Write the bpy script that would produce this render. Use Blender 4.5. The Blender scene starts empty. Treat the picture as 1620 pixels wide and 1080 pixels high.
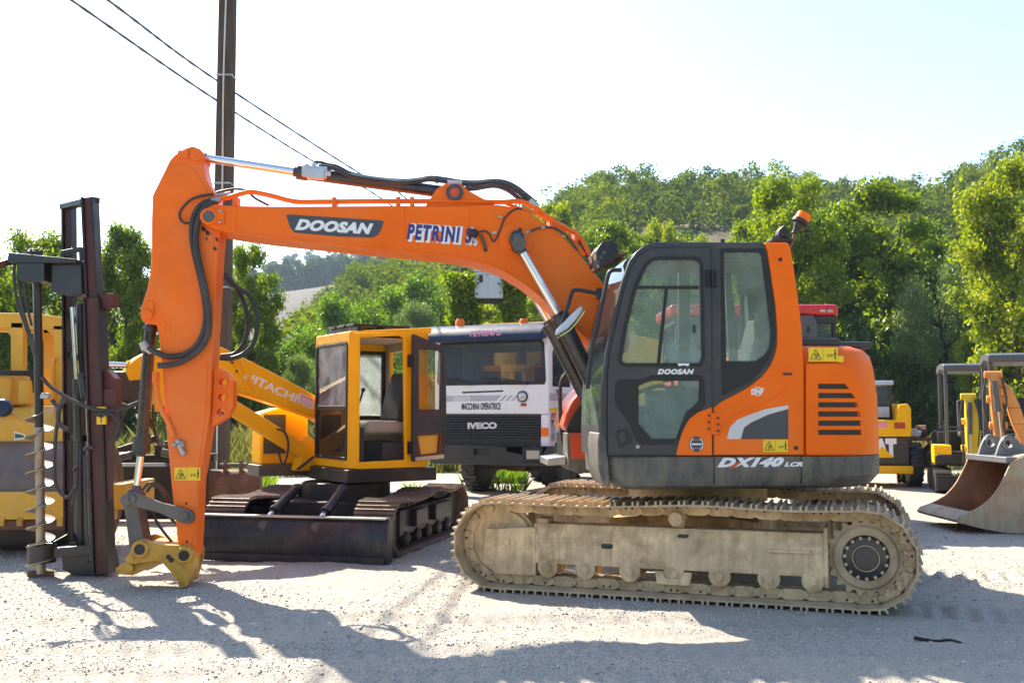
import bpy, bmesh, math, random
import numpy as np
from mathutils import Vector, Matrix, Quaternion

# ------------------------------------------------------------------ camera, light, exposure
scene = bpy.context.scene
col = scene.collection
EYE, FOC = 1.5, 1625.0
PITCH = math.atan(110 / FOC)
cam_d = bpy.data.cameras.new("camera")
cam = bpy.data.objects.new("camera", cam_d); col.objects.link(cam)
cam.location = (0, 0, EYE); cam.rotation_euler = (math.pi / 2 + PITCH, 0, 0)
cam_d.sensor_width = 36.0; cam_d.lens = FOC / 1620 * 36.0
cam_d.clip_start = 0.05; cam_d.clip_end = 12000
scene.camera = cam

SUN_EL, SUN_AZ = math.radians(41.5), math.radians(-37)      # azimuth from +Y towards +X
world = bpy.data.worlds.new("World"); scene.world = world; world.use_nodes = True
wn = world.node_tree.nodes; wl = world.node_tree.links
sky = wn.new("ShaderNodeTexSky"); sky.sky_type = 'NISHITA'; sky.sun_disc = False
sky.sun_elevation = SUN_EL; sky.sun_rotation = SUN_AZ
sky.altitude = 200; sky.air_density = 1.0; sky.dust_density = 1.1; sky.ozone_density = 2.0
bg = wn["Background"]; bg.inputs["Strength"].default_value = 0.108
wl.new(sky.outputs[0], bg.inputs[0])
sun_d = bpy.data.lights.new("sun", 'SUN'); sun = bpy.data.objects.new("sun", sun_d); col.objects.link(sun)
sun_d.energy = 4.7; sun_d.angle = math.radians(0.53); sun_d.color = (1.0, 0.90, 0.74)
SV = Vector((math.sin(SUN_AZ) * math.cos(SUN_EL), math.cos(SUN_AZ) * math.cos(SUN_EL), math.sin(SUN_EL)))
sun.rotation_euler = SV.to_track_quat('Z', 'Y').to_euler(); sun.location = SV * 60
vs = scene.view_settings
vs.view_transform = 'Standard'; vs.look = 'None'; vs.gamma = 1.0; vs.use_curve_mapping = False
vs.exposure = 1.68
cy = scene.cycles
cy.use_denoising = True
try: cy.denoiser = 'OPENIMAGEDENOISE'
except Exception: pass
cy.max_bounces = 8; cy.diffuse_bounces = 3; cy.glossy_bounces = 3; cy.transparent_max_bounces = 24
cy.transmission_bounces = 4; cy.volume_bounces = 1; cy.sample_clamp_indirect = 8; cy.caustics_reflective = False; cy.caustics_refractive = False

# ------------------------------------------------------------------ measuring the photograph
def ray(px, py):
    cx, cyy = (px - 810) / FOC, (540 - py) / FOC
    return Vector((cx, math.cos(PITCH) - cyy * math.sin(PITCH), math.sin(PITCH) + cyy * math.cos(PITCH)))
def at(px, py, Y):
    d = ray(px, py); return Vector((0, 0, EYE)) + d * (Y / d.y)
class Frame:
    """a machine's own axes: x along it, y across it, z up; tr() reads its side view"""
    def __init__(s, x, y, yaw, z=0.0):
        s.o = Vector((x, y, z)); s.yaw = math.radians(yaw)
        s.ux = Vector((math.cos(s.yaw), math.sin(s.yaw), 0)); s.uy = Vector((-math.sin(s.yaw), math.cos(s.yaw), 0))
    def p3(s, yl, p):
        d = ray(*p); c = Vector((0, 0, EYE))
        t = ((s.o - c).dot(s.uy) + yl) / d.dot(s.uy)
        w = c + d * t - s.o
        return Vector((w.dot(s.ux), yl, w.z))
    def px3(s, xl, p):                       # on a plane of constant local x
        d = ray(*p); c = Vector((0, 0, EYE))
        t = ((s.o - c).dot(s.ux) + xl) / d.dot(s.ux)
        w = c + d * t - s.o
        return Vector((xl, w.dot(s.uy), w.z))
    def tr(s, yl, pts):
        return [(q.x, q.z) for q in (s.p3(yl, p) for p in pts)]
    def mpp(s, yl, p):                       # metres per pixel there
        return (s.p3(yl, (p[0] + 1, p[1])) - s.p3(yl, p)).length

# ------------------------------------------------------------------ objects
def empty(name, label, cat, loc=(0, 0, 0), rz=0.0, group=None):
    o = bpy.data.objects.new(name, None); col.objects.link(o)
    o.location = loc; o.rotation_euler = (0, 0, rz); o.empty_display_size = 0.2
    o['label'] = label; o['category'] = cat
    if group: o['group'] = group
    return o
def fthing(name, label, cat, fr, group=None):
    return empty(name, label, cat, fr.o, fr.yaw, group)
def tag(o, label, cat, group=None):
    o['label'] = label; o['category'] = cat
    if group: o['group'] = group
    return o
def copy_tree(o, parent=None):
    c = o.copy(); col.objects.link(c)
    if parent is not None: c.parent = parent
    for ch in [q for q in bpy.data.objects if q.parent == o]: copy_tree(ch, c)
    return c

_text_cache = {}
def text_geo(s, bold=0.0, shear=0.0, space=1.0):
    key = (s, bold, shear, space)
    if key not in _text_cache:
        cu = bpy.data.curves.new("t", 'FONT'); cu.body = s; cu.offset = bold; cu.shear = shear; cu.space_character = space
        cu.resolution_u = 4
        ob = bpy.data.objects.new("t", cu); me = ob.to_mesh()
        v = np.array([q.co[:2] for q in me.vertices]); f = [tuple(p.vertices) for p in me.polygons]
        ob.to_mesh_clear(); bpy.data.objects.remove(ob); bpy.data.curves.remove(cu)
        v -= v.min(0); v /= v.max(0)
        _text_cache[key] = (v, f)
    return _text_cache[key]

def catmull(pts, n=6):
    P = [Vector(p) for p in pts]
    if len(P) < 3: return P
    out = []
    for i in range(len(P) - 1):
        a = P[i - 1] if i else P[0] * 2 - P[1]; b, c = P[i], P[i + 1]
        d = P[i + 2] if i + 2 < len(P) else P[-1] * 2 - P[-2]
        for k in range(n):
            t = k / n
            out.append(0.5 * ((2 * b) + (c - a) * t + (2 * a - 5 * b + 4 * c - d) * t * t + (3 * b - a - 3 * c + d) * t ** 3))
    out.append(P[-1]); return out
def smooth2(pts, n=4, closed=False):
    return [(p.x, p.y) for p in catmull([(a, b, 0) for a, b in pts], n)]

class MB:
    def __init__(s): s.bm = bmesh.new()
    def _face(s, vs, mi):
        try:
            f = s.bm.faces.new(vs); f.material_index = mi; return f
        except ValueError: return None
    def box(s, x0, x1, y0, y1, z0, z1, mi=0, M=None):
        c = [Vector((x, y, z)) for z in (z0, z1) for y in (y0, y1) for x in (x0, x1)]
        if M is not None: c = [M @ q for q in c]
        v = [s.bm.verts.new(q) for q in c]
        for f in ((0, 2, 3, 1), (4, 5, 7, 6), (0, 1, 5, 4), (2, 6, 7, 3), (0, 4, 6, 2), (1, 3, 7, 5)): s._face([v[i] for i in f], mi)
    def bar(s, p0, p1, w, h, mi=0, up=(0, 0, 1)):
        p0, p1 = Vector(p0), Vector(p1); d = p1 - p0; L = d.length; d.normalize()
        a = d.cross(Vector(up)); a = a.normalized() if a.length > 1e-4 else d.orthogonal().normalized(); b = a.cross(d)
        M = Matrix((d, a, b)).transposed().to_4x4(); M.translation = p0
        s.box(0, L, -w / 2, w / 2, -h / 2, h / 2, mi, M)
    def loft(s, rings, mi=0, cap=True, closed=True):
        R = [[s.bm.verts.new(Vector(p)) for p in r] for r in rings]; n = len(R[0])
        for a, b in zip(R, R[1:]):
            for i in range(n if closed else n - 1):
                j = (i + 1) % n; s._face([a[i], a[j], b[j], b[i]], mi)
        if cap: s._face(R[0][::-1], mi); s._face(R[-1], mi)
    def prism(s, o, y0, y1, mi=0): s.loft([[(x, y0, z) for x, z in o], [(x, y1, z) for x, z in o]], mi)
    def prismz(s, o, z0, z1, mi=0): s.loft([[(x, y, z0) for x, y in o], [(x, y, z1) for x, y in o]], mi)
    def prismx(s, o, x0, x1, mi=0): s.loft([[(x0, y, z) for y, z in o], [(x1, y, z) for y, z in o]], mi)
    def sheet(s, pts, mi=0): s._face([s.bm.verts.new(Vector(p)) for p in pts], mi)
    def plate(s, outer, holes, y0, y1, mi=0, axis='y'):
        """flat plate with holes between y0 and y1"""
        mk = {'y': lambda a, b, y: (a, y, b), 'x': lambda a, b, y: (y, a, b), 'z': lambda a, b, y: (a, b, y)}[axis]
        b2 = bmesh.new(); loops = []
        for lp in [outer] + list(holes):
            v = [b2.verts.new((a, b, 0)) for a, b in lp]; loops.append(v)
        ed = [b2.edges.new((v[i], v[(i + 1) % len(v)])) for v in loops for i in range(len(v))]
        bmesh.ops.triangle_fill(b2, use_beauty=True, use_dissolve=False, edges=ed)
        b2.verts.index_update()
        F = [[v.index for v in f.verts] for f in b2.faces]; V = [(v.co.x, v.co.y) for v in b2.verts]; L = [[v.index for v in l] for l in loops]
        b2.free()
        A = [s.bm.verts.new(mk(a, b, y0)) for a, b in V]; C = [s.bm.verts.new(mk(a, b, y1)) for a, b in V]
        for f in F: s._face([A[i] for i in f], mi); s._face([C[i] for i in f][::-1], mi)
        for l in L:
            for i in range(len(l)):
                j = (i + 1) % len(l); s._face([A[l[i]], A[l[j]], C[l[j]], C[l[i]]], mi)
    def _ring(s, c, a, b, r, seg, ph=0.0): return [c + (a * math.cos(ph + 2 * math.pi * k / seg) + b * math.sin(ph + 2 * math.pi * k / seg)) * r for k in range(seg)]
    def cyl(s, p0, p1, r, r1=None, seg=20, mi=0):
        p0, p1 = Vector(p0), Vector(p1); d = (p1 - p0).normalized(); a = d.orthogonal().normalized(); b = d.cross(a)
        s.loft([s._ring(p0, a, b, r, seg), s._ring(p1, a, b, r if r1 is None else r1, seg)], mi)
    def lathe(s, p, ax, prof, seg=28, mi=0, cap=True):
        """prof = [(distance along the axis, radius)]"""
        p = Vector(p); d = Vector(ax).normalized(); a = d.orthogonal().normalized(); b = d.cross(a)
        s.loft([s._ring(p + d * h, a, b, max(r, 1e-4), seg) for h, r in prof], mi, cap)
    def pipe(s, p0, p1, ro, ri, seg=24, mi=0):
        p0, p1 = Vector(p0), Vector(p1); d = (p1 - p0).normalized(); a = d.orthogonal().normalized(); b = d.cross(a)
        rs = [s._ring(p0, a, b, ri, seg), s._ring(p0, a, b, ro, seg), s._ring(p1, a, b, ro, seg), s._ring(p1, a, b, ri, seg), ]
        s.loft(rs + [rs[0]], mi, False)
    def tube(s, pts, r, seg=8, mi=0, n=6, r1=None, smooth=True):
        P = catmull(pts, n) if smooth else [Vector(p) for p in pts]
        t = (P[1] - P[0]).normalized(); a = t.orthogonal().normalized(); rings = []
        for i, p in enumerate(P):
            t2 = (P[min(i + 1, len(P) - 1)] - P[max(i - 1, 0)])
            t2 = t2.normalized() if t2.length > 1e-9 else t
            a = (a - t2 * a.dot(t2)); a = a.normalized() if a.length > 1e-6 else t2.orthogonal().normalized(); t = t2
            rr = r if r1 is None else r + (r1 - r) * i / (len(P) - 1)
            rings.append(s._ring(p, a, t2.cross(a), rr, seg))
        s.loft(rings, mi)
    def ball(s, c, r, seg=16, mi=0, sx=(1, 1, 1)):
        c = Vector(c); n = seg // 2
        rings = [[c + Vector((sx[0] * r * math.sin(math.pi * i / n) * math.cos(2 * math.pi * k / seg), sx[1] * r * math.sin(math.pi * i / n) * math.sin(2 * math.pi * k / seg), sx[2] * r * math.cos(math.pi * i / n))) for k in range(seg)] for i in range(n + 1)]
        rings[0] = [c + Vector((0.004 * r * math.cos(2 * math.pi * k / seg), 0.004 * r * math.sin(2 * math.pi * k / seg), r * sx[2])) for k in range(seg)]
        rings[-1] = [c + Vector((0.004 * r * math.cos(2 * math.pi * k / seg), 0.004 * r * math.sin(2 * math.pi * k / seg), -r * sx[2])) for k in range(seg)]
        s.loft(rings, mi)
    def text(s, t, o, xd, ud, W, H, mi=0, bold=0.0, shear=0.0, space=1.0):
        v, f = text_geo(t, bold, shear, space)
        o, xd, ud = Vector(o), Vector(xd).normalized(), Vector(ud).normalized()
        q = [s.bm.verts.new(o + xd * (a * W) + ud * (b * H)) for a, b in v]
        for p in f: s._face([q[i] for i in p], mi)
    def build(s, name, mat, parent=None, bevel=0.0, seg=2, angle=35, M=None, flat=False, recalc=True, label=None, each=False):
        bm = s.bm
        if each:                                  # every separate piece becomes a part of its own
            left, out = set(bm.verts), None
            while left:
                st = [left.pop()]; isl = set(st)
                while st:
                    for e in st.pop().link_edges:
                        for v in e.verts:
                            if v in left: left.discard(v); isl.add(v); st.append(v)
                q = MB(); mp = {}
                for f in {f for v in isl for f in v.link_faces}:
                    for v in f.verts:
                        if v not in mp: mp[v] = q.bm.verts.new(v.co)
                    q._face([mp[v] for v in f.verts], f.material_index)
                o = q.build(name, mat, parent, bevel, seg, angle, M, flat, recalc, label); out = out or o
            bm.free(); return out
        if recalc: bmesh.ops.recalc_face_normals(bm, faces=bm.faces[:])
        if M is not None: bmesh.ops.transform(bm, matrix=M, verts=bm.verts[:])
        me = bpy.data.meshes.new(name); bm.to_mesh(me); bm.free()
        for m in (mat if isinstance(mat, (list, tuple)) else [mat]): me.materials.append(m)
        if not flat:
            me.shade_smooth(); me.set_sharp_from_angle(angle=math.radians(angle))
        o = bpy.data.objects.new(name, me); col.objects.link(o)
        if parent is not None: o.parent = parent
        if bevel > 0:
            b = o.modifiers.new("bevel", 'BEVEL'); b.width = bevel; b.segments = seg; b.limit_method = 'ANGLE'
            b.angle_limit = math.radians(40); b.harden_normals = True
        if label: o['label'] = label
        return o

# ------------------------------------------------------------------ materials
def NT(m):
    m.use_nodes = True; nt = m.node_tree; return nt, nt.nodes, nt.links, nt.nodes["Principled BSDF"]
def ramp(n, l, src, stops, interp='LINEAR'):
    r = n.new("ShaderNodeValToRGB"); r.color_ramp.interpolation = interp
    e = r.color_ramp.elements
    while len(e) < len(stops): e.new(0.5)
    for q, (p, c) in zip(e, stops): q.position = p; q.color = (*c, 1) if len(c) == 3 else c
    l.new(src, r.inputs[0]); return r.outputs[0]
def noise(n, l, co, scale, detail=4, rough=0.55, dist=0.0):
    t = n.new("ShaderNodeTexNoise"); t.inputs["Scale"].default_value = scale; t.inputs["Detail"].default_value = detail
    t.inputs["Roughness"].default_value = rough; t.inputs["Distortion"].default_value = dist
    l.new(co, t.inputs["Vector"]); return t.outputs["Fac"]
def mixc(n, l, fac, a, b, mode='MIX'):
    m = n.new("ShaderNodeMix"); m.data_type = 'RGBA'; m.blend_type = mode
    for sock, v in ((m.inputs["Factor"], fac), (m.inputs["A"] if False else m.inputs[6], a), (m.inputs[7], b)):
        if hasattr(v, "is_linked") or hasattr(v, "links"): l.new(v, sock)
        elif isinstance(v, (int, float)): sock.default_value = v
        else: sock.default_value = (*v, 1)
    return m.outputs[2]
def mat(name, c, rough=0.5, metal=0.0, var=0.12, scale=3.0, bump=0.0, bscale=60.0, coat=0.0, spec=0.5,
        dirt=None, dlo=0.5, dhi=0.7, dscale=3.0, damt=1.0, drough=None, streak=None, chips=None, chip_at=0.66):
    m = bpy.data.materials.new(name); nt, n, l, b = NT(m)
    tc = n.new("ShaderNodeTexCoord").outputs["Object"]
    f = noise(n, l, tc, scale, 5)
    lo = tuple(x * (1 - var) for x in c); hi = tuple(min(1, x * (1 + var)) for x in c)
    out = ramp(n, l, f, [(0.3, lo), (0.7, hi)])
    r_out = None
    if streak is not None:                                     # rain-washed dust runs
        mp = n.new("ShaderNodeMapping"); mp.inputs["Scale"].default_value = (9, 9, 0.7); l.new(tc, mp.inputs[0])
        sf = ramp(n, l, noise(n, l, mp.outputs[0], 2.2, 5, 0.6), [(0.45, (0, 0, 0)), (0.72, (1, 1, 1))])
        out = mixc(n, l, sf, out, streak)
    if dirt is not None:
        df = ramp(n, l, noise(n, l, tc, dscale, 8, 0.65, 0.4), [(dlo, (0, 0, 0)), (dhi, (damt,) * 3)])
        out = mixc(n, l, df, out, dirt)
        if drough is not None:
            mr = n.new("ShaderNodeMix"); l.new(df, mr.inputs[0]); mr.inputs[2].default_value = rough; mr.inputs[3].default_value = drough
            r_out = mr.outputs[0]
    if chips is not None:
        cf = ramp(n, l, noise(n, l, tc, 14, 6, 0.7), [(chip_at, (0, 0, 0)), (chip_at + 0.03, (1, 1, 1))])
        out = mixc(n, l, cf, out, chips)
    l.new(out, b.inputs["Base Color"])
    if r_out is not None: l.new(r_out, b.inputs["Roughness"])
    else:
        rr = ramp(n, l, noise(n, l, tc, scale * 3, 4), [(0.3, (max(0, rough - 0.07),) * 3), (0.7, (min(1, rough + 0.07),) * 3)])
        l.new(rr, b.inputs["Roughness"])
    b.inputs["Metallic"].default_value = metal; b.inputs["Coat Weight"].default_value = coat; b.inputs["Coat Roughness"].default_value = 0.12
    b.inputs["Specular IOR Level"].default_value = spec
    if bump:
        bp = n.new("ShaderNodeBump"); bp.inputs["Strength"].default_value = bump; bp.inputs["Distance"].default_value = 0.01
        l.new(noise(n, l, tc, bscale, 5, 0.6), bp.inputs["Height"]); l.new(bp.outputs[0], b.inputs["Normal"])
    return m
def glass(name, tint=(0.72, 0.9, 0.86), dust=0.12, dustc=(0.62, 0.75, 0.70), patch=0.0, through=0.5):  # dust film; in the windscreens its colour stands for reflected sky
    m = bpy.data.materials.new(name); nt, n, l, b = NT(m); n.remove(b)
    out = n["Material Output"]
    tr = n.new("ShaderNodeBsdfTransparent"); tr.inputs[0].default_value = (*tint, 1)
    gl = n.new("ShaderNodeBsdfGlossy"); gl.inputs["Roughness"].default_value = 0.015
    d1 = n.new("ShaderNodeBsdfDiffuse"); d1.inputs[0].default_value = (*dustc, 1); d2 = n.new("ShaderNodeBsdfTranslucent"); d2.inputs[0].default_value = (*dustc, 1)
    df = n.new("ShaderNodeMixShader"); df.inputs[0].default_value = through; l.new(d1.outputs[0], df.inputs[1]); l.new(d2.outputs[0], df.inputs[2])
    fr = n.new("ShaderNodeFresnel"); fr.inputs[0].default_value = 1.48
    tc = n.new("ShaderNodeTexCoord").outputs["Object"]
    dn = ramp(n, l, noise(n, l, tc, 2.2, 6, 0.6, 0.6), [(0.35, (max(0, dust - patch),) * 3), (0.7, (dust + patch,) * 3)])
    m1 = n.new("ShaderNodeMixShader"); l.new(dn, m1.inputs[0]); l.new(tr.outputs[0], m1.inputs[1]); l.new(df.outputs[0], m1.inputs[2])
    m2 = n.new("ShaderNodeMixShader"); l.new(fr.outputs[0], m2.inputs[0]); l.new(m1.outputs[0], m2.inputs[1]); l.new(gl.outputs[0], m2.inputs[2])
    l.new(m2.outputs[0], out.inputs[0]); return m
def leafmat(name, c_lo, c_hi, trans=0.45, tcol=None, gloss=0.06):
    m = bpy.data.materials.new(name); nt, n, l, b = NT(m); n.remove(b); out = n["Material Output"]
    at_ = n.new("ShaderNodeAttribute"); at_.attribute_name = "leafvar"; oi = n.new("ShaderNodeObjectInfo")
    ad = n.new("ShaderNodeMath"); ad.operation = 'MULTIPLY_ADD'; l.new(oi.outputs["Random"], ad.inputs[0]); ad.inputs[1].default_value = 0.35
    sb = n.new("ShaderNodeMath"); sb.operation = 'MULTIPLY'; l.new(at_.outputs["Fac"], sb.inputs[0]); sb.inputs[1].default_value = 0.8; l.new(sb.outputs[0], ad.inputs[2])
    c = ramp(n, l, ad.outputs[0], [(0.1, c_lo), (0.9, c_hi)])
    df = n.new("ShaderNodeBsdfDiffuse"); l.new(c, df.inputs[0])
    tl = n.new("ShaderNodeBsdfTranslucent")
    l.new(mixc(n, l, 1.0, c, tcol or (1.3, 1.25, 0.45), 'MULTIPLY'), tl.inputs[0])
    gl = n.new("ShaderNodeBsdfGlossy"); gl.inputs["Roughness"].default_value = 0.38; gl.inputs[0].default_value = (0.8, 0.85, 0.8, 1)
    m1 = n.new("ShaderNodeMixShader"); m1.inputs[0].default_value = trans; l.new(df.outputs[0], m1.inputs[1]); l.new(tl.outputs[0], m1.inputs[2])
    m2 = n.new("ShaderNodeMixShader"); m2.inputs[0].default_value = gloss; l.new(m1.outputs[0], m2.inputs[1]); l.new(gl.outputs[0], m2.inputs[2])
    l.new(m2.outputs[0], out.inputs[0]); return m

DUST = (0.40, 0.345, 0.25)
M = {}
M['orange'] = mat('orange_paint', (0.94, 0.15, 0.0), 0.40, var=0.05, coat=0.0, spec=0.22, bump=0.02, dirt=(0.85, 0.24, 0.05), dlo=0.42, dhi=0.8, dscale=1.3, damt=0.6, chips=(0.45, 0.12, 0.03), chip_at=0.775)
M['orange_worn'] = mat('worn_orange_paint', (0.92, 0.16, 0.006), 0.45, var=0.07, coat=0.0, spec=0.25, bump=0.03, dirt=(0.85, 0.25, 0.07), dlo=0.42, dhi=0.75, dscale=1.2, damt=0.7, chips=(0.03, 0.02, 0.015), chip_at=0.79)
M['orange_dark'] = mat('red_orange_paint', (0.62, 0.07, 0.01), 0.4, var=0.08, coat=0.2)
M['blade'] = mat('scuffed_black_blade', (0.012, 0.013, 0.021), 0.34, var=0.3, spec=0.4, bump=0.08, bscale=18, dirt=(0.075, 0.06, 0.055), dlo=0.5, dhi=0.72, dscale=3.5, damt=0.8, streak=(0.03, 0.03, 0.036), chips=(0.20, 0.17, 0.15), chip_at=0.74)
M['black'] = mat('black_paint', (0.014, 0.015, 0.017), 0.36, var=0.2, coat=0.2, dirt=(0.06, 0.05, 0.045), dlo=0.55, dhi=0.85, damt=0.5)
M['cab_grey'] = mat('charcoal_cab_paint', (0.038, 0.0375, 0.042), 0.42, var=0.12, spec=0.5, dirt=(0.12, 0.105, 0.09), dlo=0.5, dhi=0.85, damt=0.45, bump=0.02)
M['skirt'] = mat('dusty_grey_paint', (0.062, 0.063, 0.067), 0.5, var=0.12, dirt=(0.22, 0.19, 0.14), dlo=0.42, dhi=0.72, dscale=5, damt=0.75, streak=(0.13, 0.117, 0.093), bump=0.04)
M['rubber'] = mat('black_rubber', (0.018, 0.018, 0.019), 0.55, var=0.2, dirt=(0.07, 0.06, 0.05), dlo=0.5, dhi=0.8, damt=0.5)
M['hose'] = mat('hose_rubber', (0.03, 0.028, 0.027), 0.5, var=0.25, dirt=(0.11, 0.09, 0.075), dlo=0.45, dhi=0.75, damt=0.6)
M['seal'] = mat('window_seal_rubber', (0.008, 0.008, 0.009), 0.5, var=0.1)
M['chrome'] = mat('chromed_rod', (0.78, 0.78, 0.80), 0.14, metal=1.0, var=0.04)
M['steel'] = mat('bare_steel', (0.42, 0.41, 0.39), 0.4, metal=0.8, var=0.2, bump=0.05)
M['cast'] = mat('grey_cast_steel', (0.11, 0.105, 0.10), 0.55, metal=0.3, var=0.25, dirt=(0.19, 0.16, 0.12), dlo=0.45, dhi=0.75, damt=0.7, bump=0.1)
M['clay'] = mat('clay_caked_steel', (0.74, 0.54, 0.315), 0.85, var=0.22, scale=5, bump=0.25, bscale=45, dirt=(0.24, 0.145, 0.075), dlo=0.44, dhi=0.72, dscale=3.2, damt=0.9, streak=(0.54, 0.38, 0.225), chips=(0.09, 0.06, 0.04), chip_at=0.69, spec=0.25)
M['shoe'] = mat('clay_covered_track_steel', (0.52, 0.385, 0.235), 0.72, var=0.2, scale=7, bump=0.35, bscale=50, dirt=(0.30, 0.20, 0.11), dlo=0.48, dhi=0.7, dscale=5, damt=0.7, spec=0.35)
M['shoe_top'] = mat('scuffed_track_plate', (0.52, 0.49, 0.43), 0.32, metal=0.7, var=0.2, scale=7, bump=0.12, bscale=70, dirt=(0.32, 0.26, 0.17), dlo=0.45, dhi=0.7, dscale=5, damt=0.6, drough=0.8)
M['yellow_sign'] = mat('yellow_sticker', (0.88, 0.60, 0.02), 0.4, var=0.04)
M['ink'] = mat('black_print', (0.015, 0.015, 0.015), 0.5, var=0.05)
M['white_ink'] = mat('white_print', (0.80, 0.80, 0.80), 0.4, var=0.04)
M['navy_ink'] = mat('navy_print', (0.045, 0.03, 0.20), 0.4, var=0.05)
M['grey_ink'] = mat('slate_sticker', (0.055, 0.058, 0.075), 0.35, var=0.1, chips=(0.30, 0.10, 0.05), chip_at=0.80)
M['light_ink'] = mat('pale_grey_sticker', (0.62, 0.60, 0.60), 0.4, var=0.05)
M['silver_ink'] = mat('pale_grey_print', (0.42, 0.42, 0.47), 0.4, var=0.05)
M['red_ink'] = mat('red_print', (0.55, 0.03, 0.04), 0.4, var=0.05)
M['pink_ink'] = mat('pink_print', (0.75, 0.25, 0.38), 0.4, var=0.05)
M['cyl_black'] = mat('black_cylinder_paint', (0.025, 0.025, 0.028), 0.28, var=0.2, coat=0.3, dirt=(0.12, 0.09, 0.08), dlo=0.5, dhi=0.8, damt=0.5)
M['coupler'] = mat('worn_yellow_coupler_paint', (0.60, 0.31, 0.022), 0.45, var=0.15, coat=0.1, bump=0.05, dirt=(0.17, 0.075, 0.03), dlo=0.5, dhi=0.68, dscale=5, damt=0.85, chips=(0.035, 0.02, 0.015), chip_at=0.67)
M['yellow'] = mat('machine_yellow_paint', (0.90, 0.465, 0.0), 0.38, var=0.07, coat=0.0, spec=0.25, bump=0.02, dirt=(0.55, 0.27, 0.03), dlo=0.55, dhi=0.8, damt=0.4, chips=(0.20, 0.09, 0.02), chip_at=0.76)
M['yellow_old'] = mat('faded_yellow_paint', (0.70, 0.37, 0.014), 0.5, var=0.12, bump=0.03, dirt=(0.42, 0.27, 0.08), dlo=0.45, dhi=0.75, damt=0.6, chips=(0.15, 0.07, 0.025), chip_at=0.72)
M['yellow_bright'] = mat('bright_yellow_paint', (0.80, 0.52, 0.01), 0.4, var=0.07, coat=0.2)
M['orange_light'] = mat('pale_orange_paint', (0.72, 0.27, 0.05), 0.42, var=0.1, coat=0.2, chips=(0.06, 0.04, 0.03), chip_at=0.74)
M['glass'] = glass('tinted_cab_glass', (0.80, 0.94, 0.90), 0.27, (0.72, 0.88, 0.82), 0.12)
M['glass_dirty'] = glass('dusty_cab_glass', (0.90, 0.94, 0.94), 0.32, (0.72, 0.78, 0.80), 0.24)
M['glass_dark'] = glass('sky_tinted_glass', (0.66, 0.72, 0.82), 0.26, (0.22, 0.28, 0.44), 0.08)  # bluish film colour paints the sky's reflection into the pane
M['glass_milky'] = glass('milky_cab_glass', (0.90, 0.94, 0.94), 0.40, (0.86, 0.90, 0.93), 0.30, 0.25)
M['glass_clear'] = glass('clear_cab_glass', (0.90, 0.94, 0.93), 0.08, (0.5, 0.52, 0.5), 0.05)
M['mirror'] = mat('mirror_glass', (0.9, 0.9, 0.9), 0.03, metal=1.0, var=0.0)
M['amber'] = mat('amber_lens', (0.95, 0.17, 0.0), 0.35, var=0.06, coat=0.0, spec=0.3)
M['red_lens'] = mat('red_lens', (0.40, 0.015, 0.01), 0.22, var=0.1, coat=0.5)
M['clear_lens'] = mat('clear_lamp_lens', (0.50, 0.50, 0.48), 0.2, metal=0.6, var=0.1)
M['rust'] = mat('rusty_steel', (0.145, 0.065, 0.035), 0.8, var=0.35, scale=4, bump=0.3, bscale=30, dirt=(0.27, 0.13, 0.06), dlo=0.5, dhi=0.72, dscale=4, damt=0.8, chips=(0.05, 0.035, 0.03), chip_at=0.64)
M['track_brown'] = mat('worn_brown_track_plate', (0.19, 0.135, 0.10), 0.6, metal=0.2, var=0.3, scale=5, bump=0.2, bscale=40, dirt=(0.10, 0.06, 0.042), dlo=0.45, dhi=0.7, dscale=4, damt=0.8)
M['rust_red'] = mat('red_oxide_paint', (0.085, 0.018, 0.013), 0.55, var=0.3, bump=0.08, dirt=(0.05, 0.025, 0.02), dlo=0.45, dhi=0.7, damt=0.8)
M['dark_steel'] = mat('dark_oiled_steel', (0.019, 0.019, 0.022), 0.42, metal=0.3, var=0.3, bump=0.08, dirt=(0.10, 0.075, 0.055), dlo=0.5, dhi=0.75, damt=0.5)
M['bucket_out'] = mat('weathered_bucket_steel', (0.35, 0.28, 0.185), 0.62, metal=0.05, var=0.25, bump=0.15, bscale=25, dirt=(0.33, 0.15, 0.065), dlo=0.45, dhi=0.66, dscale=2.2, damt=0.8, streak=(0.43, 0.355, 0.25), chips=(0.14, 0.10, 0.075), chip_at=0.69)
M['bucket_in'] = mat('rusty_bucket_lining', (0.24, 0.115, 0.06), 0.6, metal=0.05, var=0.3, bump=0.15, bscale=20, dirt=(0.52, 0.27, 0.125), dlo=0.42, dhi=0.68, dscale=1.8, damt=0.85)
M['ear'] = mat('grey_painted_steel', (0.17, 0.175, 0.19), 0.45, metal=0.3, var=0.15, bump=0.08, dirt=(0.20, 0.12, 0.08), dlo=0.55, dhi=0.75, damt=0.5)
M['canopy_grey'] = mat('grey_canopy_paint', (0.075, 0.078, 0.087), 0.45, var=0.08, coat=0.1)
M['interior'] = mat('dark_cab_trim', (0.030, 0.030, 0.033), 0.7, var=0.15)
M['trim_beige'] = mat('beige_cab_lining', (0.52, 0.41, 0.30), 0.8, var=0.12, dirt=(0.2, 0.15, 0.1), dlo=0.5, dhi=0.75, damt=0.6)
M['seat'] = mat('black_seat_fabric', (0.035, 0.034, 0.036), 0.85, var=0.2, bump=0.2, bscale=200)
M['seat_grey'] = mat('dusty_grey_seat_cushion', (0.42, 0.395, 0.35), 0.85, var=0.15, bump=0.15, bscale=150)
M['truck_white'] = mat('white_truck_paint', (0.80, 0.79, 0.79), 0.36, var=0.05, coat=0.25, dirt=(0.45, 0.40, 0.34), dlo=0.55, dhi=0.8, damt=0.4)
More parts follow.
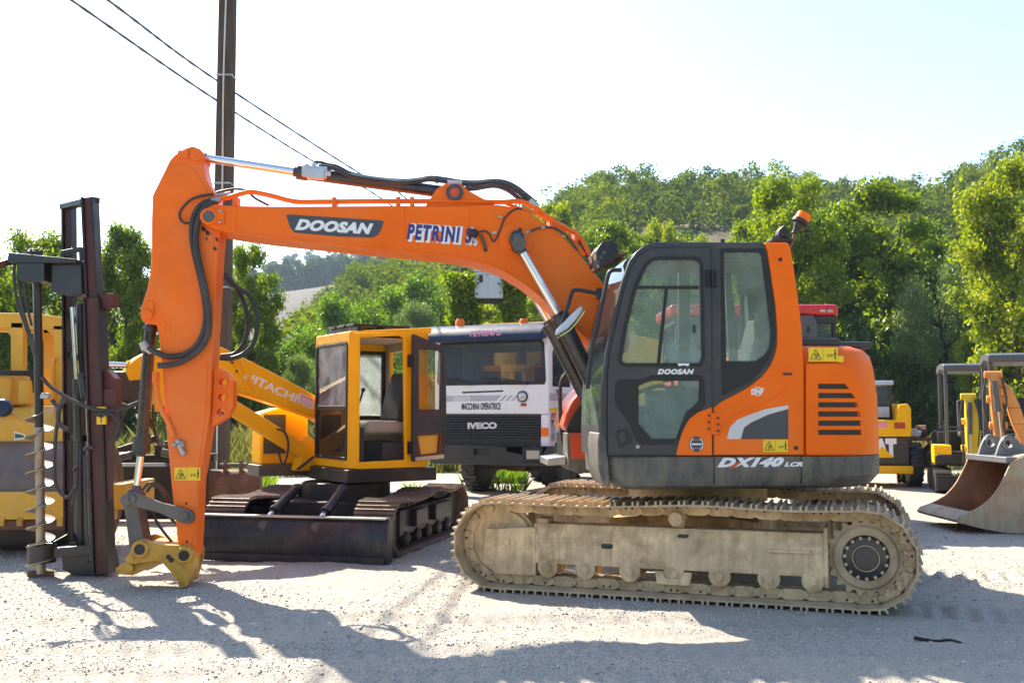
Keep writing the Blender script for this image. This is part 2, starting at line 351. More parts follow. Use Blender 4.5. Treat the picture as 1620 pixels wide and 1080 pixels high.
M['truck_blue'] = mat('navy_truck_paint', (0.007, 0.020, 0.060), 0.42, var=0.1, coat=0.0, spec=0.35)
M['grille'] = mat('black_grille_plastic', (0.017, 0.017, 0.02), 0.5, var=0.15)
M['tractor_red'] = mat('red_tractor_paint', (0.58, 0.018, 0.02), 0.3, var=0.06, coat=0.35)
M['drum'] = mat('brown_drum_steel', (0.17, 0.125, 0.105), 0.55, metal=0.4, var=0.2, bump=0.08, dirt=(0.24, 0.16, 0.11), dlo=0.45, dhi=0.7, damt=0.7)
M['auger'] = mat('scoured_auger_steel', (0.36, 0.32, 0.26), 0.36, metal=0.6, var=0.25, bump=0.1, dirt=(0.24, 0.16, 0.09), dlo=0.45, dhi=0.7, damt=0.8)
M['pole'] = mat('weathered_brown_pole', (0.105, 0.075, 0.055), 0.85, var=0.2, scale=2, bump=0.25, bscale=25, streak=(0.07, 0.05, 0.04), spec=0.2)
M['cable'] = mat('grey_cable_sheath', (0.10, 0.125, 0.13), 0.5, var=0.1)
M['cable_white'] = mat('pale_cable_sheath', (0.62, 0.60, 0.58), 0.5, var=0.1)
M['zinc'] = mat('grey_zinc_box', (0.50, 0.55, 0.62), 0.45, metal=0.15, var=0.1, dirt=(0.25, 0.23, 0.2), dlo=0.5, dhi=0.8, damt=0.5)
M['bark'] = mat('grey_brown_bark', (0.085, 0.066, 0.048), 0.9, var=0.3, scale=6, bump=0.5, bscale=20, spec=0.15)
M['bark_dark'] = mat('dark_bark', (0.035, 0.028, 0.022), 0.9, var=0.3, scale=6, bump=0.5, bscale=20, spec=0.15)

# ------------------------------------------------------------------ the land: one sheet to the horizon
def vnoise(x, y, seed=0):
    xi, yi = np.floor(x).astype(np.int64), np.floor(y).astype(np.int64); fx, fy = x - xi, y - yi
    def h(a, b):
        n = (a * 374761393 + b * 668265263 + seed * 974634777) & 0x7fffffff
        n = ((n ^ (n >> 13)) * 1274126177) & 0x7fffffff
        return ((n ^ (n >> 16)) & 0xffff) / 65535.0
    u, v = fx * fx * (3 - 2 * fx), fy * fy * (3 - 2 * fy)
    return (h(xi, yi) * (1 - u) + h(xi + 1, yi) * u) * (1 - v) + (h(xi, yi + 1) * (1 - u) + h(xi + 1, yi + 1) * u) * v
def fbm(x, y, o=4, seed=0):
    s, a, t = 0, 1.0, 0
    for k in range(o): s = s + a * vnoise(x * 2 ** k + 7.3 * k, y * 2 ** k - 3.1 * k, seed + k); t += a; a *= 0.5
    return s / t
def sst(t): t = np.clip(t, 0, 1); return t * t * (3 - 2 * t)
R1X = [-900, 100, 300, 430, 480, 520, 564, 600, 640, 700, 770, 840, 900, 960, 1000, 1060, 1140, 1200, 1280, 1400, 1480, 1560, 1620, 1800, 2600]
R1Y = [640, 632, 622, 600, 565, 530, 490, 480, 470, 465, 430, 388, 366, 345, 344, 352, 346, 349, 360, 372, 384, 362, 345, 315, 310]
R2X = [-900, 100, 300, 400, 450, 560, 700, 2600]; R2Y = [540, 510, 492, 478, 468, 452, 440, 400]
R3X = [-900, 300, 450, 500, 560, 620, 720, 2600]; R3Y = [560, 470, 428, 416, 404, 407, 402, 400]
TT = Frame(1.68, 9.39, -19)
def land(X, Y, near=False):
    X, Y = np.asarray(X, float), np.asarray(Y, float)
    r = np.hypot(X, Y); px = np.clip(810 + FOC * X / np.maximum(Y, 0.35 * r + 1e-6), -900, 2600)
    e = lambda a, b: (650 - np.interp(px, a, b)) / FOC
    z1 = (e(R1X, R1Y) * 210 + EYE) * sst((r - 50) / 160) * (1 - 0.4 * sst((r - 210) / 170))
    z2 = (e(R2X, R2Y) * 470 + EYE) * sst((r - 250) / 220) * (1 - 0.3 * sst((r - 470) / 300))
    z3 = (e(R3X, R3Y) * 900 + EYE) * sst((r - 600) / 300)
    z = np.maximum(np.maximum(z1, z2), z3) + (fbm(X / 23, Y / 23, 3, 5) - 0.5) * 2.2 * sst((r - 55) / 80)
    z = z + (fbm(X / 3.0, Y / 3.0, 3, 9) - 0.5) * 0.5 * sst((r - 26) / 10)
    if near:
        d = (fbm(X * 0.9, Y * 0.9, 3, 2) - 0.5) * 0.05 + (fbm(X * 5, Y * 5, 3, 3) - 0.5) * 0.022 + (vnoise(X * 21, Y * 21, 4) - 0.5) * 0.012
        a, b = math.cos(TT.yaw), math.sin(TT.yaw)                       # prints the crawler left behind the machine
        lx = (X - TT.o.x) * a + (Y - TT.o.y) * b; ly = -(X - TT.o.x) * b + (Y - TT.o.y) * a
        m = sst((lx - 1.7) / 0.15) * np.maximum(1 - sst((np.abs(ly + 1.0) - 0.27) / 0.08), 1 - sst((np.abs(ly - 1.0) - 0.27) / 0.08))
        d = d + m * (0.026 * np.sin(lx * 2 * np.pi / 0.17) - 0.015)
        for y0, w in ((5.85, 0.13), (6.45, 0.11), (7.35, 0.12)):                       # wheel ruts crossing the yard
            q = Y + 0.05 * X - y0 - 0.10 * np.sin(X * 0.6 + y0)
            d = d - (0.028 + 0.012 * np.sin(X * 2 * np.pi / 0.16 + q * 14)) * np.exp(-(q / w) ** 2) * (0.4 + 0.9 * fbm(X * 0.7, Y * 0.7 + y0, 2, 8)) + 0.02 * np.exp(-((np.abs(q) - 2 * w) / w) ** 2)
        z = z + d * (1 - sst((r - 14) / 20))
        und = 1 - sst((np.abs(lx) - 1.7) / 0.25)                         # flat where the tracks stand
        z = np.where(r < 14, z * (1 - und * (1 - sst((np.abs(ly) - 1.35) / 0.2))), z)
    return z
def zland(x, y): return float(land(np.array([x]), np.array([y]))[0])

def make_ground():
    ang = np.concatenate([np.arange(-180, -40, 5.0), np.arange(-40, 40.01, 0.22), np.arange(45, 180, 5.0)])
    rr = [0.0, 0.8, 1.5]
    while rr[-1] < 14: rr.append(rr[-1] * 1.0052 + 0.002)
    while rr[-1] < 3200: rr.append(rr[-1] * 1.013)
    rr = np.array(rr[1:]); na, nr = len(ang), len(rr)
    A, R = np.meshgrid(np.radians(ang), rr); X, Y = (R * np.sin(A)).ravel(), (R * np.cos(A)).ravel()
    Z = land(X, Y, True)
    V = np.column_stack([X, Y, Z]); V = np.vstack([V, [[0, 0, 0]]])
    i = np.arange(nr - 1)[:, None] * na; j = np.arange(na)[None, :]; j2 = (j + 1) % na
    F = np.stack([i + j, i + j2, i + na + j2, i + na + j], -1).reshape(-1, 4)[:, ::-1]
    k = np.arange(na); T = np.column_stack([np.full(na, len(V) - 1), (k + 1) % na, k])[:, ::-1]
    me = bpy.data.meshes.new("ground")
    me.vertices.add(len(V)); me.vertices.foreach_set("co", V.ravel())
    nl = F.size + T.size; me.loops.add(nl); me.loops.foreach_set("vertex_index", np.concatenate([F.ravel(), T.ravel()]))
    me.polygons.add(len(F) + len(T))
    me.polygons.foreach_set("loop_start", np.concatenate([np.arange(len(F)) * 4, F.size + np.arange(len(T)) * 3]))
    me.update(); me.validate()
    me.polygons.foreach_set("use_smooth", np.ones(len(me.polygons), bool))
    X, Y = V[:, 0], V[:, 1]; r = np.hypot(X, Y); px = 810 + FOC * X / np.maximum(Y, 0.35 * r + 1e-6)
    edge = 25 + 3.5 * (fbm(X / 4, Y / 4, 3, 11) - 0.5) * 2 - 2.5 * sst((500 - px) / 300) + 2 * sst((px - 1250) / 150)
    cover = sst((r - edge) / 1.6)
    fieldm = sst((r - 265) / 25) * (1 - sst((r - 455) / 15)) * sst((px - 340) / 30) * (1 - sst((px - 640) / 60))
    scrub = sst((px - 940) / 60) * (1 - sst((px - 1230) / 60)) * sst((r - 95) / 30)
    for nm, a in (("cover", cover), ("field", fieldm), ("scrub", scrub)):
        at_ = me.attributes.new(nm, 'FLOAT', 'POINT'); at_.data.foreach_set("value", a.astype(np.float32))
    o = bpy.data.objects.new("ground", me); col.objects.link(o); o['kind'] = 'structure'
    o['label'] = 'pale gravel yard running back to grass, a ploughed field and hills'
    m = bpy.data.materials.new("gravel_and_grass"); nt, n, l, b = NT(m)
    tc = n.new("ShaderNodeTexCoord").outputs["Object"]
    def vor(scale, out="Distance", feat='F1'):
        v = n.new("ShaderNodeTexVoronoi"); v.inputs["Scale"].default_value = scale; v.feature = feat; l.new(tc, v.inputs["Vector"]); return v.outputs[out]
    def att(nm): a = n.new("ShaderNodeAttribute"); a.attribute_name = nm; return a.outputs["Fac"]
    cell = n.new("ShaderNodeSeparateColor"); l.new(vor(80, "Color"), cell.inputs[0])
    c1 = ramp(n, l, cell.outputs[0], [(0.0, (0.21, 0.188, 0.158)), (0.35, (0.305, 0.275, 0.232)), (0.75, (0.39, 0.355, 0.303)), (1.0, (0.48, 0.455, 0.41))])
    cell2 = n.new("ShaderNodeSeparateColor"); l.new(vor(120, "Color"), cell2.inputs[0])
    c1 = mixc(n, l, 0.4, c1, ramp(n, l, cell2.outputs[1], [(0, (0.21, 0.188, 0.158)), (1, (0.46, 0.422, 0.364))]))
    dust = ramp(n, l, noise(n, l, tc, 0.55, 6, 0.6, 0.5), [(0.42, (0, 0, 0)), (0.62, (0.75,) * 3)])
    c1 = mixc(n, l, dust, c1, (0.39, 0.348, 0.286))
    earth = ramp(n, l, noise(n, l, tc, 1.7, 6, 0.65, 0.3), [(0.55, (0, 0, 0)), (0.75, (0.5,) * 3)])
    c1 = mixc(n, l, earth, c1, (0.25, 0.215, 0.17))
    g1 = ramp(n, l, noise(n, l, tc, 0.9, 8, 0.7), [(0.3, (0.04, 0.06, 0.012)), (0.5, (0.075, 0.095, 0.02)), (0.7, (0.13, 0.12, 0.045))])
    sc = ramp(n, l, noise(n, l, tc, 0.12, 8, 0.7), [(0.35, (0.05, 0.06, 0.02)), (0.5, (0.08, 0.065, 0.028)), (0.68, (0.12, 0.09, 0.05))])
    g1 = mixc(n, l, att("scrub"), g1, sc)
    mp = n.new("ShaderNodeMapping"); mp.inputs["Scale"].default_value = (0.25, 0.06, 1); mp.inputs["Rotation"].default_value = (0, 0, 0.5); l.new(tc, mp.inputs[0])
    fl = ramp(n, l, noise(n, l, mp.outputs[0], 1.0, 8, 0.7), [(0.3, (0.026, 0.019, 0.017)), (0.7, (0.06, 0.044, 0.038))])
    g1 = mixc(n, l, att("field"), g1, fl)
    l.new(mixc(n, l, att("cover"), c1, g1), b.inputs["Base Color"])
    b.inputs["Roughness"].default_value = 0.85; b.inputs["Specular IOR Level"].default_value = 0.25
    b1 = n.new("ShaderNodeBump"); b1.invert = True; b1.inputs["Strength"].default_value = 0.6; b1.inputs["Distance"].default_value = 0.009; l.new(vor(80), b1.inputs["Height"])
    b2 = n.new("ShaderNodeBump"); b2.inputs["Strength"].default_value = 0.5; b2.inputs["Distance"].default_value = 0.006; l.new(noise(n, l, tc, 130, 4, 0.7), b2.inputs["Height"]); l.new(b1.outputs[0], b2.inputs["Normal"])
    l.new(b2.outputs[0], b.inputs["Normal"])
    me.materials.append(m)
make_ground()

def np_mesh(name, V, F, mat_, var=None, smooth=False):
    """F: (n,4) or (n,3) faces"""
    me = bpy.data.meshes.new(name); k = F.shape[1]
    me.vertices.add(len(V)); me.vertices.foreach_set("co", np.ascontiguousarray(V, dtype=np.float32).ravel())
    me.loops.add(F.size); me.loops.foreach_set("vertex_index", np.ascontiguousarray(F, dtype=np.int32).ravel())
    me.polygons.add(len(F)); me.polygons.foreach_set("loop_start", np.arange(len(F), dtype=np.int32) * k)
    me.update()
    if smooth: me.polygons.foreach_set("use_smooth", np.ones(len(F), bool))
    if var is not None:
        a = me.attributes.new("leafvar", 'FLOAT', 'FACE'); a.data.foreach_set("value", var.astype(np.float32))
    me.materials.append(mat_); return me

def loose_stones():
    rng = np.random.default_rng(3); n = 90000
    Y = 5.2 * (14 / 5.2) ** rng.random(n); X = (rng.random(n) * 2 - 1) * (Y * 0.53 + 0.4)
    s = np.clip(rng.lognormal(-5.45, 0.45, n), 0.0025, 0.018) * (0.70 + Y / 16)
    k = fbm(X * 1.3, Y * 1.3, 3, 21) + 0.25 * (rng.random(n) - 0.5) > 0.45
    for y0, w in ((5.85, 0.13), (6.45, 0.11), (7.35, 0.12)): k &= (np.abs(Y + 0.05 * X - y0 - 0.10 * np.sin(X * 0.6 + y0)) > w * 1.1) | (rng.random(n) < 0.25)
    X, Y, s = X[k], Y[k], s[k]; n = len(X)
    Z = land(X, Y, True) + s * 0.25
    base = np.array([(1, 0, 0), (-1, 0, 0), (0, 1, 0), (0, -1, 0), (0, 0, 1), (0, 0, -1)], float)
    f = np.array([(0, 2, 4), (2, 1, 4), (1, 3, 4), (3, 0, 4), (2, 0, 5), (1, 2, 5), (3, 1, 5), (0, 3, 5)])
    V = base[None] * s[:, None, None] * np.array([1, 0.8, 0.6]) * (0.75 + 0.5 * rng.random((n, 6, 1)))
    a = rng.random(n) * 6.283; t = (rng.random(n) - 0.5) * 1.2
    c, d = np.cos(a)[:, None], np.sin(a)[:, None]; ct, dt = np.cos(t)[:, None], np.sin(t)[:, None]
    x, y, z = V[..., 0], V[..., 1], V[..., 2]; y, z = y * ct - z * dt, y * dt + z * ct
    V = np.stack([x * c - y * d + X[:, None], x * d + y * c + Y[:, None], z + Z[:, None]], -1).reshape(-1, 3)
    F = (f[None] + (np.arange(n) * 6)[:, None, None]).reshape(-1, 3)
    m = bpy.data.materials.new("limestone_chips"); nt, nn, l, b = NT(m)
    at_ = nn.new("ShaderNodeAttribute"); at_.attribute_name = "leafvar"
    l.new(ramp(nn, l, at_.outputs["Fac"], [(0, (0.33, 0.30, 0.26)), (0.5, (0.50, 0.46, 0.405)), (1, (0.66, 0.62, 0.56))]), b.inputs["Base Color"])
    b.inputs["Roughness"].default_value = 0.75
    o = bpy.data.objects.new("gravel", np_mesh("gravel", V, F, m, np.repeat(rng.random(n), 8))); col.objects.link(o)
    o['kind'] = 'stuff'; o['label'] = 'loose pale limestone chips strewn over the yard'; o['category'] = 'gravel'
loose_stones()

# ------------------------------------------------------------------ trees and plants
L = {
 'poplar': leafmat('poplar_leaves', (0.085, 0.155, 0.003), (0.25, 0.30, 0.010), 0.52, (1.2, 1.3, 0.3), gloss=0.03),
 'lime': leafmat('acacia_leaves', (0.105, 0.18, 0.010), (0.21, 0.29, 0.022), 0.5, (1.1, 1.3, 0.4), gloss=0.03),
 'yellow': leafmat('yellowing_leaves', (0.145, 0.215, 0.005), (0.33, 0.37, 0.014), 0.54, (1.2, 1.2, 0.35), gloss=0.03),
 'willow': leafmat('willow_leaves', (0.095, 0.145, 0.045), (0.21, 0.265, 0.085), 0.42, (1.1, 1.25, 0.6), gloss=0.05),
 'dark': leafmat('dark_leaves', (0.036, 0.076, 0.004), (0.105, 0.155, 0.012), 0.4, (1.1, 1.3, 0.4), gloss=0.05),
 'hill': leafmat('hillside_leaves', (0.036, 0.080, 0.008), (0.195, 0.225, 0.020), 0.36, (1.1, 1.25, 0.4), gloss=0.0),
 'far': leafmat('haze_blue_leaves', (0.026, 0.055, 0.030), (0.055, 0.085, 0.036), 0.25, gloss=0.0),  # blue in the leaf colour paints part of the distance haze
 'grass': leafmat('meadow_grass', (0.085, 0.13, 0.022), (0.26, 0.23, 0.085), 0.4, (1.2, 1.15, 0.6), gloss=0.02),
 'weed': leafmat('green_weeds', (0.08, 0.17, 0.015), (0.18, 0.28, 0.03), 0.5, gloss=0.03),
}
def quads(P, size, rng, up=0.45, out=None, droop=0.0, asp=0.62):
    n = len(P)
    N = rng.normal(size=(n, 3)); N /= np.linalg.norm(N, axis=1)[:, None]
    N = N + np.array([0, 0, up]) + (0 if out is None else out * 0.5); N /= np.linalg.norm(N, axis=1)[:, None]
    T = np.cross(N, rng.normal(size=(n, 3))); T = T + np.array([0, 0, -droop]); T -= N * (T * N).sum(1)[:, None]; T /= np.linalg.norm(T, axis=1)[:, None] + 1e-9
    B = np.cross(N, T); s = (size * (0.65 + 0.7 * rng.random(n)))[:, None]
    V = np.stack([P - T * s, P + B * s * asp + N * s * 0.12, P + T * s, P - B * s * asp + N * s * 0.12], 1).reshape(-1, 3)
    return V, np.arange(4 * n).reshape(-1, 4)
def crown(rng, h, cb, rx, prof, nc, nl, size, cr=(0.2, 0.34), up=0.45, droop=0.0, flat=0.8, asp=0.62):
    u = np.sort(rng.random(nc)); z = cb + (h - cb) * (0.04 + 0.87 * u)
    env = rx * np.array([prof(t) for t in u]); a = rng.random(nc) * 6.283; q = env * np.sqrt(rng.random(nc)) * 0.88
    C = np.column_stack([np.cos(a) * q, np.sin(a) * q, z]); R = rx * (cr[0] + (cr[1] - cr[0]) * rng.random(nc))
    R = np.minimum(R, np.maximum(0.5 * R, (h - z) + 0.35 * R))
    w = R ** 2; k = rng.choice(nc, nl, p=w / w.sum())
    d = rng.normal(size=(nl, 3)); d /= np.linalg.norm(d, axis=1)[:, None]
    rad = rng.random(nl) ** 0.45 * (1 + 0.22 * rng.normal(size=nl)); P = C[k] + d * (R[k] * rad)[:, None] * np.array([1, 1, flat])
    if droop: P[:, 2] -= droop * R[k] * rng.random(nl) ** 2
    V, F = quads(P, size, rng, up, d, droop, asp)
    var = np.clip(0.5 + 0.22 * rng.normal(size=nl) + 0.16 * rng.normal(size=nc)[k], 0, 1)
    return V, F, var, C
def limbs(rng, h, C, r0, lean=0.0, fork=None, top=0.8, nb=12):
    b = MB(); wob = [(0, 0, -0.3)]
    for t in (0.15, 0.3, 0.5, 0.7, top): wob.append((lean * t * h + rng.normal() * 0.03 * h * t, rng.normal() * 0.03 * h * t, t * h))
    b.tube(wob, r0, 9, r1=r0 * 0.18, n=3)
    P = catmull(wob, 4)
    for c in C[rng.permutation(len(C))[:nb]]:
        zs = max(0.12 * h, min(c[2] - 0.12 * h - 0.18 * math.hypot(c[0], c[1]), top * 0.9 * h)); p = min(P, key=lambda q: abs(q.z - zs))
        r = r0 * 0.42 * (1 - 0.6 * p.z / h); c = Vector(c); m = (p + c) / 2 + Vector((0, 0, -0.04 * h))
        b.tube([p, m, c], r, 6, r1=r * 0.25, n=3)
    return b
PROF = {
 'poplar': lambda t: (0.55 + 0.9 * t) if t < 0.4 else 0.91 + 0.09 * math.sin((t - 0.4) * 5) if t < 0.62 else max(0.42, 1.0 * (1 - ((t - 0.62) / 0.42) ** 2.2)),
 'round': lambda t: max(0.15, math.sqrt(max(0, 1 - (2 * t - 0.9) ** 2 / 1.25))),
 'bush': lambda t: max(0.12, math.sqrt(max(0, 1 - t ** 2.2))),
 'willow': lambda t: max(0.2, math.sqrt(max(0, 1 - (1.5 * t - 0.75) ** 2))),
}
_protos = {}
def proto(kind, seed):
    """a unit plant 10 m tall: (crown mesh, trunk mesh or None)"""
    if (kind, seed) in _protos: return _protos[(kind, seed)]
    rng = np.random.default_rng(seed * 17 + len(kind)); tr = None
    if kind in ('poplar', 'yellow'):
        V, F, v, C = crown(rng, 10, 1.6, 2.7, PROF['poplar'], 84, 29000, 0.088, (0.15, 0.28)); tr = limbs(rng, 10, C, 0.17, rng.normal() * 0.03, nb=16)
        m = L[kind]
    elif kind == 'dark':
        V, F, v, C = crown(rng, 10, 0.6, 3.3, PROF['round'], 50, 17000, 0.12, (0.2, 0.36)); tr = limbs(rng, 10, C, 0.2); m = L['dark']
    elif kind == 'hillround':
        V, F, v, C = crown(rng, 10, 1.2, 3.6, PROF['round'], 40, 8000, 0.19, (0.2, 0.36)); tr = limbs(rng, 10, C, 0.2); m = L['hill']
    elif kind == 'bush':
        V, F, v, C = crown(rng, 10, 0.2, 5.2, PROF['bush'], 50, 20000, 0.135, (0.14, 0.28), up=0.6); tr = limbs(rng, 10, C, 0.16, top=0.5, nb=8); m = L['lime']
    elif kind == 'willowbush':
        V, F, v, C = crown(rng, 10, 0.2, 4.4, PROF['bush'], 48, 20000, 0.115, (0.14, 0.28), up=0.2, asp=0.35); tr = limbs(rng, 10, C, 0.16, top=0.6, nb=8); m = L['willow']
    elif kind == 'willow':
        V, F, v, C = crown(rng, 10, 1.8, 4.4, PROF['willow'], 46, 20000, 0.125, (0.15, 0.27), up=0.1, droop=0.8, asp=0.3); tr = limbs(rng, 10, C, 0.34, -0.22, nb=20); m = L['willow']
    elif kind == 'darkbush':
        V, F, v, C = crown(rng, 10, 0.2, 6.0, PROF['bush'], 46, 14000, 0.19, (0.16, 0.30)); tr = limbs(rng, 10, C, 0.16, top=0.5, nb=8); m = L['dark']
    cm = np_mesh(kind + "_crown", V, F, m, v)
    tb = tr.build("trunk", M['bark_dark' if kind in ('willow',) else 'bark']); tm = tb.data; bpy.data.objects.remove(tb)
    _protos[(kind, seed)] = (cm, tm); return cm, tm
WID = {'poplar': 2.7, 'yellow': 2.7, 'dark': 3.3, 'hillround': 3.6, 'bush': 5.2, 'willowbush': 4.4, 'willow': 4.4, 'darkbush': 6.0}
def tree(name, kind, seed, px, Y, top, half, label, cat='tree', group=None, rz=None):
    X = (px - 810) / FOC * Y; zg = zland(X, Y); h = EYE + (650 - top) / FOC * Y - zg
    o = empty(name, label, cat, (X, Y, zg), (seed * 2.4 + px * 0.37) % 6.28 if rz is None else rz, group)
    w = half / FOC * Y / WID[kind]; o.scale = (w * 1.02, w * 1.02, h / 10)
    cm, tm = proto(kind, seed)
    for nm, me in (("trunk", tm), ("crown", cm)):
        c = bpy.data.objects.new(nm, me); col.objects.link(c); c.parent = o
    return o
GL, GR, GM = 'trees at the left edge of the yard', 'tall trees behind the orange machine', 'bushes across the valley floor'
for a in [
 ('leafy_tree', 'poplar', 1, 55, 34, 350, 79, 'rounded green tree rising behind the yellow roller cab frame', 'tree', GL),
 ('leafy_tree', 'poplar', 2, -45, 31, 372, 79, 'green tree cut off by the left edge of the photo', 'tree', GL),
 ('leafy_tree', 'poplar', 3, 196, 33, 334, 66, 'tall green tree between the drill mast and the orange arm', 'tree', GL),
 ('leafy_tree', 'poplar', 1, 125, 40, 420, 58, 'lower green tree seen between the two posts of the drill mast', 'tree', GL),
 ('leafy_tree', 'poplar', 2, 392, 35, 368, 56, 'sunlit green tree just right of the orange arm under the boom', 'tree', GL),
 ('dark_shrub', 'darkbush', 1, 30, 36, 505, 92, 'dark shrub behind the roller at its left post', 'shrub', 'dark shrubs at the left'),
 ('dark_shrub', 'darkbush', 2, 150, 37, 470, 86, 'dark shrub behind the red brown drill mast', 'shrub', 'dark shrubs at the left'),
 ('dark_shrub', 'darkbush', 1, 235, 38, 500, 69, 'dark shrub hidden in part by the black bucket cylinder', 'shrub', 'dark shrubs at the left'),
 ('lime_bush', 'bush', 1, 372, 40, 522, 67, 'lime green bush nearest the orange arm above the tilted yellow boom', 'bush', GM),
 ('lime_bush', 'bush', 2, 440, 43, 504, 80, 'lime green bush below the ploughed field', 'bush', GM),
 ('lime_bush', 'bush', 1, 520, 54, 466, 85, 'pale green bush right of the ploughed field', 'bush', GM),
 ('lime_bush', 'bush', 2, 600, 60, 440, 91, 'broad pale green bush above the yellow cab roof', 'bush', GM),
 ('grey_willow_bush', 'willowbush', 1, 478, 38, 552, 52, 'small grey green bush at the top edge of the yellow boom', 'bush', GM),
 ('grey_willow_bush', 'willowbush', 2, 660, 52, 470, 65, 'grey green bush between the yellow cab and the ivy posts', 'bush', GM),
 ('grey_willow_bush', 'willowbush', 1, 560, 46, 505, 59, 'low grey green bush directly over the yellow cab', 'bush', GM),
 ('bright_bush', 'yellow', 3, 772, 46, 470, 62, 'bright green bush seen between the two ivy covered posts', 'bush', GM),
 ('bright_bush', 'yellow', 2, 846, 48, 455, 50, 'bright green bush under the bend of the orange boom', 'bush', GM),
 ('young_poplar', 'yellow', 2, 874, 62, 302, 60, 'bright yellow green tree right behind the bend of the orange boom', 'tree', GR),
 ('young_poplar', 'poplar', 3, 972, 60, 326, 56, 'bright green tree above the front of the charcoal cab roof', 'tree', GR),
 ('young_poplar', 'yellow', 1, 1046, 66, 338, 40, 'slim bright green tree above the middle of the charcoal cab roof', 'tree', GR),
 ('young_poplar', 'poplar', 1, 925, 72, 350, 56, 'low green tree in the gap between boom and cab work lamps', 'tree', GR),
 ('tall_poplar', 'poplar', 1, 1250, 42, 262, 97, 'tall light green poplar directly behind the amber beacon', 'tree', GR),
 ('tall_poplar', 'poplar', 2, 1395, 44, 264, 107, 'tall light green poplar right of the beacon above the engine cover', 'tree', GR),
 ('tall_poplar', 'poplar', 3, 1318, 47, 300, 76, 'light green poplar between the two tallest ones', 'tree', GR),
 ('tall_poplar', 'poplar', 1, 1462, 50, 330, 64, 'smaller poplar at the right of the poplar group', 'tree', GR),
 ('yellowing_poplar', 'yellow', 1, 1610, 31, 226, 102, 'yellow green poplar cut off by the right edge of the photo', 'tree', GR),
 ('yellowing_poplar', 'yellow', 3, 1690, 34, 250, 100, 'yellow green poplar just outside the right edge of the photo', 'tree', GR),
 ('willow_tree', 'willow', 1, 1520, 38, 385, 89, 'leaning grey green willow with bare dark limbs behind the mini excavators', 'tree', GR),
 ('willow_tree', 'willow', 2, 1612, 36, 392, 75, 'grey green willow below the yellow poplar at the right edge', 'tree', GR),
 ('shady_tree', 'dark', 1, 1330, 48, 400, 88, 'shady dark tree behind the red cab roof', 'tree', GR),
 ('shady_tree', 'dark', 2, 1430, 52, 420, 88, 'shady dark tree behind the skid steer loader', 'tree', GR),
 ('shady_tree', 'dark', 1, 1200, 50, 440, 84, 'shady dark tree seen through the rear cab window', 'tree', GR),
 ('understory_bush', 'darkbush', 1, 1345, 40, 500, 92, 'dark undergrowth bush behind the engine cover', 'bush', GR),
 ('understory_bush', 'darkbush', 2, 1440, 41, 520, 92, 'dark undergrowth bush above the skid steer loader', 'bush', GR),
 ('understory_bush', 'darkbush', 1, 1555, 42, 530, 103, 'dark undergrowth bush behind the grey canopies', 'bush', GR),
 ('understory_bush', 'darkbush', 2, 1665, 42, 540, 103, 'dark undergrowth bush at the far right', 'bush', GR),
 ('leafy_tree', 'poplar', 3, 5, 37, 392, 70, 'rounded green tree between the left edge and the drill head', 'tree', GL),
 ('leafy_tree', 'poplar', 1, 346, 37, 405, 52, 'lower green tree just behind the brown pole', 'tree', GL),
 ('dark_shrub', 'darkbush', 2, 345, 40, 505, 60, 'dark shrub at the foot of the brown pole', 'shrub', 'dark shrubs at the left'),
 ('lime_bush', 'bush', 1, 655, 66, 432, 84, 'broad pale green bush left of the ivy covered posts', 'bush', GM),
 ('lime_bush', 'bush', 2, 725, 70, 430, 80, 'pale green bush behind the ivy covered posts', 'bush', GM),
 ('lime_bush', 'bush', 1, 800, 64, 440, 80, 'pale green bush below the thick end of the boom', 'bush', GM),
 ('grey_willow_bush', 'willowbush', 2, 410, 36, 560, 40, 'low grey green bush beside the hose loops of the orange arm', 'bush', GM),
 ('young_poplar', 'poplar', 2, 1010, 64, 352, 60, 'green tree low over the charcoal cab roof', 'tree', GR),
 ('young_poplar', 'poplar', 1, 1095, 66, 362, 60, 'green tree over the rear of the charcoal cab roof', 'tree', GR),
 ('tall_poplar', 'poplar', 2, 1190, 52, 330, 62, 'green poplar left of the amber beacon', 'tree', GR),
 ('willow_tree', 'willow', 2, 1450, 42, 430, 70, 'grey green willow left of the leaning one', 'tree', GR),
 ('shady_tree', 'dark', 1, 1520, 54, 400, 90, 'shady dark tree behind the leaning willow', 'tree', GR),
 ('yellowing_poplar', 'yellow', 2, 1560, 36, 330, 56, 'shorter yellow green poplar left of the one at the right edge', 'tree', GR),
]: tree(a[0], a[1], a[2], a[3], a[4], a[5], a[6], a[7], a[8], a[9])

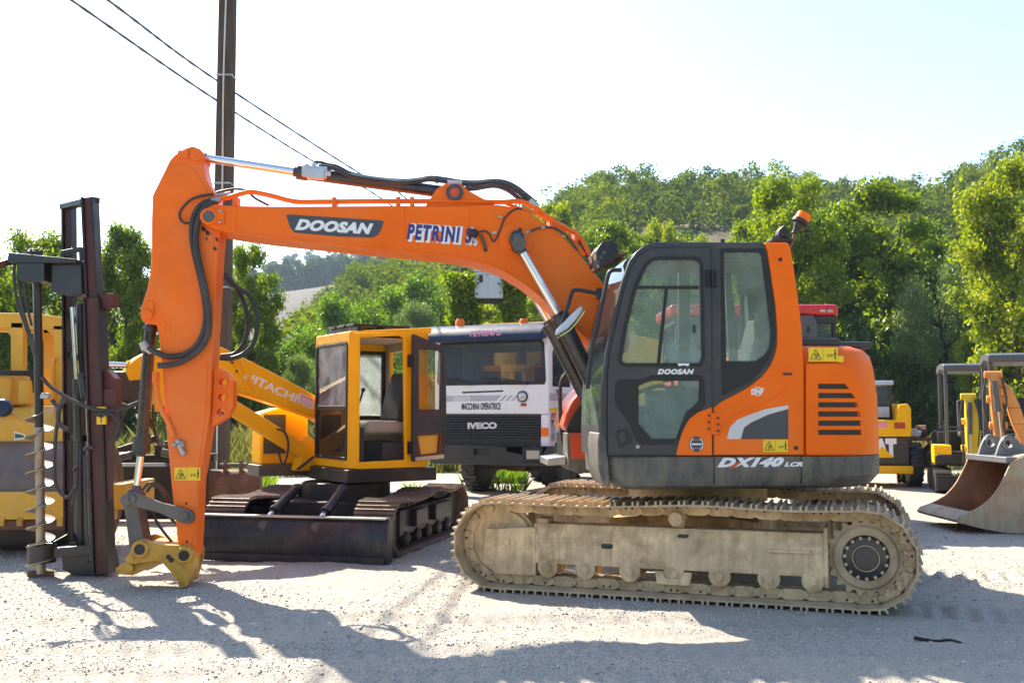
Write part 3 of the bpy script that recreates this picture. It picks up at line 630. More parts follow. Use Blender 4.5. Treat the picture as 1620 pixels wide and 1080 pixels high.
def wood(name, n, pxr, rr, hr, wr, nl, leaf, kinds, label, seed, dens=None, prof='round', vbase=0.5):
    """a far wood that reads as one mass: one object"""
    rng = np.random.default_rng(seed); T = []
    for k in range(5):
        V, F, v, C = crown(np.random.default_rng(seed + k), 1.0, 0.02, 0.5, PROF[prof], 16, nl, 1.0, (0.2, 0.38), up=0.6)
        T.append((V.reshape(-1, 4, 3).mean(1), V.reshape(-1, 4, 3) - V.reshape(-1, 4, 3).mean(1)[:, None], v))
    VV, vv = [], []; cnt = 0
    while cnt < n:
        px = pxr[0] + (pxr[1] - pxr[0]) * rng.random(); r = math.sqrt(rr[0] ** 2 + (rr[1] ** 2 - rr[0] ** 2) * rng.random())
        if dens is not None and rng.random() > dens(px, r): continue
        th = math.atan((px - 810) / FOC); X, Y = r * math.sin(th), r * math.cos(th); z = zland(X, Y)
        C, D, v = T[rng.integers(5)]; h = hr[0] + (hr[1] - hr[0]) * rng.random() ** 1.4; w = h * (wr[0] + (wr[1] - wr[0]) * rng.random())
        a = rng.random() * 6.283; ca, sa = math.cos(a), math.sin(a)
        x, y = C[:, 0] * w, C[:, 1] * w; P = np.column_stack([x * ca - y * sa + X, x * sa + y * ca + Y, C[:, 2] * h + z - 0.3])
        VV.append((P[:, None] + D * leaf).reshape(-1, 3)); vv.append(np.clip(v * 0.6 + vbase * 0.4 + 0.28 * rng.normal() , 0, 1)); cnt += 1
    V = np.concatenate(VV); F = np.arange(len(V)).reshape(-1, 4)
    o = bpy.data.objects.new(name, np_mesh(name, V, F, kinds, np.concatenate(vv))); col.objects.link(o)
    o['kind'] = 'stuff'; o['label'] = label; o['category'] = 'woods'
def dens_hill(px, r):
    if 990 < px < 1200 and 100 < r < 165: return 0.22
    return 1.0
wood('hillside_woods', 1000, (470, 1900), (75, 235), (4.0, 8.5), (0.75, 1.15), 640, 0.27, L['hill'], 'dense green woods covering the hill behind the yard', 5, dens_hill)
wood('hillside_scrub', 850, (330, 1800), (50, 215), (1.2, 3.4), (1.0, 1.6), 150, 0.26, L['hill'], 'low scrub between the trees of the hillside', 8, None, 'bush')
wood('distant_woods', 150, (150, 760), (455, 500), (9, 15), (0.6, 1.0), 420, 0.9, L['far'], 'dark line of trees above the ploughed field', 6)
wood('distant_woods', 150, (300, 900), (760, 915), (6, 12), (0.7, 1.3), 130, 1.4, L['far'], 'blue hazy trees scattered on the farthest ridge', 7)

def meadow(name, n, box, hr, m, label, seed, keep=None, w=0.02):
    rng = np.random.default_rng(seed)
    px = box[0] + (box[1] - box[0]) * rng.random(n); Y = box[2] + (box[3] - box[2]) * rng.random(n); X = (px - 810) / FOC * Y
    k = fbm(X / 1.6, Y / 1.6, 3, seed) > 0.43; X, Y = X[k], Y[k]; n = len(X)
    Z = land(X, Y, True); h = (hr[0] + (hr[1] - hr[0]) * rng.random(n) ** 1.5) * (0.5 + fbm(X / 2.5, Y / 2.5, 2, seed + 4))
    a = rng.random(n) * 6.283; ln = rng.normal(size=(n, 2)) * 0.28 * h[:, None]; ww = w * (0.6 + 0.8 * rng.random(n))
    dx, dy = np.cos(a) * ww, np.sin(a) * ww
    P = np.column_stack([X, Y, Z - 0.02])
    V = np.stack([P + np.column_stack([-dx, -dy, 0 * dx]), P + np.column_stack([dx, dy, 0 * dx]),
                  P + np.column_stack([ln[:, 0] * 0.4 + dx * 0.8, ln[:, 1] * 0.4 + dy * 0.8, h * 0.6]), P + np.column_stack([ln[:, 0], ln[:, 1], h])], 1).reshape(-1, 3)
    o = bpy.data.objects.new(name, np_mesh(name, V, np.arange(4 * n).reshape(-1, 4), m, np.clip(0.55 + 0.28 * rng.normal(size=n), 0, 1))); col.objects.link(o)
    o['kind'] = 'stuff'; o['label'] = label; o['category'] = 'grass'
meadow('meadow_grass', 60000, (-200, 800, 23.5, 46), (0.25, 1.0), L['grass'], 'tall dry grass and reeds behind the parked machines', 31, w=0.014)
meadow('meadow_grass', 26000, (800, 1900, 27, 44), (0.2, 0.7), L['grass'], 'rough grass under the trees at the right', 32, w=0.025)
for i, (bx, hr, n, lb) in enumerate([((325, 425, 16.5, 18.5), (0.1, 0.5), 900, 'green weeds in front of the old rusty bucket'),
        ((640, 705, 16.4, 18.6), (0.08, 0.32), 700, 'green weeds left of the truck wheel'), ((735, 830, 19.5, 23), (0.1, 0.35), 1400, 'green weeds under the truck'),
        ((230, 300, 14.5, 16.5), (0.06, 0.22), 500, 'short weeds behind the quick coupler'), ((1495, 1530, 19, 21), (0.1, 0.3), 300, 'weeds behind the black mini excavator wheel')]):
    meadow('weeds', n * 3, bx, hr, L['weed'], lb, 40 + i, w=0.011)

# ------------------------------------------------------------------ the orange excavator
def rr_(pts, n=3): return smooth2(pts, n)
def decal(fr, yl, parent, name, pts, m, off=0.004):
    b = MB(); o = fr.tr(yl, pts); b.prism(o, yl - off, yl + 0.001); return b.build(name, m, parent)
def text_px(b, fr, yl, s, bl, br, hpx, bold=0.02, shear=0.0, mi=0, off=0.006, space=1.0):
    p, q = fr.p3(yl, bl), fr.p3(yl, br); t = fr.p3(yl, (bl[0], bl[1] - hpx)); y = yl - off
    d = q - p; b.text(s, (p.x, y, p.z), d, (-d.z, 0, d.x), d.length, (t - p).length, mi, bold, shear, space)
def warning_sticker(fr, yl, parent, x0, x1, y0, y1, off=0.004):
    b = MB(); b.prism(fr.tr(yl, [(x0, y0), (x1, y0), (x1, y1), (x0, y1)]), yl - off, yl + 0.001, 0)
    X0, Z1 = fr.tr(yl, [(x0, y0)])[0]; X1, Z0 = fr.tr(yl, [(x1, y1)])[0]; W, H = X1 - X0, Z1 - Z0; y = yl - off - 0.003
    P = lambda u, v: (X0 + W * u, y, Z0 + H * v)
    def ln(a, c, w):
        a, c = Vector(P(*a)), Vector(P(*c)); d = (c - a).normalized(); k = Vector((-d.z, 0, d.x)) * w * H
        b.sheet([a - k, c - k, c + k, a + k], 1)
    for a, c in (((0.05, 0.14), (0.24, 0.86)), ((0.24, 0.86), (0.43, 0.14)), ((0.43, 0.14), (0.05, 0.14))): ln(a, c, 0.022)
    for a, c in (((0.18, 0.28), (0.30, 0.28)), ((0.2, 0.55), (0.28, 0.28)), ((0.21, 0.5), (0.30, 0.52)), ((0.30, 0.52), (0.33, 0.36))): ln(a, c, 0.03)
    ln((0.49, 0.06), (0.49, 0.94), 0.008)
    ln((0.64, 0.42), (0.82, 0.42), 0.022); ln((0.64, 0.42), (0.68, 0.54), 0.02); ln((0.64, 0.42), (0.68, 0.30), 0.02); ln((0.82, 0.42), (0.78, 0.54), 0.02); ln((0.82, 0.42), (0.78, 0.30), 0.02)
    ln((0.91, 0.16), (0.91, 0.70), 0.045); ln((0.89, 0.80), (0.93, 0.80), 0.07); ln((0.87, 0.55), (0.95, 0.55), 0.04)
    return b.build('warning_sticker', [M['yellow_sign'], M['ink']], parent)

U = Frame(1.68, 9.39, 5)
EX = fthing('crawler_excavator', 'large orange crawler excavator with charcoal cab and clay coated tracks', 'excavator', U)
MT = Matrix.Rotation(TT.yaw - U.yaw, 4, 'Z')            # the undercarriage stands turned against the upper structure

def track_loop(xf, zf, rf, xr, zr, rr, ztop, sag, n):
    P = []
    def add(x, z): P.append((x, z))
    for a in np.linspace(90, 270, 40): add(xf + rf * math.cos(math.radians(a)), zf + rf * math.sin(math.radians(a)))
    for t in np.linspace(0, 1, 30)[1:-1]: add(xf + (xr - xf) * t, (zf - rf) * (1 - t) + (zr - rr) * t)
    for a in np.linspace(-90, 90, 40): add(xr + rr * math.cos(math.radians(a)), zr + rr * math.sin(math.radians(a)))
    for t in np.linspace(0, 1, 40)[1:-1]:
        z = (zr + rr) * (1 - t) + (zf + rf) * t + (ztop - max(zr + rr, zf + rf)) * math.exp(-((t - 0.42) / 0.2) ** 2) - sag * (math.sin(math.pi * t / 0.42) ** 2 if t < 0.42 else math.sin(math.pi * (t - 0.42) / 0.58) ** 2)
        add(xr + (xf - xr) * t, z)
    P = np.array(P); Q = np.vstack([P, P[:1]]); s = np.concatenate([[0], np.cumsum(np.hypot(*np.diff(Q, axis=0).T))])
    out = []
    for k in range(n):
        v = [np.array([np.interp((t % 1.0) * s[-1], s, Q[:, i]) for i in (0, 1)]) for t in ((k - 0.5) / n, k / n, (k + 0.5) / n)]
        d = v[2] - v[0]; L = np.hypot(*d); out.append((v[1], d / L, L))
    return out
def build_track(loop, yc, w, name, parent, mats, Mx, grouser=0.033, th=0.014, bars=3, link=0.085, seed=0, notch=True):
    """one endless track: plates with grouser bars, chain links and pins on the inside; mats = plate, link, bar"""
    b = MB(); rng = random.Random(seed)
    for p, d, L in loop:
        nrm = np.array([d[1], -d[0]])                               # outwards: the loop runs anticlockwise seen from -y
        jit = rng.uniform(-0.004, 0.004)
        def pt(a, h): q = p + d * a + nrm * h; return (q[0], q[1])
        o = [pt(-L * 0.5, -th), pt(-L * 0.5, 0.0)]
        for k in range(bars):
            c = (-0.40 + 0.78 * k / max(1, bars - 1)) * L; g = grouser * (1.0 if k != 1 else 0.92)
            o += [pt(c - 0.055 * L, 0.0), pt(c - 0.035 * L, g), pt(c + 0.035 * L, g), pt(c + 0.055 * L, 0.0)]
        o += [pt(L * 0.49, 0.0), pt(L * 0.53, -th * 0.5), pt(L * 0.49, -th)]
        n = len(o); A = [b.bm.verts.new((x, yc - w / 2 + jit, z)) for x, z in o]; C = [b.bm.verts.new((x, yc + w / 2 + jit, z)) for x, z in o]
        for i in range(n): b._face([A[i], A[(i + 1) % n], C[(i + 1) % n], C[i]], 2 if (i > 1 and (i - 2) % 4 == 1 and i < 2 + 4 * bars) else 0)
        b._face(A[::-1], 0); b._face(C, 0)
        for s in (-1, 1):                                           # two link plates with rounded ends
            y0 = yc + s * w * 0.13; lp = []
            for q in range(5): an = math.pi / 2 + math.pi * q / 4; lp.append(pt(-L * 0.32 + math.cos(an) * L * 0.24, -th - link * 0.52 + math.sin(an) * link * 0.48))
            for q in range(5): an = -math.pi / 2 + math.pi * q / 4; lp.append(pt(L * 0.32 + math.cos(an) * L * 0.24, -th - link * 0.52 + math.sin(an) * link * 0.48))
            b.prism(lp, y0 - w * 0.035, y0 + w * 0.035, 1)
            c = pt(L * 0.5, -th - link * 0.52); b.cyl((c[0], y0 - w * 0.06, c[1]), (c[0], y0 + w * 0.06, c[1]), link * 0.27, seg=8, mi=1)
            for q in (-0.14, 0.14):
                c = pt(q * L, -th - link * 0.28); b.cyl((c[0], y0 - w * 0.045, c[1]), (c[0], y0 - w * 0.03, c[1]), link * 0.12, seg=6, mi=3 if rng.random() < 0.35 else 1)
    return b.build(name, mats, parent, M=Mx, angle=40)
RF, RR_ = 0.355, 0.365
LOOP = track_loop(-1.495, 0.385, RF, 1.44, 0.395, RR_, 0.775, 0.012, 44)
for yc, sd in ((-1.0, 1), (1.0, 2)):
    build_track(LOOP, yc, 0.60, 'track', EX, [M['shoe'], M['clay'], M['shoe_top'], M['ink']], MT, seed=sd)
    s = -1 if yc < 0 else 1
    f = MB()                                                        # side frame of the track
    yo, yi = (yc - 0.15, yc + 0.15)
    PX = lambda pts: TT.tr(-1.15, pts)
    box = PX([(842, 850), (1310, 862), (1312, 921), (842, 890)])
    x0, x1 = box[0][0], box[1][0]; zt, zb = 0.485, 0.235
    sec = [(yo, zb), (yo, zt - 0.03), (yo + 0.055, zt + 0.075), (yi - 0.055, zt + 0.075), (yi, zt - 0.03), (yi, zb)]
    f.prismx(sec, x0, x1)
    f.box(x0, x0 + 0.03, yo - 0.006, yi + 0.006, zb - 0.10, zt + 0.04)
    f.box(x1 - 0.03, x1, yo - 0.02, yi + 0.02, zb - 0.075, zt + 0.125)
    f.prism([(x0 - 0.42, 0.50), (x0, 0.53), (x0, 0.13), (x0 - 0.33, 0.13), (x0 - 0.44, 0.22)], yo, yo + 0.03)
    f.prism([(x0 - 0.42, 0.50), (x0, 0.53), (x0, 0.13), (x0 - 0.33, 0.13), (x0 - 0.44, 0.22)], yi - 0.03, yi)
    f.box(x0 - 0.30, x0 - 0.001, yo + 0.03, yi - 0.03, 0.46, 0.49)
    f.box(x0 + 0.02, x0 + 0.12, yo + 0.06, yi - 0.06, zt + 0.07, zt + 0.115)
    f.box(1.02 - 0.29, 1.02 + 0.01, yo - 0.006, yo + 0.004, zb + 0.015, zt - 0.075)   # step plate near the rear
    f.box(1.02 - 0.30, 1.02 + 0.02, yo - 0.028, yo + 0.004, zt - 0.075, zt - 0.05)
    f.box(x0 + 0.08, x0 + 0.30, yo - 0.007, yo + 0.002, zb + 0.03, zt - 0.07)
    fo = f.build('track_frame', M['clay'], EX, bevel=0.008, M=MT)
    d = MB()
    for c, hx, hz in ((-0.56, 0.03, 0.02), (0.06, 0.03, 0.012)):
        zz = 0.40 if c < 0 else zt + 0.02
        d.cyl((c - hx, yo + 0.02, zz), (c - hx, yo - 0.004, zz), hz, seg=12); d.cyl((c + hx, yo + 0.02, zz), (c + hx, yo - 0.004, zz), hz, seg=12); d.box(c - hx, c + hx, yo - 0.0035, yo + 0.02, zz - hz, zz + hz)
    d.build('slot', M['ink'], fo, M=MT)
    for px in (866, 925, 996, 1066, 1138, 1216, 1286):              # bottom rollers
        x = TT.tr(-1.15, [(px, 910)])[0][0]; r = MB()
        r.lathe((x, yo + 0.0, 0.205), (0, 1, 0), [(-0.028, 0.03), (-0.026, 0.034), (-0.01, 0.036), (-0.01, 0.062), (0.0, 0.085), (0.03, 0.088), (0.04, 0.07), (0.26, 0.07), (0.27, 0.088), (0.30, 0.085), (0.31, 0.05)], 24)
        for k in range(3): a = 2.1 * k + px; r.cyl((x + 0.042 * math.cos(a), yo - 0.018, 0.205 + 0.042 * math.sin(a)), (x + 0.042 * math.cos(a), yo, 0.205 + 0.042 * math.sin(a)), 0.009, seg=6)
        r.build('track_roller', M['clay'], EX, M=MT)
    gx = TT.tr(-1.15, [(1066, 910)])[0][0]; g = MB()
    g.prism([(gx - 0.15, 0.225), (gx - 0.13, 0.12), (gx + 0.13, 0.12), (gx + 0.15, 0.225), (gx + 0.09, 0.225), (gx + 0.06, 0.17), (gx - 0.06, 0.17), (gx - 0.09, 0.225)], yo - 0.03, yo - 0.012)
    g.build('track_guard', M['clay'], EX, bevel=0.006, M=MT)
    cx = TT.tr(-1.15, [(1069, 828)])[0][0]; c = MB()                # carrier roller
    c.lathe((cx, yo - 0.03, 0.64), (0, 1, 0), [(0, 0.04), (0.006, 0.055), (0.04, 0.06), (0.05, 0.045), (0.08, 0.045), (0.085, 0.07), (0.2, 0.07), (0.21, 0.05), (0.26, 0.05)], 24)
    c.box(cx - 0.05, cx + 0.05, yo + 0.1, yo + 0.14, 0.5, 0.68)
    c.build('carrier_roller', M['clay'], EX, bevel=0.004, M=MT)
    w = MB(); w.lathe((-1.495, yc, 0.385), (0, 1, 0), [(-0.10, 0.05), (-0.10, 0.15), (-0.075, 0.17), (-0.075, 0.265), (-0.06, 0.275), (-0.03, 0.275), (-0.03, 0.30), (0.03, 0.30), (0.03, 0.275), (0.06, 0.275), (0.075, 0.265), (0.075, 0.17), (0.10, 0.15), (0.10, 0.05)], 40)
    w.cyl((-1.495, yc - 0.155, 0.40), (-1.495, yc + 0.155, 0.40), 0.035)
    w.cyl((-1.43, yo - 0.012, 0.40), (-1.43, yo + 0.01, 0.40), 0.03); w.cyl((-1.37, yo - 0.008, 0.40), (-1.37, yo + 0.01, 0.40), 0.026)
    w.build('idler_wheel', M['clay'], EX, M=MT, bevel=0.004)
    w = MB(); T_ = []                                               # sprocket with teeth
    for k in range(21 * 4):
        a = 2 * math.pi * k / 84; T_.append((1.44 + math.cos(a) * (0.300 if k % 4 in (0, 1) else 0.262), 0.395 + math.sin(a) * (0.300 if k % 4 in (0, 1) else 0.262)))
    w.prism(T_, yc - 0.11, yc - 0.075); w.lathe((1.44, yc - 0.05, 0.395), (0, 1, 0), [(-0.062, 0.245), (-0.085, 0.225), (-0.085, 0.17), (-0.05, 0.17), (0.1, 0.17), (0.1, 0.1)], 40)
    sp = w.build('sprocket', M['shoe'], EX, M=MT, bevel=0.004)
    w = MB(); w.lathe((1.44, yc - 0.13, 0.395), (0, 1, 0), [(-0.045, 0.004), (-0.045, 0.085), (-0.03, 0.095), (-0.026, 0.15), (-0.012, 0.165), (0.02, 0.165)], 40)
    hub = w.build('drive_hub', M['cyl_black'], EX, M=MT)
    w = MB()
    for k in range(15):
        a = 2 * math.pi * (k + 0.3) / 15; x, z = 1.44 + 0.152 * math.cos(a), 0.395 + 0.152 * math.sin(a)
        w.cyl((x, yc - 0.175, z), (x, yc - 0.14, z), 0.013, seg=6)
    w.pipe((1.44, yc - 0.18, 0.395), (1.44, yc - 0.16, 0.395), 0.098, 0.092, 32)
    w.build('hub_bolts', M['clay'], hub, M=MT)
b = MB()                                                            # car body between the tracks, slewing ring
b.prismz([(-0.62, -0.85), (-0.35, -0.5), (0.35, -0.5), (0.62, -0.85), (0.62, 0.85), (0.35, 0.5), (-0.35, 0.5), (-0.62, 0.85)], 0.36, 0.60)
b.build('car_body', M['clay'], EX, bevel=0.02, M=MT)
b = MB(); b.lathe((0, 0, 0.60), (0, 0, 1), [(0, 0.56), (0.10, 0.56), (0.11, 0.62), (0.26, 0.62), (0.30, 0.55)], 48); b.build('slewing_ring', M['shoe'], EX)

# ---- upper structure
YS = -1.25
S = lambda *p, y=YS: U.tr(y, list(p))
def plan(xf, xs, xr, w, ins=0.0, n=14, notch=0.0):
    """plan outline: straight sides to xs, then a round tail to xr"""
    o = [(xf + ins, -w + ins + 0.06), (xf + ins + 0.06, -w + ins)]
    a_, b_ = xr - ins - xs, w - ins
    for k in range(n + 1):
        t = -math.pi / 2 + math.pi * k / n; c, s = math.cos(t), math.sin(t)
        o.append((xs + a_ * (abs(c) ** 0.82), b_ * math.copysign(abs(s) ** 0.82, s)))
    return o + ([(xf + ins + notch, w - ins), (xf + ins + notch, -0.10), (xf + ins, -0.16)] if notch else [(xf + ins + 0.06, w - ins), (xf + ins, w - ins - 0.06)])
XF, XJ, XS, XR = -1.055, 0.505, 0.84, 1.44
zj = 1.145                                                          # joint between the grey skirt and the orange panels
def ring3(o, z): return [(x, y, z) for x, y in o]
b = MB()
b.loft([ring3(plan(-0.95, 0.5, XR, 1.25, 0.07, notch=0.42), 0.885), ring3(plan(-0.99, 0.55, XR, 1.25, 0.02, notch=0.42), 0.91), ring3(plan(-1.045, XS, XR, 1.25, 0.0, notch=0.42), 0.99), ring3(plan(XF, XS, XR, 1.25, 0.0, notch=0.42), zj)])
sk = b.build('skirt', M['skirt'], EX, bevel=0.008, angle=30)
b = MB()
for x in (XJ, -0.20): b.box(x - 0.004, x + 0.004, YS - 0.0025, YS + 0.01, 0.93, zj)
b.build('panel_gap', M['seal'], sk)
b = MB(); text_px(b, U, YS, 'DX140', (1134, 739), (1240, 738), 15.5, 0.07, 0.4, space=1.1); text_px(b, U, YS, 'LCR', (1240, 738), (1270, 737.5), 7.5, 0.07, 0.35, space=1.1)
b.build('model_lettering', M['white_ink'], sk)
b = MB(); b.sheet([(q[0], YS - 0.008, q[1]) for q in S((1152, 740), (1160, 740), (1173, 731), (1166, 731))]); b.build('lettering_accent', M['orange_dark'], sk)
# tail: engine cover and counterweight
b = MB(); L_ = []
for z, ins in ((zj + 0.004, 0.0), (1.3, 0.0), (1.62, 0.004), (1.86, 0.03), (1.95, 0.055), (2.005, 0.11), (2.035, 0.20)):
    p = plan(XJ + 0.006 - ins, XS, XR, 1.25, ins); p = [(max(x, XJ + 0.006), y) for x, y in p]; L_.append(ring3(p, z))
b.loft(L_)
hood = b.build('engine_cover', M['orange'], EX, bevel=0.006, angle=50)
def hoodface(pts, off): return [(x, YS - off, z) for x, z in S(*pts)]
b = MB()                                                            # side door of the engine bay
dr = S((1274, 578), (1276, 575.5), (1318, 575.5), (1332, 577.5), (1341, 581.5), (1348, 588), (1354, 600), (1361, 625), (1366, 650), (1369, 680), (1369, 703), (1364, 711), (1352, 715.5), (1336, 717.5), (1310, 718), (1277, 718), (1274, 715))
SL = ((611, 1339), (625.5, 1348), (640, 1354), (654.5, 1358), (669, 1360), (683.5, 1360))
b.plate(dr, [S((1293, 607), (1335, 607), (1341, 614), (1351, 629), (1357, 645), (1360, 660), (1361, 687.5), (1293, 687.5))], YS - 0.022, YS - 0.001)
for (y0, x0), (y1, x1) in zip(SL, SL[1:]): b.prism(S((1291, y0 + 4), (x0 + 4, y0 + 4), (x1 + 2, y1 - 4), (1291, y1 - 4)), YS - 0.0215, YS - 0.003)
dd = b.build('engine_door', M['orange'], hood, bevel=0.002)
b = MB()
g = S((1289, 604), (1345, 604), (1364, 690), (1289, 690)); b.prism(g, YS - 0.0025, YS - 0.0005); b.build('vent_screen', M['grille'], hood)
b = MB(); b.box(0.53, 1.30, -0.85, 0.85, 2.03, 2.085); b.box(0.56, 0.95, -1.02, -0.2, 2.03, 2.10)
b.build('cover_top', M['cab_grey'], hood, bevel=0.02)
b = MB(); b.lathe((0.85, 0.75, 2.0), (0, 0, 1), [(0, 0.06), (0.3, 0.06)], 20); b.build('exhaust_pipe', M['dark_steel'], EX)
warning_sticker(U, YS - 0.006, hood, 1279, 1325, 549.5, 571.5)
decal(U, YS - 0.006, hood, 'small_sticker', [(1325.5, 563), (1334, 563), (1334, 572.5), (1325.5, 572.5)], M['yellow_sign'])
# orange side panel behind the door with pillar
b = MB()
pill = S((1128, 719.5), (1128, 644), (1142, 634), (1160, 625), (1178, 615), (1192, 606), (1206, 594), (1218, 578), (1225, 562), (1229, 544), (1229, 520), (1226, 480), (1221, 449), (1214, 400), (1209, 384), (1246, 384), (1250, 391), (1254, 415), (1262, 470), (1268, 520), (1271.5, 582), (1271.5, 719.5))
b.prism(pill, YS - 0.012, YS + 0.20)
pan = b.build('side_panel', M['orange'], EX, bevel=0.012)
b = MB()
rwz = U.tr(YS, [(1228, 560)])[0][1]
b.prism(S((1271.5, 582), (1271.5, 719.5), (1225, 719.5), (1225, 582)), YS + 0.201, -0.30)
b.prism(S((1250, 391), (1254, 415), (1262, 470), (1268, 520), (1271.5, 582), (1248, 582), (1236, 480), (1228, 384), (1246, 384)), -0.42, -0.30)
b.prism(S((1215, 400), (1210, 384), (1246, 384), (1250, 391), (1253, 408)), YS + 0.201, -0.421)
rw = b.build('cab_rear_wall', M['interior'], EX, bevel=0.01)
b = MB(); b.loft([[(x, YS + 0.19, z), (x, -0.43, z), (x + 0.008, -0.43, z), (x + 0.008, YS + 0.19, z)] for x, z in S((1252, 408), (1268, 582))]); b.build('rear_window', M['glass'], rw)
b = MB()                                                            # pressed relief line
b.tube([(x, YS - 0.011, z) for x, z in S((1136, 690), (1146, 668), (1162, 657), (1190, 645), (1220, 630), (1246, 612))], 0.008, 6)
b.build('pressed_crease', M['orange'], pan)
b = MB(); b.prism(S((1149, 694), (1154, 675), (1165, 664), (1185, 655.5), (1210, 647), (1246, 640.5), (1246, 646.5), (1215, 655), (1187, 668), (1176, 676), (1171, 694)), YS - 0.0165, YS - 0.011); b.build('light_decal', M['light_ink'], pan)
b = MB(); b.prism(S((1171.4, 694), (1176.4, 676), (1187, 668.6), (1215, 655.6), (1246, 647), (1246, 694)), YS - 0.0160, YS - 0.011); b.build('dark_decal', M['grey_ink'], pan)
warning_sticker(U, YS - 0.012, pan, 1207, 1246, 695, 714.5)
b = MB()
for x, y in ((1233.5, 411), (1258.5, 708)): q = U.p3(YS, (x, y)); b.cyl(q + Vector((0, -0.02, 0)), q, 0.016, seg=14)
b.build('plug', M['rubber'], pan, each=True)
b = MB(); q = U.p3(YS, (1244.5, 591.5)); b.box(q.x - 0.066, q.x + 0.066, YS - 0.016, YS, q.z - 0.026, q.z + 0.026); b.build('latch_plate', M['orange'], pan, bevel=0.006)
b = MB(); b.box(q.x - 0.038, q.x + 0.038, YS - 0.019, YS, q.z - 0.009, q.z + 0.009); b.build('latch_slot', M['ink'], pan)
b = MB(); text_px(b, U, YS - 0.012, 'DNF', (1188, 624.5), (1208.5, 623), 9.5, 0.05, 0.1); q = U.p3(YS, (1198, 619)); b.pipe(q + Vector((0, -0.0155, 0)), q, 0.036, 0.030, 24); b.build('dealer_lettering', M['white_ink'], pan)
# cab shell
CY0, CY1 = YS, -0.27
b = MB()
door_win = S((978, 569), (987, 515), (1002, 455), (1018, 420), (1028, 410), (1040, 407), (1098, 407), (1108, 411), (1111, 420), (1113, 567), (1109, 577), (1103, 579), (989, 579), (981, 576))
low_win = S((974, 607), (979, 601.5), (1018, 600.5), (1030, 594.5), (1104, 594.5), (1112, 600), (1113.5, 640), (1108, 648), (1093, 656), (1084, 667), (1073, 693), (1065, 701), (1016, 702), (1007, 696), (998, 673), (987, 656), (976, 642), (973, 633))
rear_win = S((1141, 394), (1209, 394), (1213, 410), (1218, 433), (1225, 493), (1227, 529), (1223, 553), (1214, 570), (1202, 588), (1187, 603), (1143, 624))
FE = ((951, 722), (950, 680), (951, 620), (958, 560), (970, 500), (984, 446), (996, 413), (1007, 398), (1020, 388), (1038, 383))
shell = S(*FE[:9], (1038, 383), (1208, 383.5), (1214, 400), (1221, 449), (1226, 480), (1229, 520), (1229, 544), (1225, 562), (1218, 578), (1206, 594), (1178, 615), (1128, 644), (1128, 722))
door_hole = S((980, 716), (972, 690), (973, 600), (994, 500), (1014, 425), (1040, 400), (1114, 400), (1120, 410), (1122, 640), (1066, 716))
b.plate(shell, [door_hole, rear_win], CY0, CY0 + 0.06)
cabf = b.build('cab_frame', M['cab_grey'], EX, bevel=0.006)
b = MB()
b.plate([(x, z) for x, z in S(*FE, (1208, 383.5), (1225, 520), (1225, 722))],
        [S((975, 640), (992, 520), (1018, 425), (1045, 402), (1120, 402), (1120, 640)), S((1140, 402), (1200, 402), (1212, 600), (1140, 620))], CY1 - 0.05, CY1)
b.build('cab_right_side', M['cab_grey'], cabf, bevel=0.006)
def sill(b, pts, y0, y1, t=0.03):
    P = S(*pts); c = Vector((sum(p[0] for p in P) / len(P), 0, sum(p[1] for p in P) / len(P)))
    for (a, d), (e, f_) in zip(P, P[1:]): b.bar((a, (y0 + y1) / 2, d), (e, (y0 + y1) / 2, f_), abs(y1 - y0), t)
b = MB()                                                            # roof between the sides, edge rounded
top = S((984, 446), (996, 413), (1007, 398), (1020, 388), (1038, 383), (1208, 383.5)); low = [(x + 0.03, z - 0.06) for x, z in top]
b.prism(top[2:] + low[2:][::-1], CY0 + 0.06, CY1 - 0.05)
roof = b.build('cab_roof', M['cab_grey'], EX, bevel=0.01)
b = MB()
for x in (1039, 1143): q = U.p3(CY0 + 0.1, (x, 381)); b.cyl((q.x, CY0 + 0.1, q.z - 0.02), (q.x, CY0 + 0.1, q.z + 0.012), 0.018, seg=10)
q = U.p3(-0.9, (1187, 383)); b.tube([(q.x, -0.9, q.z - 0.02), (q.x - 0.075, -0.9, q.z + 0.13)], 0.005, 5)
b.build('antenna', M['rubber'], roof)
b = MB()                                                            # front: posts, lower panel, floor
fr_ = S((931, 722), (930, 680), (931, 620), (939, 560), (952, 500), (969, 446), (983, 412))
b.prism(S((951, 722), (949, 690), (950, 672), (985, 672), (985, 722)), CY0 + 0.06, CY1 - 0.05)
b.prism(S((985, 722), (985, 714), (1225, 714), (1225, 722)), CY0 + 0.06, CY1 - 0.05)
b.build('cab_floor', M['cab_grey'], cabf)
b = MB(); F_ = S(*FE[1:8])
b.loft([[(x, CY0 + 0.06, z), (x + 0.012, CY0 + 0.06, z), (x + 0.012, CY1 - 0.05, z), (x, CY1 - 0.05, z)] for x, z in F_]); b.build('windscreen', M['glass'], cabf)
b = MB(); b.prism(S((946, 722), (945.5, 700), (948, 684), (954, 684), (960, 700), (962, 722), (966, 769), (958, 769), (951, 758), (947, 740)), CY0 - 0.004, CY0 + 0.5)
b.build('cab_nose', M['skirt'], EX, bevel=0.02)
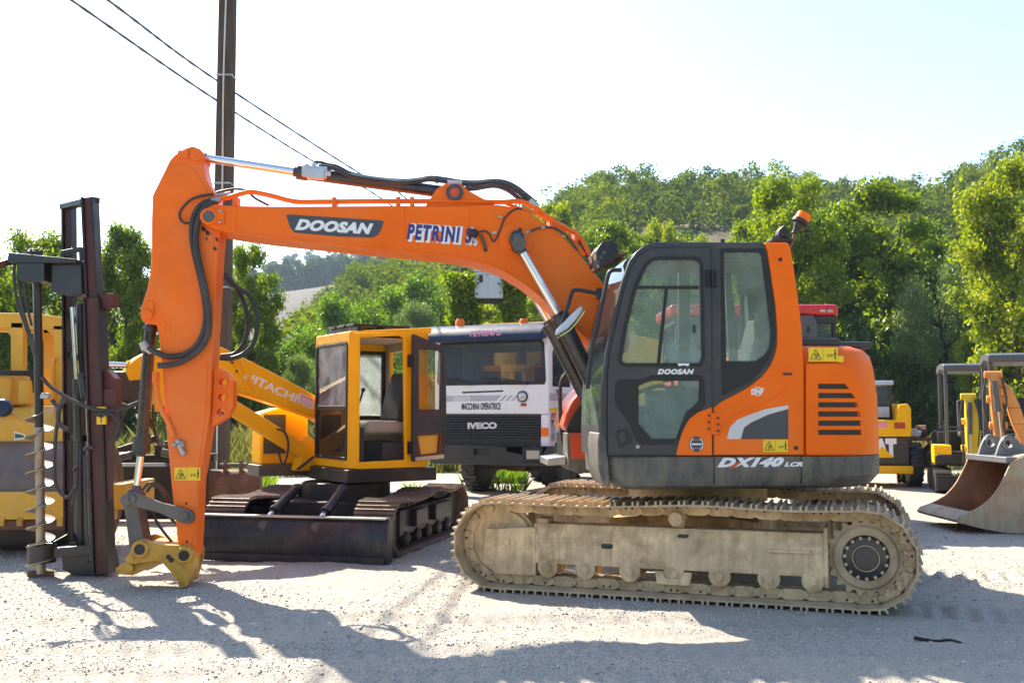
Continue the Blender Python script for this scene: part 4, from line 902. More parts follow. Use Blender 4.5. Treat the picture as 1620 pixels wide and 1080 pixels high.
# door
b = MB()
dout = S((961.5, 719.5), (960.5, 640), (961, 592), (965, 555), (975, 510), (986, 462), (998, 424), (1010, 405), (1026, 395.5), (1044, 392.5), (1121, 392.5), (1123.5, 400), (1125.5, 719.5))
b.plate(dout, [door_win, low_win], CY0 - 0.026, CY0 - 0.004)
door = b.build('cab_door', M['cab_grey'], EX, bevel=0.006)
b = MB(); gap = [(x + 0.0, z) for x, z in dout]
c0 = (sum(p[0] for p in gap) / len(gap), sum(p[1] for p in gap) / len(gap))
gap = [(c0[0] + (x - c0[0]) * 1.018 + 0.0, c0[1] + (z - c0[1]) * 1.011) for x, z in gap]
b.plate(gap, [door_win, low_win], CY0 - 0.005, CY0 - 0.002); b.build('door_seal', M['seal'], door)
def inset(o, d):
    n = len(o); out = []; cx, cz = sum(p[0] for p in o) / n, sum(p[1] for p in o) / n
    ar = sum(o[i][0] * o[(i + 1) % n][1] - o[(i + 1) % n][0] * o[i][1] for i in range(n)); sg = 1 if ar > 0 else -1
    for i in range(n):
        p, q, r = Vector(o[i - 1]), Vector(o[i]), Vector(o[(i + 1) % n])
        a, c = (q - p).normalized(), (r - q).normalized(); m = Vector((-(a.y + c.y), a.x + c.x)); m = m.normalized() if m.length > 1e-6 else Vector((-a.y, a.x))
        k = max(0.5, m.dot(Vector((-a.y, a.x)))); out.append((q.x + m.x * d / k * sg, q.y + m.y * d / k * sg))
    return out
def window(outer, y, parent, name, seal=0.022, gm='glass', proud=0.008, inner=None, dth=0.03):
    b = MB(); b.plate(inset(outer, -0.004), [inner or inset(outer, seal)], y - proud, y + dth); f = b.build(name, M['seal'], parent, bevel=0.004)
    b = MB(); b.prism(inset(outer, 0.004), y + 0.008, y + 0.013); b.build('pane', M[gm], f); return f
w1 = window(door_win, CY0 - 0.026, door, 'door_window', 0.024)
b = MB()
p = S((1004, 453), (1104, 453), (1104, 457.5), (1003, 457.5)); b.prism(p, CY0 - 0.030, CY0 + 0.0)
p = S((1051, 457), (1055.5, 457), (1043, 577), (1038.5, 577)); b.prism(p, CY0 - 0.028, CY0 + 0.0); b.build('glazing_bar', M['seal'], w1)
b = MB(); q = U.p3(CY0, (1097, 521)); b.box(q.x - 0.01, q.x + 0.01, CY0 - 0.035, CY0 - 0.02, q.z - 0.03, q.z + 0.03); b.build('window_latch', M['rubber'], w1, bevel=0.004)
clear = S((1009, 610), (1024, 604), (1031, 602), (1105, 602), (1105, 634), (1084, 652), (1068, 694), (1030, 694), (1009, 670))
w2 = window(low_win, CY0 - 0.026, door, 'lower_door_window', 0.01, inner=clear)
w3 = window(rear_win, CY0, cabf, 'rear_side_window', 0.012, inner=S((1145, 399), (1200, 399), (1205, 404), (1219, 524), (1217, 549), (1209, 562), (1195, 571), (1149, 571)), proud=0.006)
b = MB(); op = S((1068, 719.5), (1073, 698), (1078, 680), (1089, 662), (1102, 652), (1125, 643.5), (1125, 719.5)); b.prism(op, CY0 - 0.032, CY0 - 0.005); b.build('door_panel', M['orange'], door, bevel=0.008)
b = MB()
for x0, x1, y0, y1 in ((1115, 1136, 653, 687),): b.prism(S((x0, y0), (x1, y0), (x1, y1), (x0, y1)), CY0 - 0.040, CY0 - 0.01)
q = U.p3(CY0, (1125.5, 670)); b.cyl((q.x, CY0 - 0.045, q.z - 0.085), (q.x, CY0 - 0.045, q.z + 0.085), 0.012, seg=10)
hg = b.build('hinge', M['orange'], door, bevel=0.005)
b = MB()
for x, y in ((1119, 657), (1119, 667.5), (1119, 678), (1133.5, 661), (1133.5, 671), (1133.5, 681)): q = U.p3(CY0, (x, y)); b.cyl((q.x, CY0 - 0.047, q.z), (q.x, CY0 - 0.03, q.z), 0.010, seg=6)
b.build('hinge_bolts', M['ink'], hg)
b = MB()
q = U.p3(CY0, (1125, 442)); b.cyl((q.x, CY0 - 0.045, q.z - 0.06), (q.x, CY0 - 0.045, q.z + 0.06), 0.014, seg=10); b.prism(S((1115, 428), (1132, 428), (1132, 455), (1115, 455)), CY0 - 0.036, CY0 - 0.01)
for x, y in ((1117, 431), (1117, 440), (1117, 450), (1131, 434), (1131, 443), (1131, 452)): q = U.p3(CY0, (x, y)); b.cyl((q.x, CY0 - 0.043, q.z), (q.x, CY0 - 0.03, q.z), 0.009, seg=6)
b.build('hinge', M['dark_steel'], door, bevel=0.003)
b = MB(); b.plate(S((973, 684), (978, 679), (992, 678), (1000, 695), (998, 700), (984, 707), (979, 706)), [S((977, 686), (980, 683), (990, 682), (996, 694), (984, 702), (981, 701))], CY0 - 0.034, CY0 - 0.02)
b.prism(S((986, 684), (991, 683), (996, 694), (992, 698)), CY0 - 0.036, CY0 - 0.02)
b.build('door_handle', M['rubber'], door, bevel=0.003)
b = MB(); q = U.p3(CY0, (1007.5, 706)); b.cyl((q.x, CY0 - 0.034, q.z), (q.x, CY0 - 0.02, q.z), 0.015, seg=16); b.build('door_lock', M['steel'], door)
b = MB(); text_px(b, U, CY0 - 0.026, 'DOOSAN', (1040, 592), (1098, 592), 8.6, 0.06, 0.32, off=0.003, space=1.12); b.build('door_lettering', M['white_ink'], door)
b = MB(); b.prism(S((1070, 575), (1089, 575), (1087, 579.5), (1080, 578), (1072, 579.5)), CY0 - 0.040, CY0 - 0.03); b.build('maker_badge', M['white_ink'], door)
b = MB(); q = U.p3(CY0, (1100, 702)); b.cyl((q.x, CY0 - 0.0365, q.z), (q.x, CY0 - 0.03, q.z), 0.060, seg=32, mi=0)
for a0, a1 in ((-60, 60), (120, 240)):
    P = [(q.x + 0.054 * math.cos(math.radians(a)), CY0 - 0.0385, q.z + 0.054 * math.sin(math.radians(a))) for a in range(a0, a1 + 1, 8)] + [(q.x + 0.047 * math.cos(math.radians(a)), CY0 - 0.0385, q.z + 0.047 * math.sin(math.radians(a))) for a in range(a1, a0 - 1, -8)]
    b.sheet(P, 1)
b.box(q.x - 0.04, q.x + 0.04, CY0 - 0.039, CY0 - 0.036, q.z - 0.006, q.z + 0.006, 1); b.box(q.x - 0.035, q.x + 0.035, CY0 - 0.039, CY0 - 0.036, q.z - 0.034, q.z - 0.028, 2); b.box(q.x - 0.025, q.x + 0.025, CY0 - 0.039, CY0 - 0.036, q.z + 0.028, q.z + 0.036, 2)
b.build('round_emblem', [M['grey_ink'], M['white_ink'], M['orange_dark']], door)
# inside the cab
b = MB(); sx = 0.02
b.box(sx - 0.28, sx + 0.24, -1.02, -0.52, 1.50, 1.62); b.box(sx - 0.24, sx + 0.2, -0.98, -0.56, 1.16, 1.50)
b.prism([(sx + 0.14, 1.60), (sx + 0.28, 1.62), (sx + 0.40, 2.20), (sx + 0.36, 2.28), (sx + 0.29, 2.28), (sx + 0.24, 2.1)], -1.02, -0.52)
b.prism([(sx + 0.32, 2.28), (sx + 0.42, 2.30), (sx + 0.44, 2.50), (sx + 0.36, 2.52)], -0.92, -0.62)
b.build('seat', M['seat'], EX, bevel=0.035, seg=3)
b = MB()
for y in (-1.10, -0.44):
    b.box(sx - 0.38, sx + 0.18, y - 0.08, y + 0.08, 1.55, 1.72); b.tube([(sx - 0.34, y, 1.7), (sx - 0.36, y, 1.82), (sx - 0.39, y, 1.9)], 0.016, 7); b.ball((sx - 0.395, y, 1.93), 0.034, 12, sx=(0.8, 0.8, 1.4))
for y in (-0.86, -0.68): b.tube([(-0.82, y, 1.2), (-0.80, y, 1.5), (-0.74, y, 1.72)], 0.011, 6); b.box(-0.86, -0.72, y - 0.05, y + 0.05, 1.2, 1.22)
b.box(-0.55, 0.0, -0.42, -0.34, 1.2, 1.68); b.tube([(-0.62, -0.36, 1.66), (-0.4, -0.36, 1.72), (-0.28, -0.36, 1.6)], 0.02, 6)
b.build('control_console', M['interior'], EX, bevel=0.01)
b = MB(); b.tube([(x, -0.42, z) for x, z in U.tr(-0.42, [(1186, 430), (1176, 446), (1174, 500), (1176, 590), (1178, 660)])], 0.022, 8); b.build('cab_grab_rail', M['canopy_grey'], EX)
b = MB(); b.box(0.28, 0.46, -1.14, -0.36, 2.52, 2.75); b.box(-0.55, 0.46, -1.17, -0.33, 2.72, 2.775); b.build('cab_headliner', M['interior'], EX, bevel=0.02)
# boom and stick
BY0, BY1 = -0.24, 0.20
Bm = lambda *p: U.tr(BY0, list(p))
boom_up = [(338, 322), (352, 324.5), (400, 326), (470, 326.5), (560, 326), (640, 325.5), (701, 326), (760, 324.5), (788, 324), (807, 327), (825, 332), (844, 341), (862, 353), (881, 365), (899, 382), (918, 404), (938, 428), (957, 452), (975, 480), (992, 512), (998, 540)]
boom_lo = [(992, 556), (975, 566), (955, 562), (938, 544), (922, 530), (898, 508), (866, 480), (840, 457), (810, 437), (780, 422), (720, 408), (660, 401), (600, 395), (500, 385), (420, 376), (370, 369), (345, 364), (330, 359), (320, 350), (318, 340), (322, 330)]
b = MB(); b.prism(rr_(Bm(*boom_up), 2) + rr_(Bm(*boom_lo), 2), BY0, BY1)
boom = b.build('boom', M['orange'], EX, bevel=0.012, angle=40)
b = MB()                                                            # flange of the lower plate, boss rings, weld lines
lo = Bm(*boom_lo[4:16]); b.loft([[(x, BY0 - 0.012, z - 0.004), (x, BY0 - 0.012, z + 0.014), (x, BY0 + 0.01, z + 0.014), (x, BY0 + 0.01, z - 0.004)] for x, z in rr_(lo, 2)])
q = U.p3(BY0, (817, 378)); b.lathe((q.x, BY0, q.z), (0, -1, 0), [(0, 0.16), (0.008, 0.155), (0.012, 0.10), (0.04, 0.095)], 36)
b.build('boom_flange', M['orange'], boom, bevel=0.003)
for x, y0, y1 in ((374, 327, 369), (640, 327, 398), (742, 327, 411)):
    b = MB(); b.tube([U.p3(BY0 - 0.001, p) for p in ((x, y0), (x - 1, (y0 + y1) / 2), (x, y1))], 0.0045, 6); b.build('weld_seam', M['orange'], boom)
b = MB(); bd = Bm((453, 341), (457, 339.5), (602, 348.8), (607, 351), (603.5, 363), (598, 372), (589, 376), (540, 374.5), (466, 368), (459, 360)); b.prism(bd, BY0 - 0.004, BY0 + 0.001, 0)
text_px(b, U, BY0, 'DOOSAN', (466.5, 364), (590, 371.5), 18.0, 0.065, 0.32, 1, 0.006, 1.08)
b.build('boom_badge', [M['grey_ink'], M['white_ink']], boom)
b = MB(); text_px(b, U, BY0, 'PETRINI S.', (645, 382.5), (755, 389.5), 30.0, 0.115, 0.12, 0, 0.003, 1.2); text_px(b, U, BY0, 'PETRINI S.', (643.5, 379.0), (751, 386), 25.5, 0.05, 0.12, 1, 0.005, 1.22)
b.build('owner_lettering', [M['white_ink'], M['navy_ink']], boom)
b = MB()                                                            # broken lamp holder hanging by its lead
b.ball(U.p3(BY0 - 0.05, (749, 369)), 0.042, 12, 0, (1.1, 0.8, 1)); b.tube([U.p3(BY0 - 0.05, p) for p in ((744, 366), (748, 376), (751, 383))], 0.012, 6, 1)
b.tube([U.p3(BY0 - 0.03, p) for p in ((760, 371), (764, 380), (768, 393))], 0.016, 8, 2); b.ball(U.p3(BY0 - 0.03, (768, 395)), 0.018, 8, 0)
b.build('work_lamp_bracket', [M['rubber'], M['steel'], M['rust']], boom)
b = MB(); b.tube([U.p3(BY0 - 0.012, p) for p in ((758, 367), (766, 365), (774, 370), (781, 382), (790, 366), (797, 348), (807, 336), (818, 330), (826, 331))], 0.008, 6)
b.tube([U.p3(BY0 - 0.014, p) for p in ((836, 368), (848, 362), (862, 359.5), (878, 361), (893, 370), (905, 383), (914, 396))], 0.009, 6); b.build('lamp_wire', M['hose'], boom, each=True)
b = MB()
for x, y in ((792, 344), (783, 369)): q = U.p3(BY0, (x, y)); b.box(q.x - 0.025, q.x + 0.012, BY0 - 0.014, BY0, q.z - 0.006, q.z + 0.012)
for p in (((828, 370), (838, 366)), ((856, 360.5), (862, 360))): b.cyl(U.p3(BY0 - 0.014, p[0]), U.p3(BY0 - 0.014, p[1]), 0.014, seg=8)
b.build('wire_clip', M['steel'], boom, each=True)
# oil pipes along the boom
b = MB(); pl = [(343, 317), (352, 314), (365, 311), (385, 305), (400, 303.5), (430, 309.5), (464, 318), (500, 319), (600, 318), (700, 318), (790, 319.5), (815, 318), (830, 320), (849, 329), (871, 347), (893, 359), (914, 372), (924, 385), (932, 402)]
b.tube([U.p3(-0.17, p) for p in pl], 0.020, 8, n=4)
b.tube([U.p3(-0.05, (x, y + 1)) for x, y in pl], 0.020, 8, n=4)
b.tube([U.p3(-0.17, p) for p in ((800, 322), (820, 329), (850, 338), (880, 357), (903, 378), (925, 404))], 0.016, 8, n=4)
for x, y in ((372, 316), (529, 319), (630, 318), (652, 318), (872, 349), (912, 372)):
    q = U.p3(-0.17, (x, y)); b.box(q.x - 0.018, q.x + 0.018, -0.2, 0.0, q.z - 0.055, q.z + 0.034)
b.build('oil_pipe', M['orange'], boom, bevel=0.003)
b = MB()                                                            # stick
AY0, AY1 = -0.15, 0.16
A_ = lambda *p: U.tr(AY0, list(p))
arm_l = [(306, 231), (296, 233), (284, 239), (276, 245), (268, 254), (258, 275), (249, 293), (241, 309), (239.5, 350), (239.5, 398), (238, 425), (234, 452), (228, 472), (223, 486), (221.5, 496), (224, 506), (231, 512), (247, 513), (250, 522), (254, 560), (261, 654), (271, 765), (275, 800), (279, 835), (281, 866)]
arm_r = [(300, 887), (309, 880), (312, 833), (315, 758), (317.5, 778 - 20), (321, 728), (332, 654), (335, 580), (341, 474), (345, 400), (348.5, 366), (350, 340), (342, 312), (334, 297), (326, 284), (321, 262), (319, 245), (315, 236)]
arm_r.pop(4)
b.prism(A_(*arm_l) + A_(*arm_r), AY0, AY1)
arm = b.build('stick', M['orange_worn'], EX, bevel=0.014, angle=40)
b = MB()
low_pl = [(246, 418), (246, 316), (262, 272), (272, 263), (290, 261), (305, 266), (318, 284), (330, 308), (340, 340), (338, 400), (334, 480), (329, 575), (326, 650), (316, 726), (307, 850), (296, 868), (286, 850), (277, 764), (268, 655), (261, 560), (256, 515), (251, 470)]
b.prism(A_(*low_pl), AY0 - 0.007, AY0 + 0.002)
b.build('stick_side_plate', M['orange_worn'], arm, bevel=0.004)
b = MB(); b.plate(A_((348, 583), (355, 588), (367, 602), (366.5, 643), (358, 659), (332, 676), (334, 640), (336, 583)), [[(q.x + 0.033 * math.cos(t * math.pi / 9), q.z + 0.033 * math.sin(t * math.pi / 9)) for t in range(18)] for q in (U.p3(AY0, p) for p in ((350, 604), (348.5, 628), (347, 652)))], AY0 + 0.06, AY0 + 0.10)
for p in ((350, 604), (348.5, 628), (347, 652)): q = U.p3(AY0, p); b.pipe((q.x, AY0 + 0.045, q.z), (q.x, AY0 + 0.115, q.z), 0.05, 0.034)
b.plate(A_((348, 583), (355, 588), (367, 602), (366.5, 643), (358, 659), (332, 676), (334, 640), (336, 583)), [[(q.x + 0.033 * math.cos(t * math.pi / 9), q.z + 0.033 * math.sin(t * math.pi / 9)) for t in range(18)] for q in (U.p3(AY0, p) for p in ((350, 604), (348.5, 628), (347, 652)))], AY1 - 0.10, AY1 - 0.06)
b.build('lug_plate', M['orange_worn'], arm, bevel=0.005)
b = MB()
q = U.p3(AY0, (293, 245)); b.box(q.x - 0.06, q.x + 0.03, AY0 - 0.02, AY0, q.z - 0.035, q.z + 0.035); b.cyl((q.x + 0.1, AY0 - 0.02, q.z), (q.x + 0.1, AY1 + 0.02, q.z), 0.055, seg=24)
q = U.p3(AY0, (234, 498)); b.cyl((q.x, AY0 - 0.03, q.z), (q.x, AY1 + 0.03, q.z), 0.045, seg=24); b.box(q.x - 0.01, q.x + 0.05, AY0 - 0.016, AY0, q.z - 0.02, q.z + 0.115)
q = U.p3(AY0, (264, 519)); b.plate([(q.x - 0.035, q.z - 0.03), (q.x + 0.03, q.z - 0.04), (q.x + 0.035, q.z + 0.03), (q.x - 0.03, q.z + 0.04)], [[(q.x - 0.018, q.z - 0.015), (q.x + 0.015, q.z - 0.018), (q.x + 0.018, q.z + 0.015), (q.x - 0.015, q.z + 0.018)]], AY0 - 0.014, AY0)
b.build('pin_boss', M['orange_worn'], arm, bevel=0.006, each=True)
warning_sticker(U, AY0 - 0.007, arm, 276, 317, 739, 759.5)
b = MB()
for p, r in (((295, 796), 0.011), ((296, 856), 0.012), ((236, 516), 0.01)): q = U.p3(AY0, p); b.cyl((q.x, AY0 - 0.009, q.z), (q.x, AY0, q.z), r, seg=12)
b.build('stick_hole', M['ink'], arm, each=True)
b = MB()                                                            # oil grime below the pivot
rg = random.Random(4)
for p, w, h in (((322, 363), 10, 8), ((328, 369), 9, 9), ((327, 378), 2.5, 10), ((343, 379), 5, 8), ((340, 393), 7, 6), ((334, 370), 4, 3)):
    P = []
    for k in range(9):
        a = 2 * math.pi * k / 9; rr2 = 0.5 * rg.uniform(0.6, 1.15); P.append(U.p3(AY0 - 0.0085, (p[0] + w * rr2 * math.cos(a), p[1] + h * rr2 * math.sin(a) + 0.3 * w * rr2 * math.cos(a))))
    b.sheet(P)
b.build('oil_stain', M['ink'], arm, each=True)
b = MB(); q = U.p3(BY0, (331, 343))                                # pivot of stick on boom
b.lathe((q.x, BY0, q.z), (0, -1, 0), [(0, 0.075), (0.02, 0.075), (0.024, 0.07)], 28, 0); b.cyl((q.x, BY0 - 0.03, q.z), (q.x, BY1 + 0.03, q.z), 0.050, seg=24, mi=1)
b.box(q.x + 0.05, q.x + 0.13, BY0 - 0.018, BY0, q.z - 0.06, q.z + 0.055, 0)
for dz in (-0.05, 0.045): b.cyl((q.x + 0.095, BY0 - 0.03, q.z + dz), (q.x + 0.095, BY0, q.z + dz), 0.014, seg=8, mi=2)
b.build('pivot_pin', [M['orange'], M['cast'], M['steel']], boom, bevel=0.003)
# stick cylinder on top of the boom
def ram(name, p0, p1, p2, rr1, rr2, parent=EX, m='cyl_black', glen=0.10, extra=None):
    """barrel p2..p1, rod p1..p0"""
    p0, p1, p2 = Vector(p0), Vector(p1), Vector(p2); d = (p1 - p0).normalized()
    b = MB(); b.cyl(p1 + d * 0.02, p2, rr2, seg=28); b.cyl(p1 - d * 0.0, p1 + d * glen, rr2 * 1.16, seg=28); b.cyl(p1 - d * 0.03, p1, rr2 * 0.8, seg=24)
    side = d.orthogonal().normalized()
    b.ball(p2, rr2 * 1.2, 14)
    o = b.build(name, M[m], parent, bevel=0.004)
    b = MB(); b.cyl(p0, p1, rr1, seg=24); b.build('piston_rod', M['chrome'], o)
    b = MB(); q = p0 - d * 0.02; b.cyl(p0 - d * 0.05, p0 + d * 0.06, rr1 * 1.25, seg=20); b.lathe(q - Vector((0, 0.09, 0)), (0, 1, 0), [(0, rr1 * 1.7), (0.18, rr1 * 1.7)], 24); b.build('rod_eye', M['cast'], o, bevel=0.004)
    return o
sc = ram('stick_cylinder', U.p3(0.0, (316, 249)), U.p3(0.0, (470, 272.6)), U.p3(0.0, (716, 306)), 0.036, 0.055, boom)
b = MB()
q, q2 = U.p3(-0.08, (478, 271)), U.p3(-0.08, (521, 274)); d_ = (q2 - q).normalized(); Mx = Matrix.Translation(q) @ Matrix.Rotation(-math.atan2(d_.z, d_.x), 4, 'Y')
b.box(0, 0.22, -0.03, 0.05, -0.045, 0.05, 0, Mx); b.box(0.04, 0.2, -0.045, 0.05, -0.06, 0.03, 0, Mx); b.cyl(Mx @ Vector((0.10, 0, 0.05)), Mx @ Vector((0.10, 0, 0.085)), 0.02, seg=10); b.cyl(Mx @ Vector((0.20, -0.02, -0.01)), Mx @ Vector((0.255, -0.02, -0.01)), 0.022, seg=10); b.cyl(Mx @ Vector((0.02, -0.02, 0.05)), Mx @ Vector((0.06, -0.02, 0.05)), 0.016, seg=8)
b.build('valve_block', M['zinc'], sc, bevel=0.006)
b = MB()
for y0 in (-0.17, 0.12): b.prism(U.tr(-0.17, [(672, 328), (690, 300), (705, 290), (728, 290), (742, 302), (790, 328)]), y0, y0 + 0.035)
b.build('cylinder_lug', M['orange'], boom, bevel=0.005, each=True)
b = MB(); q = U.p3(-0.17, (719, 305)); b.pipe((q.x, -0.20, q.z), (q.x, 0.18, q.z), 0.075, 0.045, 28, 0); b.cyl((q.x, -0.19, q.z), (q.x, 0.17, q.z), 0.046, seg=20, mi=1); b.box(q.x - 0.06, q.x + 0.07, -0.1, 0.02, q.z + 0.07, q.z + 0.13, 2)
b.build('lug_pin', [M['cyl_black'], M['orange_dark'], M['zinc']], boom, bevel=0.003)
b = MB()
h1 = [(505, 263), (527, 266), (540, 272), (553, 278), (587, 285), (633, 289), (660, 287), (679, 284), (705, 287), (723, 290), (750, 291.5), (779, 289), (799, 292), (815, 300), (828, 310), (844, 323)]
b.tube([U.p3(-0.06, p) for p in h1], 0.021, 8, n=5); b.tube([U.p3(0.03, (x + 3, y - 3)) for x, y in h1], 0.019, 8, n=5)
b.tube([U.p3(-0.1, p) for p in ((733, 299), (751, 298.5), (765, 296), (781, 294), (795, 297), (807, 303), (820, 313), (830, 321))], 0.021, 8, n=5)
b.tube([U.p3(0.0, p) for p in ((498, 256), (508, 257), (522, 262), (535, 272))], 0.012, 6)
b.tube([U.p3(-0.05, p) for p in ((868, 343), (890, 356), (910, 372), (924, 392), (932, 414))], 0.014, 8)
for x, y in ((692, 284), (740, 292), (779, 290), (828, 310)): q = U.p3(-0.06, (x, y)); b.cyl((q.x - 0.012, -0.06, q.z), (q.x + 0.012, -0.06, q.z - 0.004), 0.034, seg=12)
b.build('hydraulic_hose', M['hose'], boom, each=True)
b = MB()
for p in (((349, 316), (330, 318)), ((838, 317), (847, 325))): b.cyl(U.p3(-0.17, p[0]), U.p3(-0.17, p[1]), 0.028, seg=10)
for p in (((365, 306), (343, 310)),): b.cyl(U.p3(-0.1, p[0]), U.p3(-0.1, p[1]), 0.022, seg=10)
b.build('hose_fitting', M['steel'], boom, each=True)
YH = AY0 - 0.045                                                    # hoses down the stick
b = MB()
b.tube([U.p3(YH, p) for p in ((334, 318), (322, 322), (312, 332), (305, 350), (304, 375), (308, 402), (316, 435), (323, 470), (326, 498), (322, 525), (312, 545), (297, 558), (280, 563), (262, 563), (245, 556), (235, 549))], 0.026, 10, n=5)
b.tube([U.p3(YH - 0.03, p) for p in ((338, 321), (327, 326), (318, 338), (312, 356), (310, 380), (313, 405), (321, 440), (329, 480), (331, 510), (327, 535), (316, 552), (300, 565), (285, 573), (268, 577), (250, 578))], 0.026, 10, n=5)
b.tube([U.p3(YH + 0.02, p) for p in ((338, 307), (318, 310), (302, 316), (290, 327), (284, 338), (286, 348), (293, 353), (300, 352))], 0.010, 7, n=5)
b.build('stick_hose', M['hose'], arm, each=True)
b = MB()
for y0, P in ((AY1 + 0.03, ((356, 432), (372, 452), (385, 475), (391, 500), (391, 525), (384, 546), (370, 560), (350, 563))), (AY0 + 0.1, ((356, 437), (376, 455), (392, 465), (402, 482), (407, 503), (405, 530), (398, 548), (383, 561), (365, 567), (348, 566)))):
    b.tube([U.p3(y0, p) for p in P], 0.021, 10, n=5)
b.tube([U.p3(AY1 + 0.03, p) for p in ((340, 305), (352, 302), (372, 299), (390, 302), (404, 314), (425, 325))], 0.011, 7)
b.build('stick_hose', M['rubber'], arm, each=True)
b = MB(); b.tube([U.p3(AY0 - 0.03, p) for p in ((247, 592), (248, 610), (250, 630), (256, 648), (266, 668), (275, 690))], 0.022, 9, n=5); b.cyl(U.p3(AY0 - 0.03, (247, 588)), U.p3(AY0 - 0.03, (246, 605)), 0.03, seg=10); b.build('stick_oil_pipe', M['orange_worn'], arm)
b = MB(); q = U.p3(AY0 - 0.03, (283, 703)); rg = random.Random(2)
for k in range(7): b.ball((q.x + rg.uniform(-0.035, 0.035), q.y + rg.uniform(-0.015, 0.01), q.z + rg.uniform(-0.045, 0.05)), rg.uniform(0.018, 0.03), 8)
b.cyl(q, q + Vector((0.05, -0.01, -0.09)), 0.022, seg=8); b.build('shutoff_valve', M['steel'], arm, bevel=0.004)
# bucket cylinder, links and quick coupler
bc = ram('bucket_cylinder', U.p3(0.0, (215, 778)), U.p3(0.0, (223, 716)), U.p3(0.0, (238, 520)), 0.032, 0.052, EX, 'cyl_black', 0.17)
b = MB(); b.tube([U.p3(-0.05, p) for p in ((232, 524), (229, 560), (224, 640), (220, 690))], 0.016, 8, 0); b.cyl(U.p3(-0.08, (226, 541)), U.p3(-0.08, (231, 553)), 0.038, seg=10, mi=1); b.cyl(U.p3(-0.08, (229, 550)), U.p3(-0.08, (240, 557)), 0.026, seg=10, mi=1)
b.cyl(U.p3(0.0, (223, 716)), U.p3(0.0, (224.5, 690)), 0.075, seg=20, mi=0)
b.tube([U.p3(0.06, p) for p in ((242, 640), (243, 665), (246, 690), (252, 703), (262, 704), (270, 694))], 0.012, 7, 0); b.build('cylinder_pipe', [M['cyl_black'], M['steel']], bc)
b = MB()
for y0 in (-0.21, 0.17):
    p, q = U.p3(y0, (209, 789)), U.p3(y0, (292, 816)); d_ = (q - p).normalized(); n_ = Vector((-d_.z, 0, d_.x)); o = []
    for k in range(9): a = math.pi / 2 + math.pi * k / 8; v = p + n_ * math.sin(a) * 0.055 + d_ * math.cos(a) * 0.055; o.append((v.x, v.z))
    v = p + d_ * 0.25 - n_ * 0.042; o.append((v.x, v.z))
    for k in range(9): a = -math.pi / 2 + math.pi * k / 8; v = q + n_ * math.sin(a) * 0.062 + d_ * math.cos(a) * 0.085; o.append((v.x, v.z))
    v = p + d_ * 0.25 + n_ * 0.046; o.append((v.x, v.z))
    b.prism(o, y0, y0 + 0.045)
    for c in (p, q): b.cyl((c.x, y0 - 0.02, c.z), (c.x, y0 + 0.06, c.z), 0.036, seg=20)
b.build('guide_link', M['cast'], EX, bevel=0.008)
b = MB()
p, q = U.p3(0, (211, 787)), U.p3(0, (224, 868))
b.loft([[(c.x - w, -0.12, c.z + 0.25 * w), (c.x + w, -0.12, c.z), (c.x + w, 0.12, c.z), (c.x - w, 0.12, c.z + 0.25 * w)] for c, w in ((p, 0.075), (p + (q - p) * 0.3, 0.06), (q, 0.07))])
b.cyl((p.x, -0.23, p.z), (p.x, 0.23, p.z), 0.05, seg=20); b.build('bucket_link', M['cast'], EX, bevel=0.01)
b = MB()
b.tube([U.p3(-0.05, p) for p in ((232, 778), (240, 768), (252, 772), (262, 790), (268, 815), (280, 830), (291, 842), (287, 862))], 0.014, 7)
b.tube([U.p3(0.02, p) for p in ((236, 800), (248, 825), (262, 845), (275, 860))], 0.012, 7); b.tube([U.p3(-0.03, p) for p in ((225, 775), (236, 764), (250, 766), (265, 785), (270, 800), (288, 815), (295, 840), (284, 864))], 0.012, 7)
b.build('coupler_hose', M['hose'], EX, each=True)
CPY = -0.20; C_ = lambda *p: U.tr(CPY, list(p))
cpl = [(196, 886), (204, 875), (212, 862), (219, 854), (227, 852), (236, 855), (249, 860), (266, 861.5), (282, 862), (297, 862), (305, 867), (309, 878), (307, 893), (302, 908), (297, 926), (290, 929), (284, 926), (279, 916), (271, 906), (264, 898), (257, 890), (246, 888), (228, 890), (210, 893)]
b = MB()
for y0 in (CPY, 0.17): b.prism(C_(*cpl), y0, y0 + 0.035)
b.prism(C_((180, 900), (190, 893), (212, 888), (240, 884), (256, 886), (248, 894), (232, 900), (208, 911), (182, 909)), -0.16, 0.16)
b.prism(C_((296, 872), (306, 872), (298, 922), (288, 922)), -0.165, 0.168); b.prism(C_((236, 858), (290, 864), (290, 872), (240, 872)), -0.165, 0.168)
q = U.p3(CPY, (205, 898)); b.cyl((q.x, CPY - 0.02, q.z), (q.x, 0.2, q.z), 0.035, seg=16); q = U.p3(CPY, (288, 924)); b.cyl((q.x, -0.2, q.z), (q.x, 0.2, q.z), 0.03, seg=16)
for p in ((222, 868), (292, 877.5)): q = U.p3(CPY, p); b.lathe((q.x, CPY, q.z), (0, -1, 0), [(0, 0.075), (0.025, 0.072), (0.025, 0.048)], 28)
cp = b.build('quick_coupler', M['coupler'], EX, bevel=0.007)
b = MB()
for p in ((222, 868), (292, 877.5)): q = U.p3(CPY, p); b.cyl((q.x, CPY - 0.03, q.z), (q.x, CPY, q.z), 0.045, seg=24)
q = U.p3(CPY, (269, 883)); b.cyl((q.x - 0.012, CPY - 0.004, q.z + 0.012), (q.x - 0.012, CPY, q.z + 0.012), 0.022, seg=14); b.cyl((q.x + 0.012, CPY - 0.004, q.z - 0.012), (q.x + 0.012, CPY, q.z - 0.012), 0.022, seg=14)
b.build('coupler_pin', M['ink'], cp, each=True)
b = MB()
